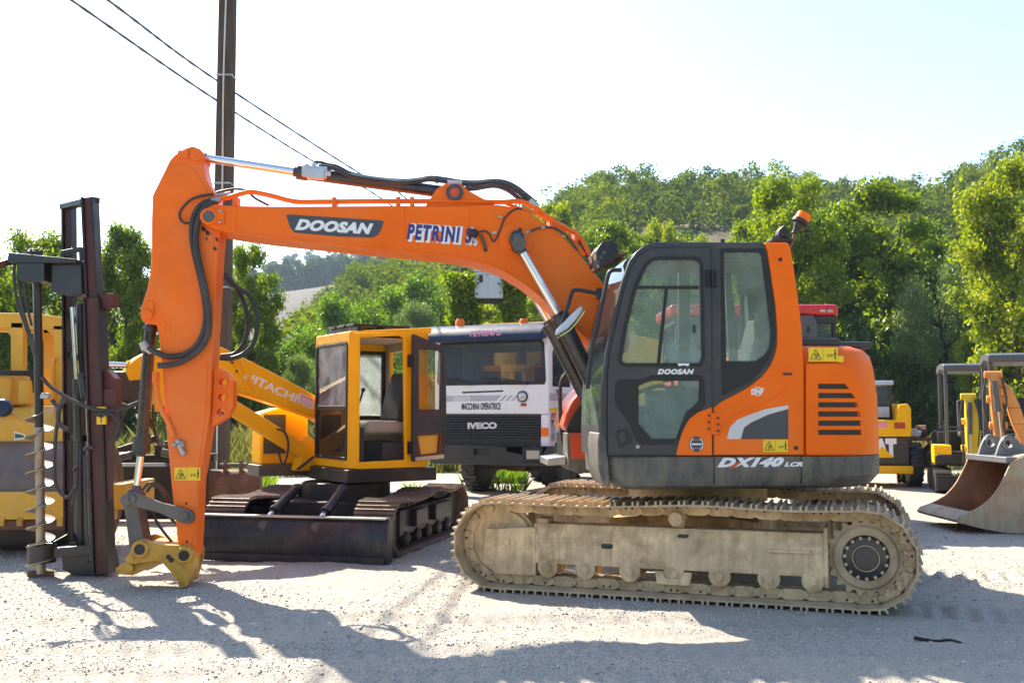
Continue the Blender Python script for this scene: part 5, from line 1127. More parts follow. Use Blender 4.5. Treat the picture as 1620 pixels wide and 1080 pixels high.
for x, y in ((211, 868), (236, 864), (279, 880), (305, 874)): q = U.p3(CPY, (x, y)); b.cyl((q.x, CPY - 0.014, q.z), (q.x, CPY, q.z), 0.013, seg=6)
b.build('coupler_bolt', M['steel'], cp, each=True)
# boom cylinders
for yc in (-0.37, 0.33):
    rc = ram('boom_cylinder', U.p3(-0.37, (822, 391)), U.p3(-0.37, (885, 500)), U.p3(-0.37, (952, 634)), 0.036, 0.073, EX, 'cyl_black', 0.09) if yc < 0 else None
    if rc is None:
        p0, p1, p2 = (U.p3(-0.37, p) + Vector((0, 0.70, 0)) for p in ((822, 391), (885, 500), (952, 634))); rc = ram('boom_cylinder', p0, p1, p2, 0.036, 0.073, EX, 'cyl_black', 0.09)
b = MB(); q = U.p3(-0.37, (817, 378)); b.lathe((q.x, -0.45, q.z), (0, 1, 0), [(0, 0.05), (0.01, 0.066), (0.06, 0.068), (0.07, 0.06), (0.21, 0.06)], 28, 0); b.cyl((q.x, -0.458, q.z), (q.x, -0.44, q.z), 0.035, seg=6, mi=1); b.tube([(q.x + 0.02, -0.43, q.z + 0.06), (q.x + 0.03, -0.43, q.z + 0.085)], 0.018, 6, 0); b.build('boom_pin', [M['cyl_black'], M['cast']], EX)
# mirror, rails, lamps, beacon
b = MB(); YM = -0.95
b.tube([U.p3(YM, p) for p in ((950, 466), (940, 463), (912, 458.5), (905, 463), (900, 478), (896, 490), (889, 512))], 0.017, 8, n=4); b.box(*[v for v in (U.p3(YM, (944, 470)).x, U.p3(YM, (952, 470)).x)], YM - 0.03, YM + 0.03, U.p3(YM, (944, 470)).z - 0.02, U.p3(YM, (944, 456)).z)
b.build('mirror_arm', M['rubber'], EX)
b = MB(); b.prism(U.tr(YM, [(880, 531), (880, 522), (889, 512), (905, 496), (919, 484), (921, 491), (910, 507), (897, 521)]), YM - 0.09, YM + 0.09); mo = b.build('mirror', M['zinc'], EX, bevel=0.02, seg=3)
b = MB(); pm = U.tr(YM, [(881, 532), (897, 522), (910, 508), (921, 492)]); b.loft([[(x + 0.004, YM - 0.08, z - 0.006), (x + 0.004, YM + 0.08, z - 0.006), (x + 0.012, YM + 0.08, z - 0.012), (x + 0.012, YM - 0.08, z - 0.012)] for x, z in pm]); b.build('mirror_face', M['mirror'], mo)
b = MB(); b.tube([U.p3(CY0 + 0.02, p) for p in ((983, 427), (968, 428), (962, 436), (957, 460), (948, 500), (938, 545), (932, 585), (930, 615))], 0.017, 8, n=4); b.build('front_grab_rail', M['rubber'], EX)
b = MB(); YR = 0.75
b.tube([U.p3(YR, p) for p in ((900, 577), (896, 590), (888, 603), (886, 625), (887, 660), (890, 690), (893, 705))], 0.020, 8, n=4); b.build('access_rail', M['rubber'], EX)
b = MB(); b.prism(U.tr(0.42, [(897, 684), (929, 682), (940, 682), (960, 682), (960, 748), (912, 748), (899, 738)]), 0.42, 1.22)
tb = b.build('tool_box', M['skirt'], EX, bevel=0.012)
b = MB(); b.prism(U.tr(0.42, [(901, 685), (960, 684), (960, 725), (903, 725)]), 0.40, 0.421); q = U.p3(0.40, (912, 688)); b.build('tool_box_panel', M['orange_dark'], tb, bevel=0.004)
b = MB(); o = U.tr(0.42, [(892, 672), (896, 655), (905, 636), (916, 622), (928, 612), (960, 596), (960, 682), (896, 682)])
b.prism(o, 0.46, 1.2); b.build('front_cover', M['orange_dark'], EX, bevel=0.02)
b = MB(); b.prism(U.tr(0.42, [(897, 681), (927, 627), (960, 600), (960, 681)]), 0.44, 0.459); b.bar(U.p3(0.43, (896, 680)), U.p3(0.43, (930, 622)), 0.02, 0.025); b.build('mesh_guard', M['interior'], EX)
b = MB(); b.prism(U.tr(0.42, [(868, 726), (897, 722), (897, 735), (868, 737)]), 0.5, 1.15); b.build('step', M['steel'], EX, bevel=0.006)
b = MB(); YL = -0.75
for dy in (-0.12, 0.1):
    b.prism(U.tr(YL, [(937, 403), (946, 389), (962, 386), (968, 393), (970, 408), (962, 420), (944, 428), (938, 420)]), YL + dy - 0.085, YL + dy + 0.085, 0)
    b.loft([[(x, YL + dy - 0.07, z), (x, YL + dy + 0.07, z), (x - 0.012, YL + dy + 0.07, z + 0.004), (x - 0.012, YL + dy - 0.07, z + 0.004)] for x, z in U.tr(YL, [(937, 404), (943, 427)])], 1)
    for k in range(4): p = U.p3(YL + dy, (939 + k * 4.5, 424 - k * 7)); b.box(p.x - 0.016, p.x + 0.016, YL + dy - 0.088, YL + dy - 0.084, p.z - 0.012, p.z + 0.018, 2)
b.bar(U.p3(YL, (968, 410)), U.p3(YL, (990, 402)), 0.2, 0.02, 3); b.bar(U.p3(YL, (955, 425)), U.p3(YL, (985, 408)), 0.05, 0.03, 3)
b.build('work_lamp', [M['rubber'], M['clear_lens'], M['canopy_grey'], M['rust']], EX, bevel=0.006)
b = MB(); YB = -1.0
b.tube([U.p3(YB, p) for p in ((1249, 391), (1253, 383), (1256, 375), (1257, 368))], 0.016, 8, 2); a0, a1 = U.p3(YB, (1257, 368)), U.p3(YB, (1272, 341)); ax = (a1 - a0).normalized()
b.lathe(a0, ax, [(-0.01, 0.022), (0.03, 0.024), (0.045, 0.035), (0.075, 0.045), (0.09, 0.07), (0.115, 0.073), (0.12, 0.06)], 24, 0); b.lathe(a0 + ax * 0.121, ax, [(0, 0.062), (0.05, 0.062), (0.062, 0.056), (0.066, 0.03), (0.066, 0.001)], 24, 1)
b.build('amber_beacon', [M['rubber'], M['amber'], M['rust']], EX)
b = MB(); b.prism(U.tr(YB, [(1228, 373), (1229, 366), (1238, 357), (1248, 369), (1244, 377), (1232, 377)]), YB - 0.05, YB + 0.05); b.box(U.p3(YB, (1216, 380)).x, U.p3(YB, (1250, 380)).x, YB - 0.08, YB + 0.06, U.p3(YB, (1216, 384)).z, U.p3(YB, (1216, 378.5)).z); b.build('horn', M['rubber'], EX, bevel=0.01)

# ------------------------------------------------------------------ the yellow excavator with the dozer blade
HB = Frame(-2.27, 10.34, -13); _o = HB.o + HB.uy * 1.62
HU = Frame(_o.x, _o.y, 33)
HX = fthing('small_excavator', 'yellow crawler excavator with open cab door and black dozer blade', 'excavator', HU)
HM = Matrix.Rotation(HB.yaw - HU.yaw, 4, 'Z') @ Matrix.Translation((0, -1.62, 0))       # blade axes -> upper axes
LP2 = track_loop(-1.12, 0.30, 0.275, 1.12, 0.30, 0.275, 0.60, 0.035, 38)
ROT = Matrix.Rotation(math.radians(90), 4, 'Z')        # track axis along the blade frame's y
for sx_, sd in ((0.83, 5), (-0.83, 6)):
    MX = HM @ Matrix.Translation((sx_, 1.68, 0)) @ ROT
    build_track(LP2, 0, 0.44, 'track', HX, [M['track_brown'], M['dark_steel'], M['track_brown'], M['ink']], MX, grouser=0.022, seed=sd, link=0.07)
    b = MB(); b.box(-0.95, 0.95, -0.13, 0.13, 0.19, 0.46); b.box(-0.6, -0.2, -0.20, -0.128, 0.26, 0.44); b.box(0.1, 0.7, -0.20, -0.128, 0.26, 0.44)
    fo = b.build('track_frame', M['dark_steel'], HX, bevel=0.012, M=MX)
    for x in (-0.75, -0.38, 0.0, 0.38, 0.75):
        b = MB(); b.lathe((x, -0.17, 0.15), (0, 1, 0), [(0, 0.04), (0.02, 0.08), (0.32, 0.08), (0.34, 0.04)], 16); b.build('track_roller', M['dark_steel'], HX, M=MX)
    for x, nm in ((-1.12, 'idler_wheel'), (1.12, 'sprocket')):
        b = MB(); b.lathe((x, -0.10, 0.30), (0, 1, 0), [(0, 0.06), (0, 0.2), (0.03, 0.215), (0.17, 0.215), (0.20, 0.2), (0.20, 0.06)], 26); b.build(nm, M['dark_steel'], HX, M=MX)
b = MB(); b.box(-0.62, 0.62, 0.9, 2.4, 0.26, 0.52); b.lathe((0, 1.62, 0.5), (0, 0, 1), [(0, 0.5), (0.2, 0.5)], 32); b.build('car_body', M['dark_steel'], HX, bevel=0.02, M=HM)
b = MB(); sec = [(0.06, 0.0), (0.02, 0.03), (-0.005, 0.13), (0.0, 0.27), (0.03, 0.38), (0.075, 0.44), (0.095, 0.435), (0.055, 0.37), (0.03, 0.27), (0.028, 0.13), (0.075, 0.02)]
b.prismx(sec, -1.06, 1.06); b.prismx([(0.03, 0.0), (-0.01, 0.03), (-0.03, 0.15), (0.03, 0.40), (0.09, 0.45), (0.16, 0.42), (0.16, 0.02)], -1.085, -1.06); b.prismx([(0.03, 0.0), (-0.01, 0.03), (-0.03, 0.15), (0.03, 0.40), (0.09, 0.45), (0.16, 0.42), (0.16, 0.02)], 1.06, 1.085)
b.box(-1.06, 1.06, -0.012, 0.02, 0.0, 0.075)
b.build('dozer_blade', M['blade'], HX, bevel=0.005, M=HM)
b = MB(); b.box(-1.06, 1.06, 0.02, 0.12, 0.437, 0.455); b.build('blade_sun_strip', M['steel'], HX, bevel=0.004, M=HM)  # strip added to catch the sun as a bright upper edge
for x in (-0.38, 0.38):
    b = MB(); b.bar((x, 0.08, 0.2), (x * 0.9, 1.2, 0.34), 0.10, 0.13); b.build('blade_arm', M['black'], HX, bevel=0.01, M=HM)
    q = [HM @ Vector(v) for v in ((x * 0.75, 0.10, 0.36), (x * 0.75, 0.34, 0.46), (x * 0.7, 0.85, 0.66))]; ram('blade_cylinder', q[0], q[1], q[2], 0.03, 0.05, HX, 'black', 0.05)
# upper structure
HY = -0.70
hs = lambda *p, y=HY: HU.tr(y, list(p))
XC = HU.p3(HY, (555, 741)).x; XE = HU.p3(HY, (657, 700)).x + 0.16; HYI = HU.px3(XC, (497, 738)).y; XWR = HU.p3(HYI, (604, 600)).x
hf = lambda *p: [(q.y, q.z) for q in (HU.px3(XC, v) for v in p)]
b = MB(); b.prismz([(XC - 0.05, HY - 0.03), (XE + 0.1, HY - 0.03), (XE + 0.2, -0.3), (XE + 0.22, 0.5), (XE + 0.1, 0.98), (-0.25, 1.0), (-0.25, 0.36), (XC - 0.05, HYI + 0.02)], 0.72, 0.865); b.build('deck', M['dark_steel'], HX, bevel=0.012)
ztp = 2.355
b = MB()                                                            # cab shell: front, sides, roof
fo = [(HY + 0.075, 0.87), (HYI, 0.87), (HYI, ztp - 0.02), (HY + 0.075, ztp)]
wn_ = [(HY + 0.13, 0.965), (HYI - 0.045, 0.965), (HYI - 0.03, 1.0), (HYI - 0.03, 2.22), (HYI - 0.06, 2.26), (HY + 0.15, 2.26), (HY + 0.11, 2.22), (HY + 0.11, 1.0)]
b.plate(fo, [wn_], XC, XC + 0.05, axis='x')
op_ = hs((567, 731), (565, 537), (570, 534), (632, 531), (639, 535), (641, 727))
so = [(XC + 0.075, 0.87), (XE, 0.87), (XE, ztp + 0.06), (XC + 0.075, ztp)]
b.plate(so, [[(min(max(x, XC + 0.10), XE - 0.1), z) for x, z in op_]], HY, HY + 0.05)
b.prismz([(XC, HY + 0.075), (XC + 0.075, HY), (XC + 0.10, HY + 0.05), (XC + 0.05, HY + 0.10)], 0.87, ztp + 0.005)
b.plate([(XC, 0.87), (XE, 0.87), (XE, ztp + 0.06), (XC, ztp)], [[(XC + 0.10, 1.42), (XWR, 1.42), (XWR, 2.2), (XC + 0.10, 2.2)]], HYI - 0.05, HYI)
b.plate([(HY, 0.87), (HYI, 0.87), (HYI, ztp + 0.06), (HY, ztp + 0.06)], [[(HY + 0.15, 1.5), (HYI - 0.15, 1.5), (HYI - 0.15, 2.2), (HY + 0.15, 2.2)]], XE - 0.05, XE, axis='x')
b.loft([[(XC, HY + 0.06, ztp - 0.03), (XE + 0.04, HY + 0.0, ztp + 0.03), (XE + 0.04, HYI, ztp + 0.03), (XC, HYI, ztp - 0.03)], [(XC, HY + 0.06, ztp + 0.02), (XE + 0.05, HY + 0.0, ztp + 0.10), (XE + 0.05, HYI, ztp + 0.10), (XC, HYI, ztp + 0.02)]])
cb_ = b.build('cab_shell', M['yellow'], HX, bevel=0.014)
b = MB(); b.plate(wn_, [inset(wn_, 0.03)], XC - 0.012, XC + 0.03, axis='x'); b.box(XC - 0.01, XC + 0.03, HY + 0.12, HYI - 0.04, 1.50, 1.56)
ws = b.build('windscreen_seal', M['seal'], cb_, bevel=0.004)
b = MB(); b.box(XC + 0.012, XC + 0.018, HY + 0.125, HYI - 0.05, 1.54, 2.24); b.build('windscreen_pane', M['glass_milky'], ws)
b = MB(); b.box(XC + 0.012, XC + 0.018, HY + 0.125, HYI - 0.05, 0.985, 1.52); b.build('lower_windscreen_pane', M['glass_clear'], ws)
wi = [(XC + 0.10, 1.42), (XWR, 1.42), (XWR, 2.2), (XC + 0.10, 2.2)]
b = MB(); b.plate(inset(wi, -0.02), [inset(wi, 0.025)], HYI - 0.062, HYI + 0.01); wf = b.build('side_window_seal', M['seal'], cb_, bevel=0.006)
b = MB(); b.box(XC + 0.10, XWR, HYI - 0.03, HYI - 0.025, 1.42, 2.2); b.build('side_window_pane', M['glass_dirty'], wf)
b = MB(); b.box(XC + 0.06, XE - 0.06, HYI - 0.056, HYI - 0.0515, 0.88, 1.395); b.box(XWR + 0.02, XE - 0.06, HYI - 0.056, HYI - 0.0515, 1.40, 2.32); b.box(XE - 0.057, XE - 0.0515, HY + 0.06, HY + 0.145, 0.9, 2.36); b.box(XE - 0.057, XE - 0.0515, HYI - 0.145, HYI - 0.06, 0.9, 2.36); b.box(XE - 0.057, XE - 0.0515, HY + 0.15, HYI - 0.15, 0.9, 1.49); b.box(XE - 0.057, XE - 0.0515, HY + 0.15, HYI - 0.15, 2.21, 2.37)
b.box(XC + 0.06, XE - 0.06, HY + 0.06, HYI - 0.06, ztp - 0.055, ztp - 0.04)
b.build('cab_lining', M['trim_beige'], cb_)
sx_m = XC + 0.42; b = MB(); b.box(XC + 0.05, XE - 0.05, HY + 0.05, HYI - 0.05, 0.866, 0.90); b.box(sx_m, XE - 0.1, HY + 0.1, HYI - 0.1, 0.9, 1.15); b.box(XC + 0.09, XC + 0.2, -0.60, -0.50, 0.9, 1.32); b.box(XC + 0.09, XC + 0.2, 0.10, 0.22, 0.9, 1.32); b.build('cab_floor', M['interior'], cb_)
sx1 = HU.p3(-0.3, (572, 675)).x; sx2 = HU.p3(-0.3, (640, 675)).x; b = MB(); b.box(sx1, sx2, -0.42, 0.08, 1.24, 1.39); b.build('seat_cushion', M['seat_grey'], HX, bevel=0.05, seg=3)
b = MB(); b.prism([(sx2 - 0.16, 1.38), (sx2 + 0.0, 1.38), (sx2 + 0.12, 1.88), (sx2 + 0.08, 1.95), (sx2 - 0.0, 1.95), (sx2 - 0.09, 1.7)], -0.43, 0.06); b.build('seat_back', M['seat'], HX, bevel=0.04, seg=3)
b = MB()
for y in (-0.55, 0.13): xl = XC + 0.14; b.tube([(xl, y, 1.3), (xl - 0.03, y, 1.5), (xl + 0.03, y, 1.62), (xl + 0.07, y + 0.02, 1.72)], 0.012, 6, 0); b.ball((xl + 0.075, y + 0.02, 1.735), 0.026, 10, 0); b.cyl((xl, y, 0.95), (xl, y, 1.38), 0.05, 0.03, 12, 0)
b.tube([(0.62, -0.52, 1.05), (0.5, -0.52, 1.4), (0.52, -0.52, 1.52), (0.66, -0.52, 1.55)], 0.014, 6, 1)
b.tube([(XC + 0.13, HYI - 0.1, 2.08), (XC + 0.13, HYI - 0.16, 2.05), (XC + 0.13, HYI - 0.16, 1.72), (XC + 0.13, HYI - 0.1, 1.68)], 0.014, 6, 0)
b.build('control_lever', [M['interior'], M['steel']], HX)
b = MB()
for k in range(3): b.box(XC + 0.08 + 0.0, XE - 0.16, HY + 0.15 + k * 0.26, HY + 0.36 + k * 0.26, ztp + 0.09 + 0.0 * k, ztp + 0.115)
for k in range(3): b.box(XC + 0.12 + k * 0.32, XC + 0.16 + k * 0.32, HY + 0.13, HY + 0.92, ztp + 0.02, ztp + 0.09)
b.build('roof_rack', M['dark_steel'], cb_, bevel=0.004)
# door folded back along the side
YD = HY - 0.07
do = hs((653, 529), (701, 549), (703.5, 600), (704, 652), (700.5, 724), (652, 729), y=YD)
dw = hs((659, 548), (698, 554), (697.5, 649), (660, 649), y=YD); dl = hs((660, 689), (694, 687), (692, 716), (665, 719), y=YD)
b = MB(); b.plate(do, [dw, dl], YD - 0.02, YD + 0.02); dr_ = b.build('cab_door', M['rust_red'], HX, bevel=0.006)
b = MB(); b.plate(inset(do, -0.003), [hs((657, 541), (699, 556), (700, 719), (657, 722), y=YD)], YD - 0.026, YD + 0.024); b.plate(inset(dw, -0.02), [inset(dw, 0.012)], YD - 0.024, YD + 0.024); b.prism(hs((656, 655), (702, 655), (702, 684), (656, 684), y=YD), YD - 0.024, YD + 0.024); b.build('door_trim', M['interior'], dr_)
b = MB(); b.prism(inset(dw, -0.005), YD - 0.003, YD + 0.003); b.build('door_pane', M['glass_clear'], dr_, each=True)
b = MB(); b.prism(inset(dl, -0.005), YD + 0.01, YD + 0.016); b.build('lower_door_reflection', M['yellow_old'], dr_)  # yellow colour painted on the pane as its reflection
b = MB(); b.prism(hs((655, 723), (700, 718), (700, 724.5), (655, 728.5), y=YD), YD - 0.035, YD - 0.02); b.build('kick_strip', M['steel'], dr_)
b = MB()
for y in (571, 708): q = HU.p3(HY, (649, y)); b.box(q.x - 0.04, q.x + 0.07, YD - 0.01, HY + 0.0, q.z - 0.07, q.z + 0.07)
b.build('door_hinge', M['seal'], dr_, bevel=0.006, each=True)
# body right of the boom and behind the cab
b = MB(); b.box(XE + 0.01, XE + 0.22, HY + 0.45, 0.92, 0.87, 1.45); b.build('engine_hood', M['yellow'], HX, bevel=0.05, seg=3)
bx = HU.tr(0.72, [(412, 738), (457, 645)]); x0, x1 = bx[0][0], bx[1][0] + 0.25
b = MB(); b.prism([(x0, 0.87), (x1, 0.87), (x1, bx[1][1]), (x0 + 0.22, bx[1][1]), (x0, bx[1][1] - 0.06)], 0.72, 1.05); sd_ = b.build('side_body', M['yellow'], HX, bevel=0.03, seg=3)
b = MB(); b.box(x0 + 0.03, x0 + 0.30, 0.714, 0.722, 1.0, bx[1][1] - 0.08); b.build('side_grille', M['canopy_grey'], sd_)
b = MB(); b.box(x0 - 0.04, x1, 0.66, 1.06, 0.74, 0.872); b.build('side_skirt', M['cast'], sd_, bevel=0.01)
# boom, its cylinder, the dark stick
HBY = 0.36
hb = lambda *p: HU.tr(HBY, list(p))
b = MB(); b.prism(rr_(hb((200, 590), (205, 577), (220, 564), (250, 552), (300, 545), (345, 547), (365, 556), (404, 575), (449, 598), (496, 624), (530, 644)), 2) + hb((530, 682), (496, 661), (445, 643), (404, 630), (367, 618), (330, 606), (290, 598), (250, 596), (225, 600), (205, 602)), HBY, HBY + 0.24)
hbm = b.build('boom', M['yellow'], HX, bevel=0.012)
b = MB()
for pts in (((368, 566), (396, 622)), ((380, 568), (408, 624)), ((360, 612), (404, 622), (440, 637), (496, 655))): b.tube([HU.p3(HBY - 0.012, p) for p in pts], 0.016, 6, smooth=False)
b.build('grease_pipe', M['yellow'], hbm, each=True)
b = MB()
for x, y in ((368, 573), (376, 587)): q = HU.p3(HBY, (x, y)); b.box(q.x - 0.025, q.x + 0.025, HBY - 0.02, HBY, q.z - 0.012, q.z + 0.012)
q = HU.p3(HBY, (405, 574)); b.box(q.x - 0.03, q.x + 0.03, HBY + 0.05, HBY + 0.12, q.z - 0.01, q.z + 0.025); b.build('pipe_clamp', M['rust'], hbm, each=True)
b = MB(); text_px(b, HU, HBY, 'HITACHI', (384.5, 600), (467, 636.5), 13.5, 0.03, 0.0, off=0.004); b.build('boom_lettering', M['white_ink'], hbm)
b = MB(); P = hb((470, 636), (474, 621), (496, 631), (496, 648)); b.prism(P, HBY - 0.004, HBY + 0.001, 0)
for k in range(4):
    y0 = 0.12 + k * 0.22; A, B2, C2, D2 = [Vector((x, 0, z)) for x, z in (P[0], P[3], P[2], P[1])]
    f = lambda u, v: (A.lerp(B2, u)).lerp(D2.lerp(C2, u), v) + Vector((0, HBY - 0.0055, 0))
    b.sheet([f(0.08, y0), f(0.92, y0), f(0.92, y0 + 0.11), f(0.08, y0 + 0.11)], 1 if k == 3 else 2)
b.build('load_sticker', [M['white_ink'], M['red_ink'], M['pink_ink']], hbm)
b = MB(); b.prism(hb((243, 596), (266, 596), (262, 640), (254, 652), (246, 645)), HBY + 0.02, HBY + 0.22); b.build('boom_bracket', M['yellow'], hbm, bevel=0.01)
p0, p1, p2 = HU.p3(0.48, (296, 603)), HU.p3(0.48, (345, 631)), HU.p3(0.48, (500, 727))
b = MB(); d_ = (p2 - p1).normalized(); b.bar(p1, p2, 0.17, 0.17); b.cyl(p2 - Vector((0, 0.12, 0)), p2 + Vector((0, 0.12, 0)), 0.10, seg=20); hc = b.build('boom_cylinder', M['yellow'], HX, bevel=0.03, seg=3)
b = MB(); b.cyl(p0, p1 + d_ * 0.05, 0.035, seg=18); b.build('piston_rod', M['chrome'], hc)
b = MB(); b.prism(HU.tr(0.40, [(470, 745), (478, 715), (492, 690), (505, 700), (505, 745)]), 0.40, 0.62); b.build('boom_foot', M['yellow'], HX, bevel=0.02)
b = MB(); b.tube([HU.p3(0.3, p) for p in ((438, 678), (450, 683), (456, 700), (454, 720), (447, 735), (440, 712))], 0.014, 7, n=4); b.tube([HU.p3(0.3, p) for p in ((470, 742), (480, 735), (496, 722))], 0.016, 7); b.build('hydraulic_hose', M['hose'], HX, each=True)
b = MB(); b.cyl(HU.p3(0.45, (160, 576)), HU.p3(0.45, (203, 578)), 0.032, seg=18, mi=0); b.cyl(HU.p3(0.45, (200, 578)), HU.p3(0.45, (222, 579)), 0.055, seg=18, mi=1); b.build('stick_cylinder_rod', [M['chrome'], M['yellow']], hbm)
b = MB(); b.prism(HU.tr(0.40, [(174, 600), (184, 592), (216, 590), (224, 600), (222, 630), (205, 640), (176, 628), (150, 640), (120, 648), (120, 632), (150, 622)]), 0.38, 0.62)
for x in (184, 190, 197, 206): q = HU.p3(0.38, (x, 594)); b.cyl((q.x, 0.38, q.z), (q.x, 0.62, q.z + 0.02), 0.04, seg=12)
sk_ = b.build('stick', M['black'], HX, bevel=0.02)
b = MB(); b.tube([HU.p3(0.34, p) for p in ((208, 632), (200, 648), (192, 662), (186, 680), (180, 695))], 0.022, 7); b.tube([HU.p3(0.33, p) for p in ((172, 650), (185, 658), (190, 675), (186, 690), (178, 698))], 0.024, 7); b.tube([HU.p3(0.33, p) for p in ((243, 650), (244, 672), (247, 690), (254, 703), (258, 700))], 0.014, 7); b.build('hydraulic_hose', M['hose'], sk_, each=True)

# ------------------------------------------------------------------ white truck
V_ = Frame(*(at(779, 650, 18.1).x, 18.1), -25)
TR = fthing('dump_truck', 'white truck with navy roof visor and black grille facing the yard', 'truck', V_)
tf = lambda *p, y=0.0: V_.tr(y, list(p))
def ft(p, y=0.0): return V_.p3(y, p)
XL, XRt = tf((688, 600))[0][0], tf((868, 600))[0][0]
zb_, zw, zt_ = tf((779, 655))[0][1], tf((779, 607))[0][1], tf((779, 540))[0][1]
ztop = zt_ + 0.22; CD = 1.75
b = MB()                                                            # cab: shell with openings
wsc = [(XL + 0.10, zw), (XRt - 0.09, zw), (XRt - 0.07, zw + 0.05), (XRt - 0.10, zt_ - 0.06), (XRt - 0.14, zt_), (XL + 0.14, zt_), (XL + 0.10, zt_ - 0.06), (XL + 0.07, zw + 0.05)]
b.plate([(XL, zb_), (XRt, zb_), (XRt, zt_ + 0.12), (XRt - 0.08, ztop), (XL + 0.08, ztop), (XL, zt_ + 0.12)], [wsc], 0.0, 0.06)
dwn = [(0.18, zw - 0.05), (1.05, zw - 0.05), (1.05, zt_ - 0.02), (0.30, zt_ - 0.02), (0.18, zt_ - 0.25)]
for x in (XL, XRt - 0.05): b.plate([(0.06, 0.95), (CD, 0.95), (CD, ztop), (0.06, ztop)], [dwn], x, x + 0.05, axis='x')
b.plate([(XL + 0.05, 0.95), (XRt - 0.05, 0.95), (XRt - 0.05, ztop), (XL + 0.05, ztop)], [[(XL + 0.35, zw + 0.1), (XL + 0.85, zw + 0.1), (XL + 0.85, zt_ - 0.1), (XL + 0.35, zt_ - 0.1)], [(XL + 1.05, zw + 0.1), (XRt - 0.2, zw + 0.1), (XRt - 0.2, zt_ - 0.1), (XL + 1.05, zt_ - 0.1)]], CD - 0.05, CD)
b.box(XL, XRt, 0.0, CD, ztop, ztop + 0.08); b.box(XL + 0.05, XRt - 0.05, 0.06, CD - 0.05, 0.95, 1.0)
cabt = b.build('truck_cab', M['truck_white'], TR, bevel=0.025, seg=3)
b = MB(); b.plate(inset(wsc, -0.02), [inset(wsc, 0.03)], -0.008, 0.03); wst = b.build('windscreen_seal', M['seal'], cabt, bevel=0.004)
b = MB(); b.prism(wsc, 0.02, 0.026); b.build('windscreen_pane', M['glass_dark'], wst)
b = MB()
for x in (XL + 0.02, XRt - 0.03): b.prismx(dwn, x, x + 0.006)
b.build('door_pane', M['glass_dark'], cabt, each=True)
b = MB(); b.box(XL + 0.06, XRt - 0.06, 0.12, 0.55, zw - 0.25, zw - 0.02, 0)
for x0 in (XL + 0.25, XRt - 0.75): b.box(x0, x0 + 0.5, 1.05, 1.25, zw - 0.5, zw + 0.38, 1)
b.build('cab_interior', [M['interior'], M['tractor_red']], cabt, bevel=0.05)
b = MB()
for x0, x1 in ((705, 747), (762, 834)):
    p, q = ft((x1, 608 if x1 < 800 else 607), -0.03), ft((x0, 600.5 if x1 < 800 else 599.5), -0.03); b.tube([p, q], 0.02, 5, smooth=False); b.tube([p, p.lerp(q, 0.55) + Vector((0, -0.01, 0.05))], 0.014, 5, smooth=False)
b.build('wiper', M['rubber'], cabt, each=True)
b = MB(); vz0 = tf((779, 541))[0][1]
b.prismx([(-0.36, vz0 - 0.02), (-0.40, vz0 + 0.05), (-0.34, vz0 + 0.17), (-0.12, vz0 + 0.30), (0.25, vz0 + 0.33), (0.25, vz0 + 0.22), (0.0, vz0 + 0.10), (-0.2, vz0 + 0.02)], XL - 0.05, XRt + 0.05)
vis = b.build('roof_visor', M['truck_blue'], TR, bevel=0.05, seg=3)
b = MB(); p, q = ft((743, 533), -0.415), ft((792, 530.5), -0.415); b.text('PETRINI S.', p + Vector((0, 0.004, 0)), q - p, (0, 0.28, 0.85), (q - p).length, 0.115, 0, 0.03, 0.1); b.build('visor_lettering', M['pink_ink'], vis)
for x in (727, 828):
    b = MB(); q = ft((x, 519), -0.02); b.lathe((q.x, 0.0, q.z - 0.05), (0, 0, 1), [(0, 0.09), (0.07, 0.092)], 20, 0); b.lathe((q.x, 0.0, q.z + 0.02), (0, 0, 1), [(0, 0.088), (0.11, 0.08), (0.145, 0.055), (0.15, 0.002)], 20, 1); b.build('beacon_lamp', [M['rubber'], M['amber']], TR)
b = MB(); z0, z1 = tf((779, 692))[0][1], zb_ - 0.006
b.box(XL + 0.02, XRt - 0.16, 0.015, 0.06, z0, z1)
n = 9
for k in range(n): zz = z0 + (z1 - z0) * (k + 0.5) / n; b.prismx([(0.0, zz - 0.022), (-0.022, zz - 0.012), (-0.022, zz + 0.012), (0.0, zz + 0.022), (0.016, zz + 0.022), (0.016, zz - 0.022)], XL + 0.02, XRt - 0.16)
gr = b.build('grille', M['grille'], TR)
b = MB(); text_px(b, V_, -0.028, 'IVECO', (740, 678.5), (786.5, 678), 10.5, 0.06, off=0.006); b.build('grille_lettering', M['light_ink'], gr)
b = MB(); b.box(XRt - 0.155, XRt + 0.0, 0.0, 0.3, z0 - 0.18, zb_ - 0.004); b.box(XL, XL + 0.018, 0.0, 0.3, z0 - 0.18, zb_ - 0.004); b.build('corner_panel', M['truck_white'], TR, bevel=0.02, each=True)
b = MB(); q = ft((862, 683), -0.004); b.box(q.x - 0.065, q.x + 0.065, -0.03, 0.01, q.z - 0.07, q.z + 0.07); b.build('indicator_lamp', M['amber'], TR, bevel=0.01)
b = MB(); b.box(XL + 0.03, XRt - 0.16, 0.03, 0.058, tf((779, 705))[0][1] - 0.05, z0 - 0.002); b.build('radiator_gap', M['seal'], TR)
b = MB(); bz0, bz1 = tf((779, 735))[0][1], tf((779, 704))[0][1]
hl = tf((829, 729), (856, 729), (856, 709), (829, 709), y=-0.12); dk = tf((750, 719), (775, 719), (775, 710), (750, 710), y=-0.12)
b.plate([(XL - 0.03, bz0), (XRt + 0.12, bz0), (XRt + 0.12, bz1), (XL - 0.03, bz1)], [inset(hl, -0.02), dk], -0.12, -0.06); b.box(XL - 0.03, XRt + 0.12, -0.06, 0.25, bz0, bz1); b.box(XRt + 0.0, XRt + 0.12, 0.25, 1.0, bz0, bz1)
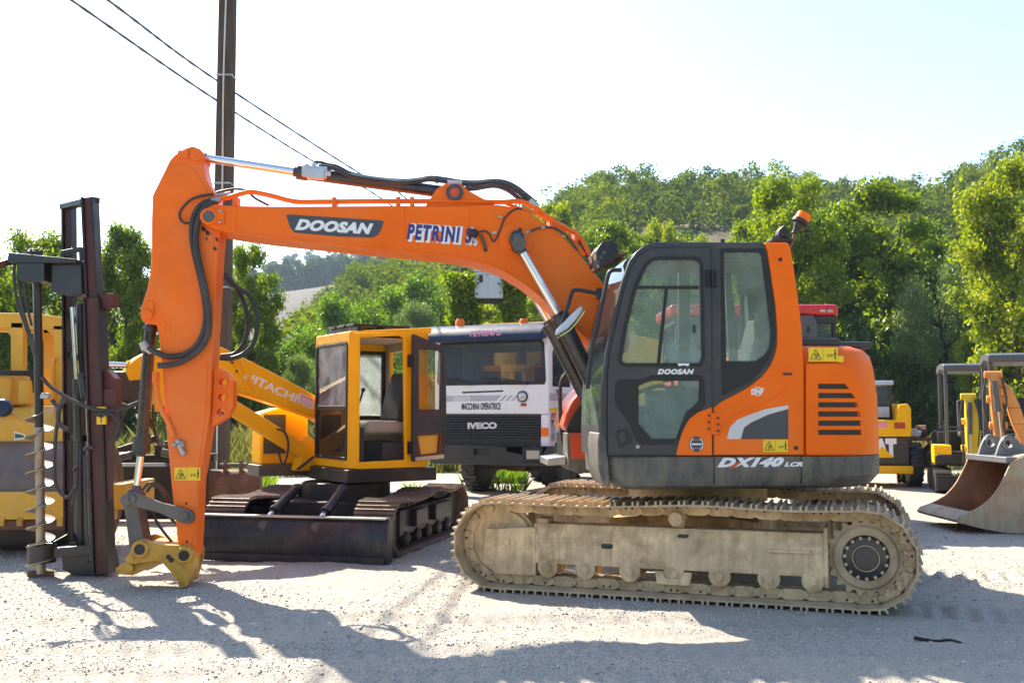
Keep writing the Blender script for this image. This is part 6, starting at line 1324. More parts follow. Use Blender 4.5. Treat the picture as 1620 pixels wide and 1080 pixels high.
bp_ = b.build('bumper', M['black'], TR, bevel=0.02)
b = MB(); b.plate(inset(hl, -0.018), [inset(hl, 0.03)], -0.128, -0.10); b.build('headlamp_bezel', M['seal'], bp_, bevel=0.006)
b = MB(); b.prism(inset(hl, 0.028), -0.11, -0.055); b.build('headlamp', M['clear_lens'], bp_, bevel=0.012)
b = MB(); q = ft((827, 627)); b.lathe((q.x, 0, q.z), (0, -1, 0), [(0, 0.10), (0.02, 0.10), (0.025, 0.085)], 28, 0); b.lathe((q.x, -0.022, q.z), (0, -1, 0), [(0, 0.082), (0.012, 0.07), (0.02, 0.04), (0.022, 0.002)], 28, 1); b.build('round_headlamp', [M['seal'], M['clear_lens']], TR)
b = MB(); q = ft((828.5, 640)); b.box(q.x - 0.05, q.x + 0.05, -0.015, 0.005, q.z - 0.025, q.z + 0.025); b.build('side_marker', M['red_lens'], TR)
b = MB()
b.prism(tf((703, 635), (785, 634), (794, 625), (703, 626)), -0.003, 0.001, 0)
for k in range(4): x = 790 + k * 9; b.prism(tf((x, 634), (x + 4.5, 634), (x + 13, 625), (x + 8.5, 625)), -0.003, 0.001, 0)
text_px(b, V_, 0.0, '360', (717, 635), (745, 634.5), 9.5, 0.08, 0.0, 1); text_px(b, V_, 0.0, 'MACCHINA OPERATRICE', (730.5, 648), (792, 647.5), 10.5, 0.03, 0.0, 2)
b.prism(tf((732, 622), (796, 619.5), (796, 617), (731, 619.5)), -0.004, 0.001, 2)
b.build('front_lettering', [M['silver_ink'], M['light_ink'], M['ink']], cabt)
def tside(p): return V_.px3(XRt, p)                                  # writing on the door
b = MB()
def dsheet(pts, mi): b.sheet([q + Vector((0.005, 0, 0)) for q in (tside(p) for p in pts)], mi)
dsheet(((870, 651), (930, 650), (930, 644), (870, 645)), 0); dsheet(((870, 633), (930, 633), (930, 622), (870, 622)), 1)
for s, a, c, h, mi in (('PETRINI S.', (872, 661), (894, 660), 8, 2), ('ESCAVAZIONI', (872, 668), (893, 667), 4, 3), ('SCAVI', (876, 675), (890, 674), 4, 2), ('TECNO', (876, 608), (893, 606), 6, 3)):
    p, q = tside(a), tside(c); p = p + Vector((0.006, 0, 0)); b.text(s, p, q - tside(a), (0, 0, 1), (q - tside(a)).length, h * 0.0112, mi, 0.04)
dsheet(((879, 616), (882, 616), (888, 631), (885, 631)), 4); dsheet(((891, 631), (888, 631), (884, 616), (887, 616)), 0)
b.build('door_decals', [M['yellow_sign'], M['silver_ink'], M['red_ink'], M['ink'], M['navy_ink']], cabt)
b = MB(); b.tube([ft(p, 0.3) for p in ((905, 545), (897, 560), (890, 590), (886, 620), (888, 680), (890, 700))], 0.02, 7); b.build('mirror_bar', M['rubber'], TR)
def wheel(parent, c, ax, R, w, tread=18, rim='cast'):
    b = MB(); c = Vector(c); ax = Vector(ax).normalized(); p = c - ax * w / 2
    b.lathe(p, ax, [(0.02 * w, R * 0.58), (0, R * 0.7), (0.03 * w, R * 0.9), (0.12 * w, R * 0.975), (0.3 * w, R), (0.7 * w, R), (0.88 * w, R * 0.975), (0.97 * w, R * 0.9), (w, R * 0.7), (0.98 * w, R * 0.58)], 40)
    u = ax.orthogonal().normalized(); v = ax.cross(u)
    for k in range(tread * 2):
        a = math.pi * k / tread; r_ = u * math.cos(a) + v * math.sin(a); t_ = -u * math.sin(a) + v * math.cos(a); s = 0.27 if k % 2 else 0.73
        Mx = Matrix((ax, t_, r_)).transposed().to_4x4(); Mx.translation = p + ax * w * s + r_ * R
        b.box(-w * 0.24, w * 0.24, -R * 0.055, R * 0.055, -R * 0.04, R * 0.035, 0, Mx)
    t = b.build('tyre', M['rubber'], parent)
    b = MB(); b.lathe(p, ax, [(0.1 * w, R * 0.05), (0.1 * w, R * 0.2), (0.3 * w, R * 0.3), (0.3 * w, R * 0.5), (0.06 * w, R * 0.58), (0.94 * w, R * 0.58), (0.7 * w, R * 0.5), (0.7 * w, R * 0.3), (0.9 * w, R * 0.2), (0.9 * w, R * 0.05)], 32); b.build('rim', M[rim], t)
    return t
for x in (XL + 0.30, XRt - 0.30): wheel(TR, (x, 1.2, 0.51), (1, 0, 0), 0.51, 0.34)
for x in (XL + 0.30, XRt - 0.30):
    for y in (4.4, 5.7): wheel(TR, (x, y, 0.51), (1, 0, 0), 0.51, 0.5)
b = MB(); b.box(-0.45, -0.33, 0.3, 6.5, 0.62, 0.88); b.box(0.33, 0.45, 0.3, 6.5, 0.62, 0.88); b.cyl((XL + 0.4, 1.2, 0.51), (XRt - 0.4, 1.2, 0.51), 0.10); b.box(-0.2, 0.2, 1.0, 1.5, 0.4, 0.6); b.box(-0.5, 0.4, 0.3, 0.7, 0.55, 0.8)
b.build('chassis', M['rust'], TR, bevel=0.02)
b = MB(); X0, X1 = XL - 0.05, XRt + 0.08; zz = tf((779, 514), y=2.1)[0][1]
b.plate([(X0, 1.15), (X1, 1.15), (X1, zz), (X0, zz)], [], 2.05, 2.12); b.box(X0, X0 + 0.07, 2.12, 6.6, 1.15, zz - 0.1); b.box(X1 - 0.07, X1, 2.12, 6.6, 1.15, zz - 0.1); b.box(X0, X1, 2.12, 6.6, 1.08, 1.15); b.box(X0, X1, 2.0, 2.16, zz - 0.1, zz + 0.02)
for k in range(5): x = X0 + 0.2 + k * (X1 - X0 - 0.4) / 4; b.box(x - 0.05, x + 0.05, 2.0, 2.05, 1.15, zz - 0.1)
b.build('dump_body', M['yellow_old'], TR, bevel=0.01)

# ------------------------------------------------------------------ yellow road roller at the left
RO = Frame(at(60, 650, 10.6).x, 10.6, 0)
RL = fthing('road_roller', 'faded yellow road roller with steel drum behind the upright drill', 'roller', RO)
def rx(px, y=0.0): return RO.p3(y, (px, 650)).x
def rz_(py, y=0.0): return RO.p3(y, (60, py)).z
b = MB(); xa, xb = rx(-150, 0.7), rx(166, 0.7); b.lathe((xa, 0.72, 0.60), (1, 0, 0), [(0.05, 0.1), (0.05, 0.56), (0.0, 0.585), (0.0, 0.595), (0.01, 0.60), (xb - xa - 0.01, 0.60), (xb - xa, 0.595), (xb - xa, 0.585), (xb - xa - 0.05, 0.56), (xb - xa - 0.05, 0.1)], 72); b.build('drum', M['drum'], RL)
b = MB(); b.box(rx(-190), rx(185), 0.0, 0.10, rz_(822), rz_(778)); b.box(rx(172), rx(200), -0.05, 0.9, rz_(805), rz_(765)); b.box(rx(-215), rx(-185), -0.05, 0.9, rz_(805), rz_(765)); b.box(rx(160), rx(182), 0.02, 0.08, rz_(822), rz_(790)); b.build('drum_yoke', M['yellow_old'], RL, bevel=0.012)
b = MB(); b.box(rx(-190), rx(180), 0.03, 0.07, rz_(838), rz_(824)); b.build('scraper_bar', M['rust'], RL)
for x in (8, 37, 100, -60): 
    b = MB(); b.box(rx(x) - 0.03, rx(x) + 0.03, -0.01, 0.03, rz_(832), rz_(818)); b.build('scraper_bracket', M['coupler'], RL, bevel=0.004)
b = MB()
b.loft([[(rx(-120), 0.55, rz_(712)), (rx(4), 0.55, rz_(712)), (rx(20, .55), 0.55, rz_(735)), (rx(112, .55), 0.55, rz_(735)), (rx(112, .55), 0.55, rz_(684)), (rx(62, .55), 0.55, rz_(684)), (rx(16, .55), 0.55, rz_(652)), (rx(-120), 0.55, rz_(652))],
        [(rx(-120), 1.7, rz_(712)), (rx(4), 1.7, rz_(712)), (rx(20, .55), 1.7, rz_(735)), (rx(112, .55), 1.7, rz_(735)), (rx(112, .55), 1.7, rz_(650)), (rx(62, .55), 1.7, rz_(640)), (rx(16, .55), 1.7, rz_(640)), (rx(-120), 1.7, rz_(640))]])
b.box(rx(-120), rx(100, 3.6), 1.7, 3.6, 0.8, rz_(640)); b.box(rx(-100), rx(80, 3.9), 2.2, 3.9, 0.55, 1.0)
rb = b.build('body', M['yellow_old'], RL, bevel=0.015)
b = MB(); text_px(b, RO, 0.55, 'STE', (88, 727), (105, 726), 11.5, 0.03, 0.0, off=0.004); b.build('body_lettering', M['ink'], rb)
b = MB(); b.prism(RO.tr(0.55, [(23, 682), (40, 687), (40, 694), (23, 696)]), 0.546, 0.551, 0); b.prism(RO.tr(0.55, [(24, 685), (38, 688), (38, 692), (24, 693)]), 0.544, 0.551, 1); b.build('green_sticker', [M['white_ink'], mat('green_print', (0.02, 0.10, 0.05), 0.4)], rb)
b = MB(); b.prism(RO.tr(0.50, [(15, 727), (43, 729), (43, 751), (20, 754)]), 0.42, 0.54, 0); b.prism(RO.tr(0.41, [(24, 728), (43, 729), (43, 741), (24, 741)]), 0.405, 0.43, 1); b.build('tail_lamp', [M['yellow_old'], M['red_lens']], RL, bevel=0.008)
b = MB(); q = RO.p3(0.45, (3, 645)); b.lathe(q, (0, 1, 0), [(-0.03, 0.04), (-0.02, 0.085), (0.02, 0.10), (0.08, 0.085), (0.14, 0.03)], 24); b.build('headlamp', M['truck_blue'], RL)
b = MB(); b.box(rx(-90, 1.3), rx(46, 1.7), 1.25, 1.9, rz_(640), rz_(594, 1.3)); b.box(rx(30, 1.2), rx(50, 1.2), 1.15, 1.25, rz_(640), rz_(600, 1.2)); b.build('operator_stand', M['yellow_old'], RL, bevel=0.03)
b = MB(); b.tube([(rx(-90, 1.2), 1.2, rz_(590, 1.2)), (rx(30, 1.2), 1.2, rz_(590, 1.2)), (rx(48, 1.2), 1.2, rz_(592, 1.2)), (rx(50, 1.2), 1.25, rz_(620, 1.2))], 0.03, 8); b.build('hand_rail', M['dark_steel'], RL)
b = MB(); Yp = 1.5; c = lambda *p: RO.tr(Yp, list(p))
for y in (Yp, Yp + 0.85):
    b.prism(c((-120, 493), (60, 496), (101, 502), (101, 522), (82, 521), (-120, 513)), y, y + 0.14)
    b.prism(c((17, 510), (36, 510), (36, 640), (17, 640)), y, y + 0.12); b.prism(c((84, 515), (101, 515), (103, 650), (86, 650)), y, y + 0.14)
    b.prism(c((-8, 511), (40, 513), (36, 530), (31, 543), (22, 543), (15, 530)), y + 0.02, y + 0.10); b.prism(c((68, 518), (88, 518), (90, 545), (86, 534)), y + 0.02, y + 0.12)
b.prism(c((-120, 493), (60, 496), (101, 502), (101, 505), (-120, 497)), Yp + 0.14, Yp + 0.85)
b.tube([RO.p3(Yp - 0.03, p) for p in ((88, 566), (84, 572), (83, 600), (86, 630))], 0.018, 7); b.build('cab_frame', M['yellow_old'], RL, bevel=0.015)

# ------------------------------------------------------------------ drill mast with auger
AG = Frame(at(140, 650, 9.5).x, 9.5, 0)
AU = fthing('drilling_mast', 'black and red brown drilling mast with an upright earth auger', 'drill', AG)
ag = lambda y, *p: [AG.p3(y, q) for q in p]
def channel(b, p0, p1, w, d, t=0.02):
    """channel section, open towards the viewer's left: web red, flanges dark"""
    p0, p1 = Vector(p0), Vector(p1)
    for x0, x1, y0, y1, mi in ((-w / 2, w / 2, d / 2 - t, d / 2, 1), (-w / 2, -w / 2 + t, -d / 2, d / 2 - t - 0.001, 0), (w / 2 - t, w / 2, -d / 2, d / 2 - t - 0.001, 0), (-w / 2 + t + 0.001, w / 2 - t - 0.001, -d / 2 + 0.03, -d / 2 + 0.05, 1)):
        b.loft([[p + Vector(v) for v in ((x0, y0, 0), (x1, y0, 0), (x1, y1, 0), (x0, y1, 0))] for p in (p0, p1)], mi)
b = MB(); a0, a1 = ag(0.42, (109, 326), (113, 868)); channel(b, a1, a0, 0.10, 0.13)
a0, a1 = ag(0.0, (142, 314), (150, 480)); channel(b, a1, a0, 0.115, 0.15)
b.bar(ag(0.42, (101, 328))[0], ag(0.0, (151, 316))[0], 0.09, 0.05, 0)
b.build('mast_post', [M['dark_steel'], M['rust_red']], AU, bevel=0.003)
b = MB(); a0, a1 = ag(-0.02, (150, 472), (165, 905)); channel(b, a1, a0, 0.15, 0.19)
b.prism(AG.tr(-0.1, [(150, 588), (166, 584), (178, 598), (180, 640), (172, 660), (150, 660)]), -0.06, 0.10, 1); b.prism(AG.tr(-0.1, [(153, 463), (177, 463), (173, 485), (155, 485)]), -0.05, 0.10, 1); b.box(*(lambda u: (u.x - 0.06, u.x + 0.08))(AG.p3(-0.1, (166, 700))), -0.09, -0.075, AG.p3(-0.1, (166, 790)).z, AG.p3(-0.1, (166, 615)).z, 1)
b.build('mast_sleeve', [M['dark_steel'], M['rust_red']], AU, bevel=0.003)
b = MB()
for p0, p1, y, r in (((128, 480), (128, 890), 0.2, 0.045), ((137, 720), (140, 890), 0.02, 0.03), ((122, 600), (124, 890), 0.3, 0.04)): b.cyl(*ag(y, p0, p1), r, seg=14)
for yy in (500, 560, 690, 780, 860): b.bar(ag(0.42, (108, yy))[0], ag(0.02, (152, yy + 4))[0], 0.04, 0.06)
b.prism(AG.tr(0.2, [(112, 860), (172, 872), (178, 908), (130, 904), (114, 895)]), 0.0, 0.4)
b.build('mast_bracing', M['black'], AU, bevel=0.004)
b = MB(); b.cyl(*ag(0.12, (115, 486), (122, 602)), 0.024, seg=16); b.cyl(*ag(-0.02, (138, 634), (143, 724)), 0.02, seg=16); b.build('feed_rod', M['chrome'], AU, each=True)
b = MB(); b.cyl(*ag(0.12, (122, 600), (126, 700)), 0.042, seg=16); b.cyl(*ag(-0.02, (143, 722), (147, 885)), 0.035, seg=16); b.cyl(*ag(0.05, (130, 590), (136, 628)), 0.05, seg=14); b.build('feed_cylinder', M['cyl_black'], AU, each=True)
b = MB(); YC = -0.05                                                 # rotary head on its carriage
b.prism(AG.tr(YC, [(25, 403), (130, 413), (130, 419), (22, 419)]), YC - 0.14, YC + 0.3); b.bar(ag(YC, (26, 410))[0], ag(YC - 0.3, (-40, 432))[0], 0.10, 0.06)
b.prism(AG.tr(YC, [(37, 419), (80, 419), (80, 446), (72, 450), (42, 447), (37, 440)]), YC - 0.13, YC + 0.16); b.prism(AG.tr(YC, [(85, 419), (131, 419), (133, 465), (112, 470), (85, 462)]), YC - 0.05, YC + 0.25)
b.prism(AG.tr(YC, [(94, 404), (96, 396), (128, 390), (131, 412), (125, 412), (124, 397), (100, 402), (99, 408)]), YC, YC + 0.06)
q = ag(YC, (57, 410))[0]; b.lathe((q.x - 0.02, YC, q.z - 0.02), (0, 0, 1), [(0, 0.09), (0.05, 0.09), (0.055, 0.075), (0.09, 0.075), (0.095, 0.06), (0.11, 0.05)], 22)
for k in range(8): a = 0.785 * k; b.cyl((q.x - 0.02 + 0.07 * math.cos(a), YC + 0.07 * math.sin(a), q.z + 0.03), (q.x - 0.02 + 0.07 * math.cos(a), YC + 0.07 * math.sin(a), q.z + 0.09), 0.012, seg=6)
b.build('rotary_head', M['black'], AU, bevel=0.008)
b = MB()
for P, r in ((((24, 412), (22, 440), (28, 480), (38, 510), (47, 535), (54, 560)), 0.014), (((30, 415), (30, 450), (36, 490), (46, 525), (56, 552)), 0.014), (((36, 415), (38, 445), (42, 480), (50, 515)), 0.012), (((66, 596), (78, 610), (95, 622), (112, 632), (135, 642), (160, 649), (185, 648), (205, 642), (219, 636)), 0.018), (((105, 632), (96, 640), (92, 655), (94, 670), (106, 680)), 0.022), (((100, 628), (94, 650), (88, 690), (86, 730), (88, 765), (98, 782), (108, 786), (118, 770)), 0.016), (((150, 655), (178, 655), (188, 672), (184, 690), (172, 700)), 0.022), (((133, 712), (140, 706), (148, 710)), 0.016), (((116, 745), (122, 740), (120, 775), (113, 800)), 0.012), (((82, 632), (88, 640), (98, 645)), 0.02)):
    b.tube([AG.p3(-0.16, p) for p in P], r, 7, n=5)
b.build('hydraulic_hose', M['hose'], AU, each=True)
b = MB(); b.ball(AG.p3(-0.16, (74, 626)), 0.03, 10, 0, (1.5, 1, 1)); b.cyl(AG.p3(-0.16, (67, 630)), AG.p3(-0.16, (70, 622)), 0.025, seg=8); b.build('hose_fitting', M['steel'], AU, each=True)
b = MB(); b.prism(AG.tr(-0.13, [(153, 643), (167, 643), (167, 648), (153, 648)]), -0.14, -0.10, 0); b.prism(AG.tr(-0.13, [(153.5, 652), (168, 652), (168, 671), (153.5, 671)]), -0.14, -0.10, 0)
q = AG.p3(-0.143, (160, 660)); b.sheet([q + Vector(v) for v in ((-0.02, 0, 0), (0.02, 0, 0), (0.02, 0, 0.012), (-0.02, 0, 0.012))], 1); b.sheet([q + Vector(v) for v in ((-0.004, 0, -0.05), (0.004, 0, -0.05), (0.004, 0, 0.0), (-0.004, 0, 0.0))], 1); b.build('warning_sticker', [M['yellow_sign'], M['ink']], AU)
b = MB(); sx0, sz1 = AG.tr(YC, [(59, 448)])[0]; sx1, sz0 = AG.tr(YC, [(65, 905)])[0]; shx = lambda z: sx0 + (sx1 - sx0) * (sz1 - z) / (sz1 - sz0)
b.cyl((sx0, YC, sz1), (shx(0.05), YC, 0.05), 0.038, seg=18); au = b.build('auger_shaft', M['black'], AU)
b = MB(); b.cyl((shx(1.35), YC, 1.35), (shx(0.03), YC, 0.03), 0.040, seg=18); zt0 = AG.tr(YC, [(60, 648)])[0][1]; P_ = []; pitch = 0.165; n = int((zt0 - 0.04) / pitch * 20)
for k in range(n + 1):
    z = zt0 - k * pitch / 20; a = -2 * math.pi * k / 20; ro = 0.125 * min(1, 0.35 + k / 14) * (1.0 if z > 0.2 else 1.08)
    x = shx(z); P_.append([(x + 0.036 * math.cos(a), YC + 0.036 * math.sin(a), z), (x + ro * math.cos(a), YC + ro * math.sin(a), z - 0.012), (x + ro * math.cos(a), YC + ro * math.sin(a), z - 0.020), (x + 0.036 * math.cos(a), YC + 0.036 * math.sin(a), z - 0.010)])
b.loft(P_); b.build('auger_flight', M['auger'], au, angle=25)
b = MB(); q = AG.p3(YC, (66, 875)); b.pipe((q.x, YC, q.z - 0.08), (q.x, YC, q.z + 0.08), 0.125, 0.11, 28); b.bar((q.x + 0.11, YC, q.z + 0.01), AG.p3(YC, (162, 868)), 0.06, 0.09); b.bar((q.x + 0.08, YC + 0.06, q.z + 0.06), AG.p3(0.3, (112, 848)), 0.02, 0.08); b.build('auger_guide', M['black'], AU, bevel=0.005)
b = MB(); b.prismz([(shx(0.03) - 0.12, YC - 0.03), (shx(0.03) + 0.12, YC - 0.02), (shx(0.03) + 0.11, YC + 0.03), (shx(0.03) - 0.1, YC + 0.04)], 0.0, 0.05); b.build('auger_tip', M['rust'], au, bevel=0.01)

# ------------------------------------------------------------------ loose attachments
BK = Frame(at(1560, 650, 12.75).x, 12.75, 0)
BKT = fthing('excavator_bucket', 'big weathered excavator bucket lying on the gravel at the right edge', 'bucket', BK)
bo = BK.tr(0, [(1598, 730), (1591, 746), (1582, 764), (1572, 780), (1555, 797), (1535, 808), (1515, 815), (1512, 824), (1530, 830), (1554, 836), (1589, 842), (1625, 843), (1660, 838), (1690, 820), (1706, 792), (1706, 762), (1690, 738), (1655, 722), (1625, 718)])
back = bo[7:] + [bo[0]]
def shell(pts, th):
    cx, cz = sum(p[0] for p in pts) / len(pts), sum(p[1] for p in pts) / len(pts) ; o = []
    for i, p in enumerate(pts):
        a, c = Vector(pts[max(i - 1, 0)]), Vector(pts[min(i + 1, len(pts) - 1)]); d = (c - a).normalized(); o.append((p[0] - d.y * th, p[1] + d.x * th))
    return o
sb = rr_(back, 3); si = shell(sb, 0.022)
b = MB(); W_ = 1.15
n = len(sb); A = [b.bm.verts.new((x, 0, z)) for x, z in sb]; C = [b.bm.verts.new((x, W_, z)) for x, z in sb]; A2 = [b.bm.verts.new((x, 0, z)) for x, z in si]; C2 = [b.bm.verts.new((x, W_, z)) for x, z in si]
for i in range(n - 1): b._face([A[i], A[i + 1], C[i + 1], C[i]], 0); b._face([A2[i], C2[i], C2[i + 1], A2[i + 1]], 1)
for i in (0, n - 1): b._face([A[i], C[i], C2[i], A2[i]], 0)
b.build('bucket_shell', [M['bucket_out'], M['bucket_in']], BKT, recalc=False, angle=50)
side = rr_(bo[:7], 3) + rr_(bo[7:], 3)
for y0, nm in ((-0.03, 'side_plate'), (W_, 'side_plate')):
    b = MB(); b.prism(side, y0, y0 + 0.03, 0); sp = b.build(nm, [M['bucket_out']] if y0 < 0 else [M['bucket_in']], BKT, bevel=0.006)
b = MB(); lp = BK.tr(0, [(1535, 808.5), (1515, 815.5), (1510, 822), (1513, 825.5), (1535, 831.5)]); b.prism(lp, -0.036, W_ + 0.036); b.build('cutting_edge', M['bucket_out'], BKT, bevel=0.006)
b = MB(); b.box(BK.tr(0.0, [(1592, 735)])[0][0], BK.tr(0, [(1650, 735)])[0][0], 0.0, W_, BK.tr(0, [(1598, 733)])[0][1], BK.tr(0, [(1598, 728)])[0][1] + 0.04); b.build('bucket_rim', M['ear'], BKT, bevel=0.012)
for y0 in (0.30, 0.78):
    b = MB(); o = BK.tr(0, [(1592, 731), (1594, 722), (1599, 706), (1605, 694), (1614, 689), (1624, 693), (1640, 706), (1668, 712), (1680, 728), (1650, 731)]); q = BK.p3(0, (1614, 703))
    b.plate(rr_(o + o[:1], 2)[:-1], [[(q.x + 0.05 * math.cos(t * math.pi / 10), q.z + 0.05 * math.sin(t * math.pi / 10)) for t in range(20)]], y0, y0 + 0.05); b.pipe((q.x, y0 - 0.012, q.z), (q.x, y0 + 0.062, q.z), 0.085, 0.05, 28); b.build('bucket_ear', M['ear'], BKT, bevel=0.006)
# old rusty bucket behind the orange arm
OB = Frame(at(372, 650, 14.6).x, 14.6, 10)
OBT = fthing('excavator_bucket', 'dark rusty old bucket standing behind the orange arm', 'bucket', OB)
b = MB(); sec = [(0.0, 0.12), (-0.02, 0.3), (0.05, 0.55), (0.2, 0.66), (0.45, 0.62), (0.6, 0.4), (0.62, 0.15), (0.5, 0.0), (0.2, -0.02)]
b.prismx(rr_(sec + sec[:1], 3)[:-1], -0.36, 0.33); b.build('bucket_shell', M['rust'], OBT, bevel=0.01)
for x in (-0.38, 0.33): b = MB(); b.prismx([(y * 1.03 - 0.01, z * 1.03) for y, z in sec], x, x + 0.03); b.build('side_plate', M['rust'], OBT, bevel=0.005)
b = MB(); b.box(-0.36, 0.33, -0.03, 0.0, 0.12, 0.17); b.box(-0.12, 0.06, -0.035, -0.0, 0.17, 0.22); b.build('lip_bar', M['cast'], OBT, bevel=0.006)
for x in (-0.16, 0.06): b = MB(); b.prismx([(0.1, 0.58), (0.08, 0.72), (0.14, 0.80), (0.22, 0.78), (0.26, 0.6)], x, x + 0.04); b.build('bucket_ear', M['rust'], OBT, bevel=0.006)
b = MB(); b.cyl((-0.22, 0.16, 0.73), (0.16, 0.16, 0.73), 0.03, seg=12); b.build('hook_bar', M['cast'], OBT)
# black grader blade and frame left of the arm
GB = Frame(at(225, 650, 14.2).x, 14.2, 4)
GBT = fthing('grader_attachment', 'black box blade attachment behind the bucket cylinder', 'attachment', GB)
gx = lambda p: GB.p3(0, (p, 650)).x; gz = lambda p: GB.p3(0, (225, p)).z
b = MB(); b.prismx([(0.0, 0.02), (-0.03, 0.2), (0.0, gz(738)), (0.06, gz(732)), (0.12, gz(734)), (0.06, 0.3), (0.08, 0.02)], gx(120), gx(330)); b.build('blade', M['black'], GBT, bevel=0.008)
b = MB(); b.bar((gx(172), 0.5, gz(715)), (gx(236), 0.5, gz(694)), 0.12, 0.10); b.bar((gx(172), 0.5, gz(730)), (gx(330), 0.5, gz(726)), 0.2, 0.12); b.box(gx(236), gx(300), 0.3, 0.8, gz(730), gz(704)); b.box(gx(255), gx(272), 0.2, 0.7, gz(705), gz(698)); b.box(gx(178), gx(200), 0.3, 0.7, gz(728), gz(716)); b.build('blade_frame', M['black'], GBT, bevel=0.015)
b = MB(); b.cyl((gx(250), 0.25, gz(716)), (gx(272), 0.25, gz(722)), 0.06, seg=14); b.cyl((gx(182), 0.25, gz(724)), (gx(200), 0.25, gz(720)), 0.05, seg=14); b.build('tilt_cylinder', M['cast'], GBT, bevel=0.005, each=True)

# ------------------------------------------------------------------ skid steer loader
SK = Frame(at(1394, 650, 20.4).x, 20.4, -12)
SKT = fthing('skid_steer_loader', 'yellow and black skid steer loader seen from behind next to the orange machine', 'loader', SK)
kx = lambda p, y=0.0: SK.p3(y, (p, 650)).x; kz = lambda p, y=0.0: SK.p3(y, (1394, p)).z
b = MB(); b.box(kx(1345), kx(1438), 0.0, 1.5, kz(735), kz(691)); b.build('tail_door', M['black'], SKT, bevel=0.03)
b = MB(); b.box(kx(1340), kx(1443), -0.02, 1.6, kz(749), kz(736)); b.box(kx(1338), kx(1441), -0.03, 1.4, kz(690.5), kz(664)); b.prism(SK.tr(0, [(1418, 664), (1421, 640), (1436, 638), (1441, 646), (1442, 690), (1418, 690)]), -0.04, 1.9); b.prism(SK.tr(0, [(1346, 664), (1346, 640), (1352, 638), (1370, 644), (1370, 690), (1346, 690)]), -0.04, 1.9); sb_ = b.build('loader_body', M['yellow'], SKT, bevel=0.025)
b = MB(); q0, q1 = SK.p3(-0.004, (1368.5, 723)), SK.p3(-0.004, (1419, 723)); b.text('CAT', q0, q1 - q0, (0, 0, 1), (q1 - q0).length, 0.375, 0, 0.085, 0.0); b.prism(SK.tr(0, [(1378, 723.5), (1414, 723.5), (1396, 706)]), -0.012, -0.003, 1); b.build('loader_lettering', [M['white_ink'], M['yellow']], SKT)
b = MB(); b.box(kx(1414), kx(1431), -0.05, -0.02, kz(677.5), kz(668)); b.build('tail_lamp', M['red_lens'], SKT, bevel=0.008)
b = MB(); b.box(kx(1387), kx(1402), -0.034, -0.02, kz(676), kz(667)); b.build('paper_label', M['pink_ink'], SKT)
b = MB()
for x0, x1 in ((1352, 1357), (1413, 1418)): b.box(kx(x0), kx(x1), 0.5, 0.58, kz(664), kz(606)); b.box(kx(x0), kx(x1), 1.5, 1.58, kz(664), kz(606))
b.box(kx(1352), kx(1418), 0.5, 0.56, kz(640), kz(664)); b.box(kx(1390), kx(1410), 0.46, 0.5, kz(664), kz(642)); b.build('cab_posts', M['black'], SKT, bevel=0.01, each=True)
b = MB(); b.box(kx(1357), kx(1413), 0.52, 0.53, kz(640), kz(608)); b.build('rear_window', M['glass_dark'], SKT)
b = MB(); b.box(kx(1348), kx(1420), 0.4, 1.75, kz(608), kz(601)); b.build('cab_roof', M['zinc'], SKT, bevel=0.02)
b = MB(); b.box(kx(1388), kx(1412), 0.40, 0.46, kz(660), kz(643)); b.build('service_box', M['zinc'], SKT, bevel=0.01)
for x in (1335, 1450):
    for y in (0.45, 1.5): wheel(SKT, (kx(x), y, 0.44), (1, 0, 0), 0.42, 0.27, 16, 'yellow_old')

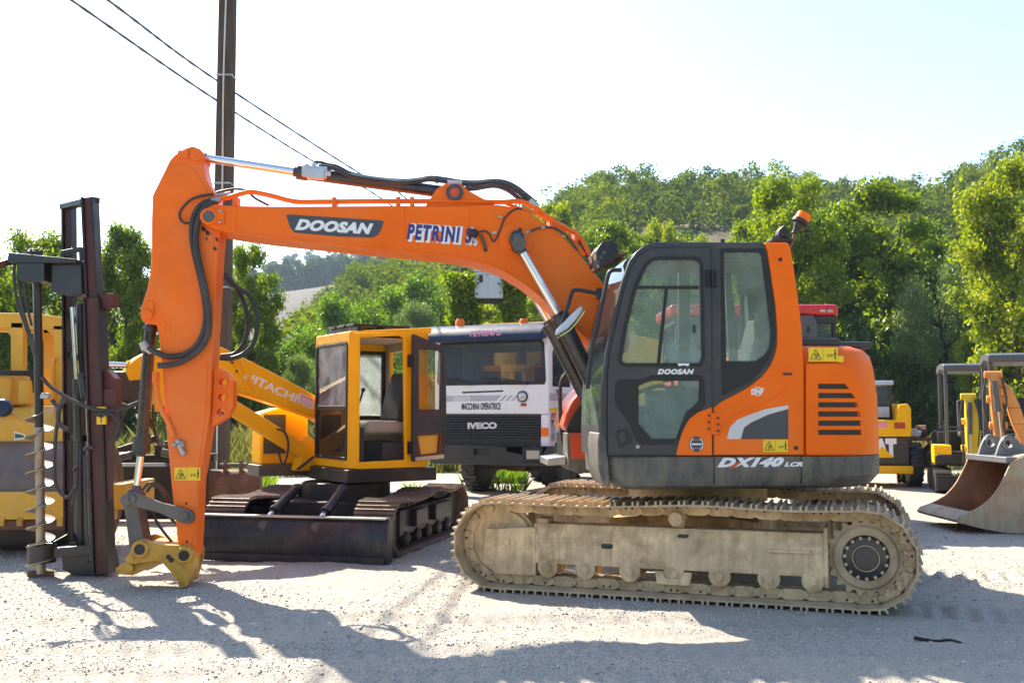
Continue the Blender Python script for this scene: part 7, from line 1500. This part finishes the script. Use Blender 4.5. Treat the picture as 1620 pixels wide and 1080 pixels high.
# ------------------------------------------------------------------ two mini excavators under canopies
def mini(fr, label, hull, armm, zc, w, seatx, arm_pts, boom_pts):
    t = fthing('mini_excavator', label, 'excavator', fr, 'mini excavators parked at the right')
    for x in (-0.48, 0.48):
        b = MB(); lp = [(-0.72 + 0.2 * math.cos(a), 0.22 + 0.2 * math.sin(a)) for a in np.radians(np.arange(90, 271, 20))] + [(0.72 + 0.2 * math.cos(a), 0.22 + 0.2 * math.sin(a)) for a in np.radians(np.arange(-90, 91, 20))]
        b.prismx(lp, x - 0.14, x + 0.14)
        for k in range(16): y = -0.7 + k * 0.093; b.box(x - 0.145, x + 0.145, y, y + 0.035, 0.415, 0.44)
        for k in range(5): z = 0.10 + k * 0.06; b.box(x - 0.145, x + 0.145, -0.945 + abs(k - 2) * 0.02, -0.90, z, z + 0.025)
        b.build('track', M['rubber'], t)
    b = MB(); b.box(-0.62, 0.62, -1.15, -1.08, 0.08, 0.34); b.box(-0.3, 0.3, -1.08, -0.3, 0.18, 0.28); b.build('dozer_blade', M['dark_steel'], t, bevel=0.01)
    b = MB(); b.prismz([(-0.6, -0.62), (-0.3, -0.75), (0.3, -0.75), (0.6, -0.62), (0.66, 0.5), (0.4, 0.85), (-0.4, 0.85), (-0.66, 0.5)], 0.5, 0.70); b.box(-0.55, 0.55, 0.3, 0.8, 0.70, 1.12); b.build('body', M['dark_steel'], t, bevel=0.04, seg=3)
    b = MB(); b.prismz([(-0.62, -0.56), (-0.32, -0.70), (-0.32, -0.35), (-0.64, -0.2)], 0.52, 0.88); b.build('side_cover', M[hull], t, bevel=0.03, seg=3)
    b = MB(); b.prismz([(0.62, -0.56), (0.36, -0.70), (0.36, -0.35), (0.64, -0.2)], 0.52, 0.80); b.build('side_cover', M[hull], t, bevel=0.03, seg=3)
    b = MB(); b.box(-0.5, 0.5, -0.6, 0.3, 0.70, 0.75); b.box(-0.5, -0.28, -0.1, 0.3, 0.75, 1.1); b.box(0.28, 0.5, -0.1, 0.3, 0.75, 1.1)
    for x in (-0.4, -0.08, 0.08, 0.4): b.tube([(x, -0.15 if abs(x) > 0.2 else -0.5, 0.75), (x, -0.25 if abs(x) > 0.2 else -0.55, 1.32)], 0.014, 6)
    b.tube([(-0.5, -0.45, 1.2), (-0.2, -0.5, 1.2), (0.2, -0.5, 1.2), (0.5, -0.45, 1.2)], 0.018, 6)
    b.build('controls', M['interior'], t, bevel=0.01)
    b = MB(); b.box(seatx - 0.24, seatx + 0.24, -0.1, 0.35, 1.0, 1.12); b.prismx([(0.28, 1.1), (0.4, 1.1), (0.5, 1.72), (0.36, 1.72)], seatx - 0.23, seatx + 0.23); b.build('seat', M['seat'], t, bevel=0.05, seg=3)
    for x in (-w / 2 + 0.05, w / 2 - 0.05):
        b = MB(); b.tube([(x, 0.70, 0.7), (x, 0.72, zc - 0.25), (x, 0.62, zc - 0.06), (x, 0.4, zc - 0.02)], 0.036, 10); b.tube([(x, -0.55, 0.7), (x, -0.55, zc - 0.12), (x, -0.48, zc - 0.03), (x, -0.3, zc - 0.02)], 0.034, 10); b.build('canopy_post', M['canopy_grey'], t)
    b = MB(); b.prismx(rr_([(-0.78, zc - 0.10), (-0.80, zc - 0.02), (-0.7, zc + 0.04), (0.0, zc + 0.07), (0.75, zc + 0.04), (0.85, zc - 0.03), (0.82, zc - 0.1), (0.0, zc - 0.04)], 2), -w / 2, w / 2); b.build('canopy', M['canopy_grey'], t, bevel=0.035, seg=3)
    b = MB(); b.box(-0.10, 0.10, -1.0, -0.7, 0.45, 0.85); b.build('swing_post', M['dark_steel'], t, bevel=0.02)
    bo = MB(); P = boom_pts
    for (x0, y0, z0, w0), (x1, y1, z1, w1) in zip(P, P[1:]): bo.loft([[(x0 - w0, y0 - w0 * 1.4, z0), (x0 + w0, y0 - w0 * 1.4, z0), (x0 + w0, y0 + w0 * 1.4, z0), (x0 - w0, y0 + w0 * 1.4, z0)], [(x1 - w1, y1 - w1 * 1.4, z1), (x1 + w1, y1 - w1 * 1.4, z1), (x1 + w1, y1 + w1 * 1.4, z1), (x1 - w1, y1 + w1 * 1.4, z1)]])
    bb = bo.build('boom', M[armm], t, bevel=0.015)
    bo = MB(); P = arm_pts
    for (x0, y0, z0, w0), (x1, y1, z1, w1) in zip(P, P[1:]): bo.loft([[(x0 - w0, y0 - w0 * 1.4, z0), (x0 + w0, y0 - w0 * 1.4, z0), (x0 + w0, y0 + w0 * 1.4, z0), (x0 - w0, y0 + w0 * 1.4, z0)], [(x1 - w1, y1 - w1 * 1.4, z1), (x1 + w1, y1 - w1 * 1.4, z1), (x1 + w1, y1 + w1 * 1.4, z1), (x1 - w1, y1 + w1 * 1.4, z1)]])
    q0, q1 = Vector(P[0][:3]), Vector(P[-1][:3])
    for p in (q0, q0.lerp(q1, 0.3), q0.lerp(q1, 0.62), q1): bo.cyl(p - Vector((0.13, 0, 0)), p + Vector((0.13, 0, 0)), 0.06, seg=12)
    aa = bo.build('stick', M[armm], t, bevel=0.012)
    b = MB()
    for s in (-1, 1): b.tube([(q0.x + s * 0.11, q0.y - 0.1, q0.z - 0.05), (q0.x + s * 0.16, q0.y - 0.16, q0.lerp(q1, 0.3).z), (q0.x + s * 0.12, q0.y - 0.14, q0.lerp(q1, 0.6).z), (q0.lerp(q1, 0.7).x + s * 0.1, q0.y - 0.06, q0.lerp(q1, 0.8).z)], 0.016, 6)
    b.build('hydraulic_hose', M['hose'], aa, each=True)
    b = MB(); c = q0.lerp(q1, 0.45); b.cyl(q0 + Vector((0.0, -0.17, -0.1)), c + Vector((0, -0.17, 0)), 0.045, seg=12, mi=0); b.cyl(c + Vector((0, -0.17, 0)), q1 + Vector((0, -0.15, 0.1)), 0.024, seg=12, mi=1); b.build('stick_cylinder', [M['cast'], M['chrome']], aa)
    return t
F1 = Frame(at(1527, 650, 19.6).x, 19.6, -18)
mini(F1, 'yellow mini excavator with its boom folded upright under a grey canopy', 'yellow', 'yellow_bright', 2.33, 0.86, 0.12,
     [(-0.06, -1.15, 1.76, 0.055), (-0.02, -1.15, 1.5, 0.10), (0.0, -1.15, 1.1, 0.12), (-0.02, -1.15, 0.5, 0.09), (-0.08, -1.15, 0.28, 0.07)], [(0, -0.85, 0.8, 0.09), (0, -0.95, 1.3, 0.09), (-0.04, -1.05, 1.78, 0.06)])
F2 = Frame(at(1622, 650, 16.6).x, 16.6, -20)
mini(F2, 'mini excavator with pale orange folded boom and grey canopy above the big bucket', 'orange_light', 'orange_light', 2.36, 1.18, 0.10,
     [(-0.54, -0.95, 2.06, 0.05), (-0.53, -0.95, 1.85, 0.07), (-0.5, -0.95, 1.5, 0.085), (-0.48, -0.95, 1.1, 0.07), (-0.46, -0.95, 0.8, 0.06)], [(0.0, -0.75, 0.8, 0.09), (-0.20, -0.85, 1.3, 0.09), (-0.26, -0.85, 1.55, 0.09), (-0.36, -0.9, 1.85, 0.07), (-0.50, -0.9, 2.02, 0.05)])
# rack of attachments between loader and minis
AR = Frame(at(1464, 650, 21.0).x, 21.0, 0)
ar = fthing('attachment_rack', 'low rusty rack holding small digging buckets left of the yellow mini excavator', 'rack', AR)
b = MB()
for x in (-0.32, 0.32):
    for y in (0, 0.7): b.box(x - 0.03, x + 0.03, y - 0.03, y + 0.03, 0.0, 0.95)
for z in (0.35, 0.9): b.box(-0.36, 0.36, -0.04, 0.0, z, z + 0.06); b.box(-0.36, 0.36, 0.7, 0.74, z, z + 0.06); b.box(-0.36, 0.36, 0.0, 0.7, z + 0.02, z + 0.04)
b.build('rack_frame', M['rust'], ar, bevel=0.005)
for i, (x, y, z, s, rz2, lb) in enumerate([(-0.2, 0.3, 0.39, 0.42, 0.4, 'small rusty digging bucket leaning in the left of the rack'), (0.18, 0.3, 0.39, 0.50, -0.5, 'larger rusty digging bucket in the right of the rack'), (0.05, 0.35, 0.94, 0.30, 1.2, 'smallest rusty bucket lying on top of the rack')]):
    o = empty('digging_bucket', lb, 'bucket', AR.o + Vector((x, y, z)), rz2, 'small buckets on the rack')
    b = MB(); sec = [(-0.1, 0.0), (-0.25, 0.3), (-0.25, 0.6), (-0.05, 0.85), (0.3, 0.9), (0.42, 0.82), (0.2, 0.75), (0.0, 0.6), (-0.08, 0.35), (0.1, 0.05)]; b.prism([(px * s * 1.2, pz * s) for px, pz in sec], -0.3 * s, 0.3 * s); b.build('bucket_shell', M['rust'], o, bevel=0.008)
    b = MB(); b.prism([(px * s * 1.2, pz * s) for px, pz in ((-0.1, 0.0), (-0.25, 0.3), (-0.25, 0.6), (-0.05, 0.85), (0.3, 0.9), (0.42, 0.82), (0.3, 0.3))], 0.3 * s, 0.36 * s); b.build('side_plate', M['coupler'], o, bevel=0.005)
o = empty('hose_roll', 'pale roll of hose lying on top of the attachment rack', 'hose', AR.o + Vector((-0.22, 0.2, 0.945)))
b = MB(); b.tube([(0.14 * math.cos(a) * (1 + 0.02 * a), 0.18 * math.sin(a), 0.03 + 0.008 * a) for a in np.arange(0, 18, 0.5)], 0.028, 7, n=2); b.build('hose_coil', M['cable_white'], o)

# ------------------------------------------------------------------ red roofed tractor behind the orange machine
TCF = Frame(at(1196, 650, 14.2).x, 14.2, 0)
TC = fthing('tractor', 'red roofed tractor cab rising behind the orange engine cover', 'tractor', TCF)
cx_ = lambda p, y=0.0: TCF.p3(y, (p, 650)).x; cz_ = lambda p, y=0.0: TCF.p3(y, (1196, p)).z
b = MB(); b.box(cx_(1062), cx_(1331), 0.0, 1.5, cz_(499), cz_(481)); rf = b.build('cab_roof', M['tractor_red'], TC, bevel=0.05, seg=3)
for x in (1305, 1316.5, 1083, 1094): b = MB(); b.box(cx_(x) - 0.04, cx_(x) + 0.04, -0.015, 0.02, cz_(494), cz_(489.5)); b.build('roof_lamp', M['clear_lens'], rf, bevel=0.01, each=True)
b = MB(); b.box(cx_(1070), cx_(1328), 0.03, 1.45, cz_(511), cz_(499.5)); b.build('roof_gutter', M['interior'], TC, bevel=0.01)
for x0, x1 in ((1072, 1080), (1286, 1292), (1322, 1328)):
    for y in (0.06, 1.34): b = MB(); b.box(cx_(x0), cx_(x1), y, y + 0.07, cz_(600), cz_(510)); b.build('cab_post', M['interior'], TC, bevel=0.01)
b = MB(); b.prism(TCF.tr(0, [(1262, 499.5), (1284, 499.5), (1290, 512), (1290, 534), (1262, 534)]), -0.08, 0.04); pn = b.build('side_cowl', M['canopy_grey'], TC, bevel=0.012)
b = MB(); o = TCF.tr(0, [(1273, 527), (1273, 519), (1276, 516), (1279, 519), (1279, 527)]); b.prism(o, -0.086, -0.07); b.build('cowl_slot', M['ink'], pn)
b = MB(); b.box(cx_(1080), cx_(1322), 0.09, 0.10, cz_(600), cz_(511)); b.box(cx_(1080), cx_(1322), 1.36, 1.37, cz_(600), cz_(511)); b.build('cab_pane', M['glass_dark'], TC, each=True)
b = MB(); b.box(cx_(1075), cx_(1325), -0.1, 1.5, 0.75, cz_(600)); b.box(-0.35, 0.35, -1.6, -0.1, 0.8, 1.6); b.build('tractor_body', M['tractor_red'], TC, bevel=0.06, seg=3)
b = MB(); b.box(-0.3, 0.3, -1.66, -1.59, 0.9, 1.5); b.build('nose_grille', M['grille'], TC, bevel=0.02)
b = MB(); b.box(-0.25, 0.25, 0.55, 1.0, 1.3, 1.75); b.prismx([(0.95, 1.6), (1.1, 1.6), (1.15, 2.2), (1.02, 2.2)], -0.25, 0.25); b.build('seat', M['seat'], TC, bevel=0.05)
for x in (-0.95, 0.95): wheel(TC, (x, 0.75, 0.8), (1, 0, 0), 0.8, 0.45, 14, 'yellow_old'); wheel(TC, (x * 0.8, -1.2, 0.5), (1, 0, 0), 0.5, 0.3, 14, 'yellow_old')

# ------------------------------------------------------------------ utility pole, wires, ivy grown transformer stand
PF = Frame(at(348.0, 650, 17.6).x, 17.6, 0)
PO = fthing('utility_pole', 'tall square brown utility pole behind the orange arm', 'pole', PF)
b = MB(); b.loft([[(-w, -w, z), (w, -w, z), (w, w, z), (-w, w, z)] for w, z in ((0.150, -0.3), (0.122, 10.5))]); b.build('shaft', M['pole'], PO, bevel=0.015)
b = MB(); b.tube([(0.01, -0.165, 0.0), (0.0, -0.16, 2.5), (0.012, -0.153, 5), (-0.008, -0.147, 7.2), (0.01, -0.141, 9), (0.0, -0.137, 10.4)], 0.016, 6); b.build('down_cable', M['cable_white'], PO)
for z in (2.1, 3.6, 5.4, 7.3): b = MB(); w = 0.150 - 0.028 * z / 10.5 + 0.004; b.loft([[(-w, -w - 0.012, z + d), (w, -w - 0.012, z + d), (w, w, z + d), (-w, w, z + d)] for d in (0, 0.03)]); b.build('cable_band', M['steel'], PO)
TF = Frame(at(771, 650, 33).x, 33, 0, zland(at(771, 650, 33).x, 33))
TS = fthing('transformer_stand', 'grey transformer box on two posts overgrown with ivy under the boom', 'transformer', TF)
tx = lambda p: TF.p3(0, (p, 650)).x; tz = lambda p: TF.p3(0, (771, p)).z
for p in (733, 811):
    b = MB(); b.lathe((tx(p), 0, -0.3), (0, 0, 1), [(0, 0.16), (tz(425) + 0.3, 0.12)], 12); po = b.build('post', M['pole'], TS)
b = MB(); b.box(tx(728), tx(822), -0.12, 0.12, tz(480), tz(474)); b.build('platform_beam', M['dark_steel'], TS)
b = MB(); b.box(tx(751), tx(796), -0.35, 0.35, tz(473.5), tz(432)); b.box(tx(749), tx(798), -0.38, 0.38, tz(432), tz(428)); b.box(tx(772), tx(773), -0.36, -0.34, tz(472), tz(434)); tb_ = b.build('transformer_box', M['zinc'], TS, bevel=0.02)
b = MB(); b.box(tx(758), tx(764), -0.357, -0.345, tz(449), tz(437)); b.build('box_plate', M['interior'], tb_)
for i, (p, w0) in enumerate(((733, 0.36), (811, 0.30))):
    rng = np.random.default_rng(50 + i); n = 11000; z = rng.random(n) ** 0.9 * (tz(424) - 0.2); a = rng.random(n) * 6.283
    bul = 0.75 + 0.6 * fbm(z * 1.3 + 9 * i, np.cos(a) * 1.5, 3, 5); r = w0 * bul * (1 + 0.30 * rng.normal(size=n)) * np.where(z > tz(455), 1.25, 1.0)
    V, F = quads(np.column_stack([np.cos(a) * r + tx(p), np.sin(a) * r, z]), 0.07, rng, 0.2, np.column_stack([np.cos(a), np.sin(a), 0 * a]))
    o = bpy.data.objects.new('ivy', np_mesh('ivy', V, F, L['poplar'], np.clip(0.5 + 0.28 * rng.normal(size=n), 0, 1))); col.objects.link(o); o.parent = TS
for name, lb, P in (('overhead_cable', 'upper twisted cable crossing the brown pole', [(170, 0), (345, 129), (575, 278), (640, 312)]), ('overhead_cable', 'lower twisted cable crossing the brown pole', [(112, 0), (338, 156), (500, 258), (600, 312)])):
    q1 = at(*P[1], 17.38); q2 = at(*P[2], 25.0); q0 = at(*P[0], 12.6); q3 = at(*P[3], 28.0); e0 = q0 + (q0 - q1) * 1.2; e3 = at(752, 424, 33)
    for s in (0, 1):
        if s == 0:
            b = MB(); c = catmull([e0, q0, q1, q2, q3, e3], 14); cc = [p + Vector((math.sin(i * 1.9), 0, math.cos(i * 1.9))) * 0.008 for i, p in enumerate(c)]; b.tube(cc, 0.014, 6, smooth=False)
            cc = [p - Vector((math.sin(i * 1.9), 0, math.cos(i * 1.9))) * 0.008 for i, p in enumerate(c)]; b.tube(cc, 0.014, 6, smooth=False); tag(b.build(name, M['cable']), lb, 'cable', 'overhead cables')
b = MB(); q = at(1480, 1008, 6.75); q.z = zland(q.x, q.y) + 0.02; b.tube([q + Vector((-0.12, 0.05, 0.01)), q, q + Vector((0.08, -0.02, 0.012)), q + Vector((0.15, -0.05, 0.0))], 0.013, 6, r1=0.006)
tag(b.build('dry_twig', M['bark_dark']), 'short dark twig lying on the shaded gravel at lower right', 'twig')

# ------------------------------------------------------------------ the air between here and the far hills
b = MB(); b.box(-3400, 3400, -3400, 3400, -3.0, 170.0)
hz = b.build('haze', bpy.data.materials.new("haze"), None, flat=True); hz['kind'] = 'stuff'; hz['label'] = 'thin summer haze over the valley'
hm = hz.data.materials[0]; hm.use_nodes = True; hn = hm.node_tree.nodes; hn.remove(hn["Principled BSDF"])
pv = hn.new("ShaderNodeVolumePrincipled"); pv.inputs["Color"].default_value = (0.62, 0.80, 1.0, 1); pv.inputs["Density"].default_value = 0.00026; pv.inputs["Anisotropy"].default_value = 0.1
hm.node_tree.links.new(pv.outputs[0], hn["Material Output"].inputs["Volume"])
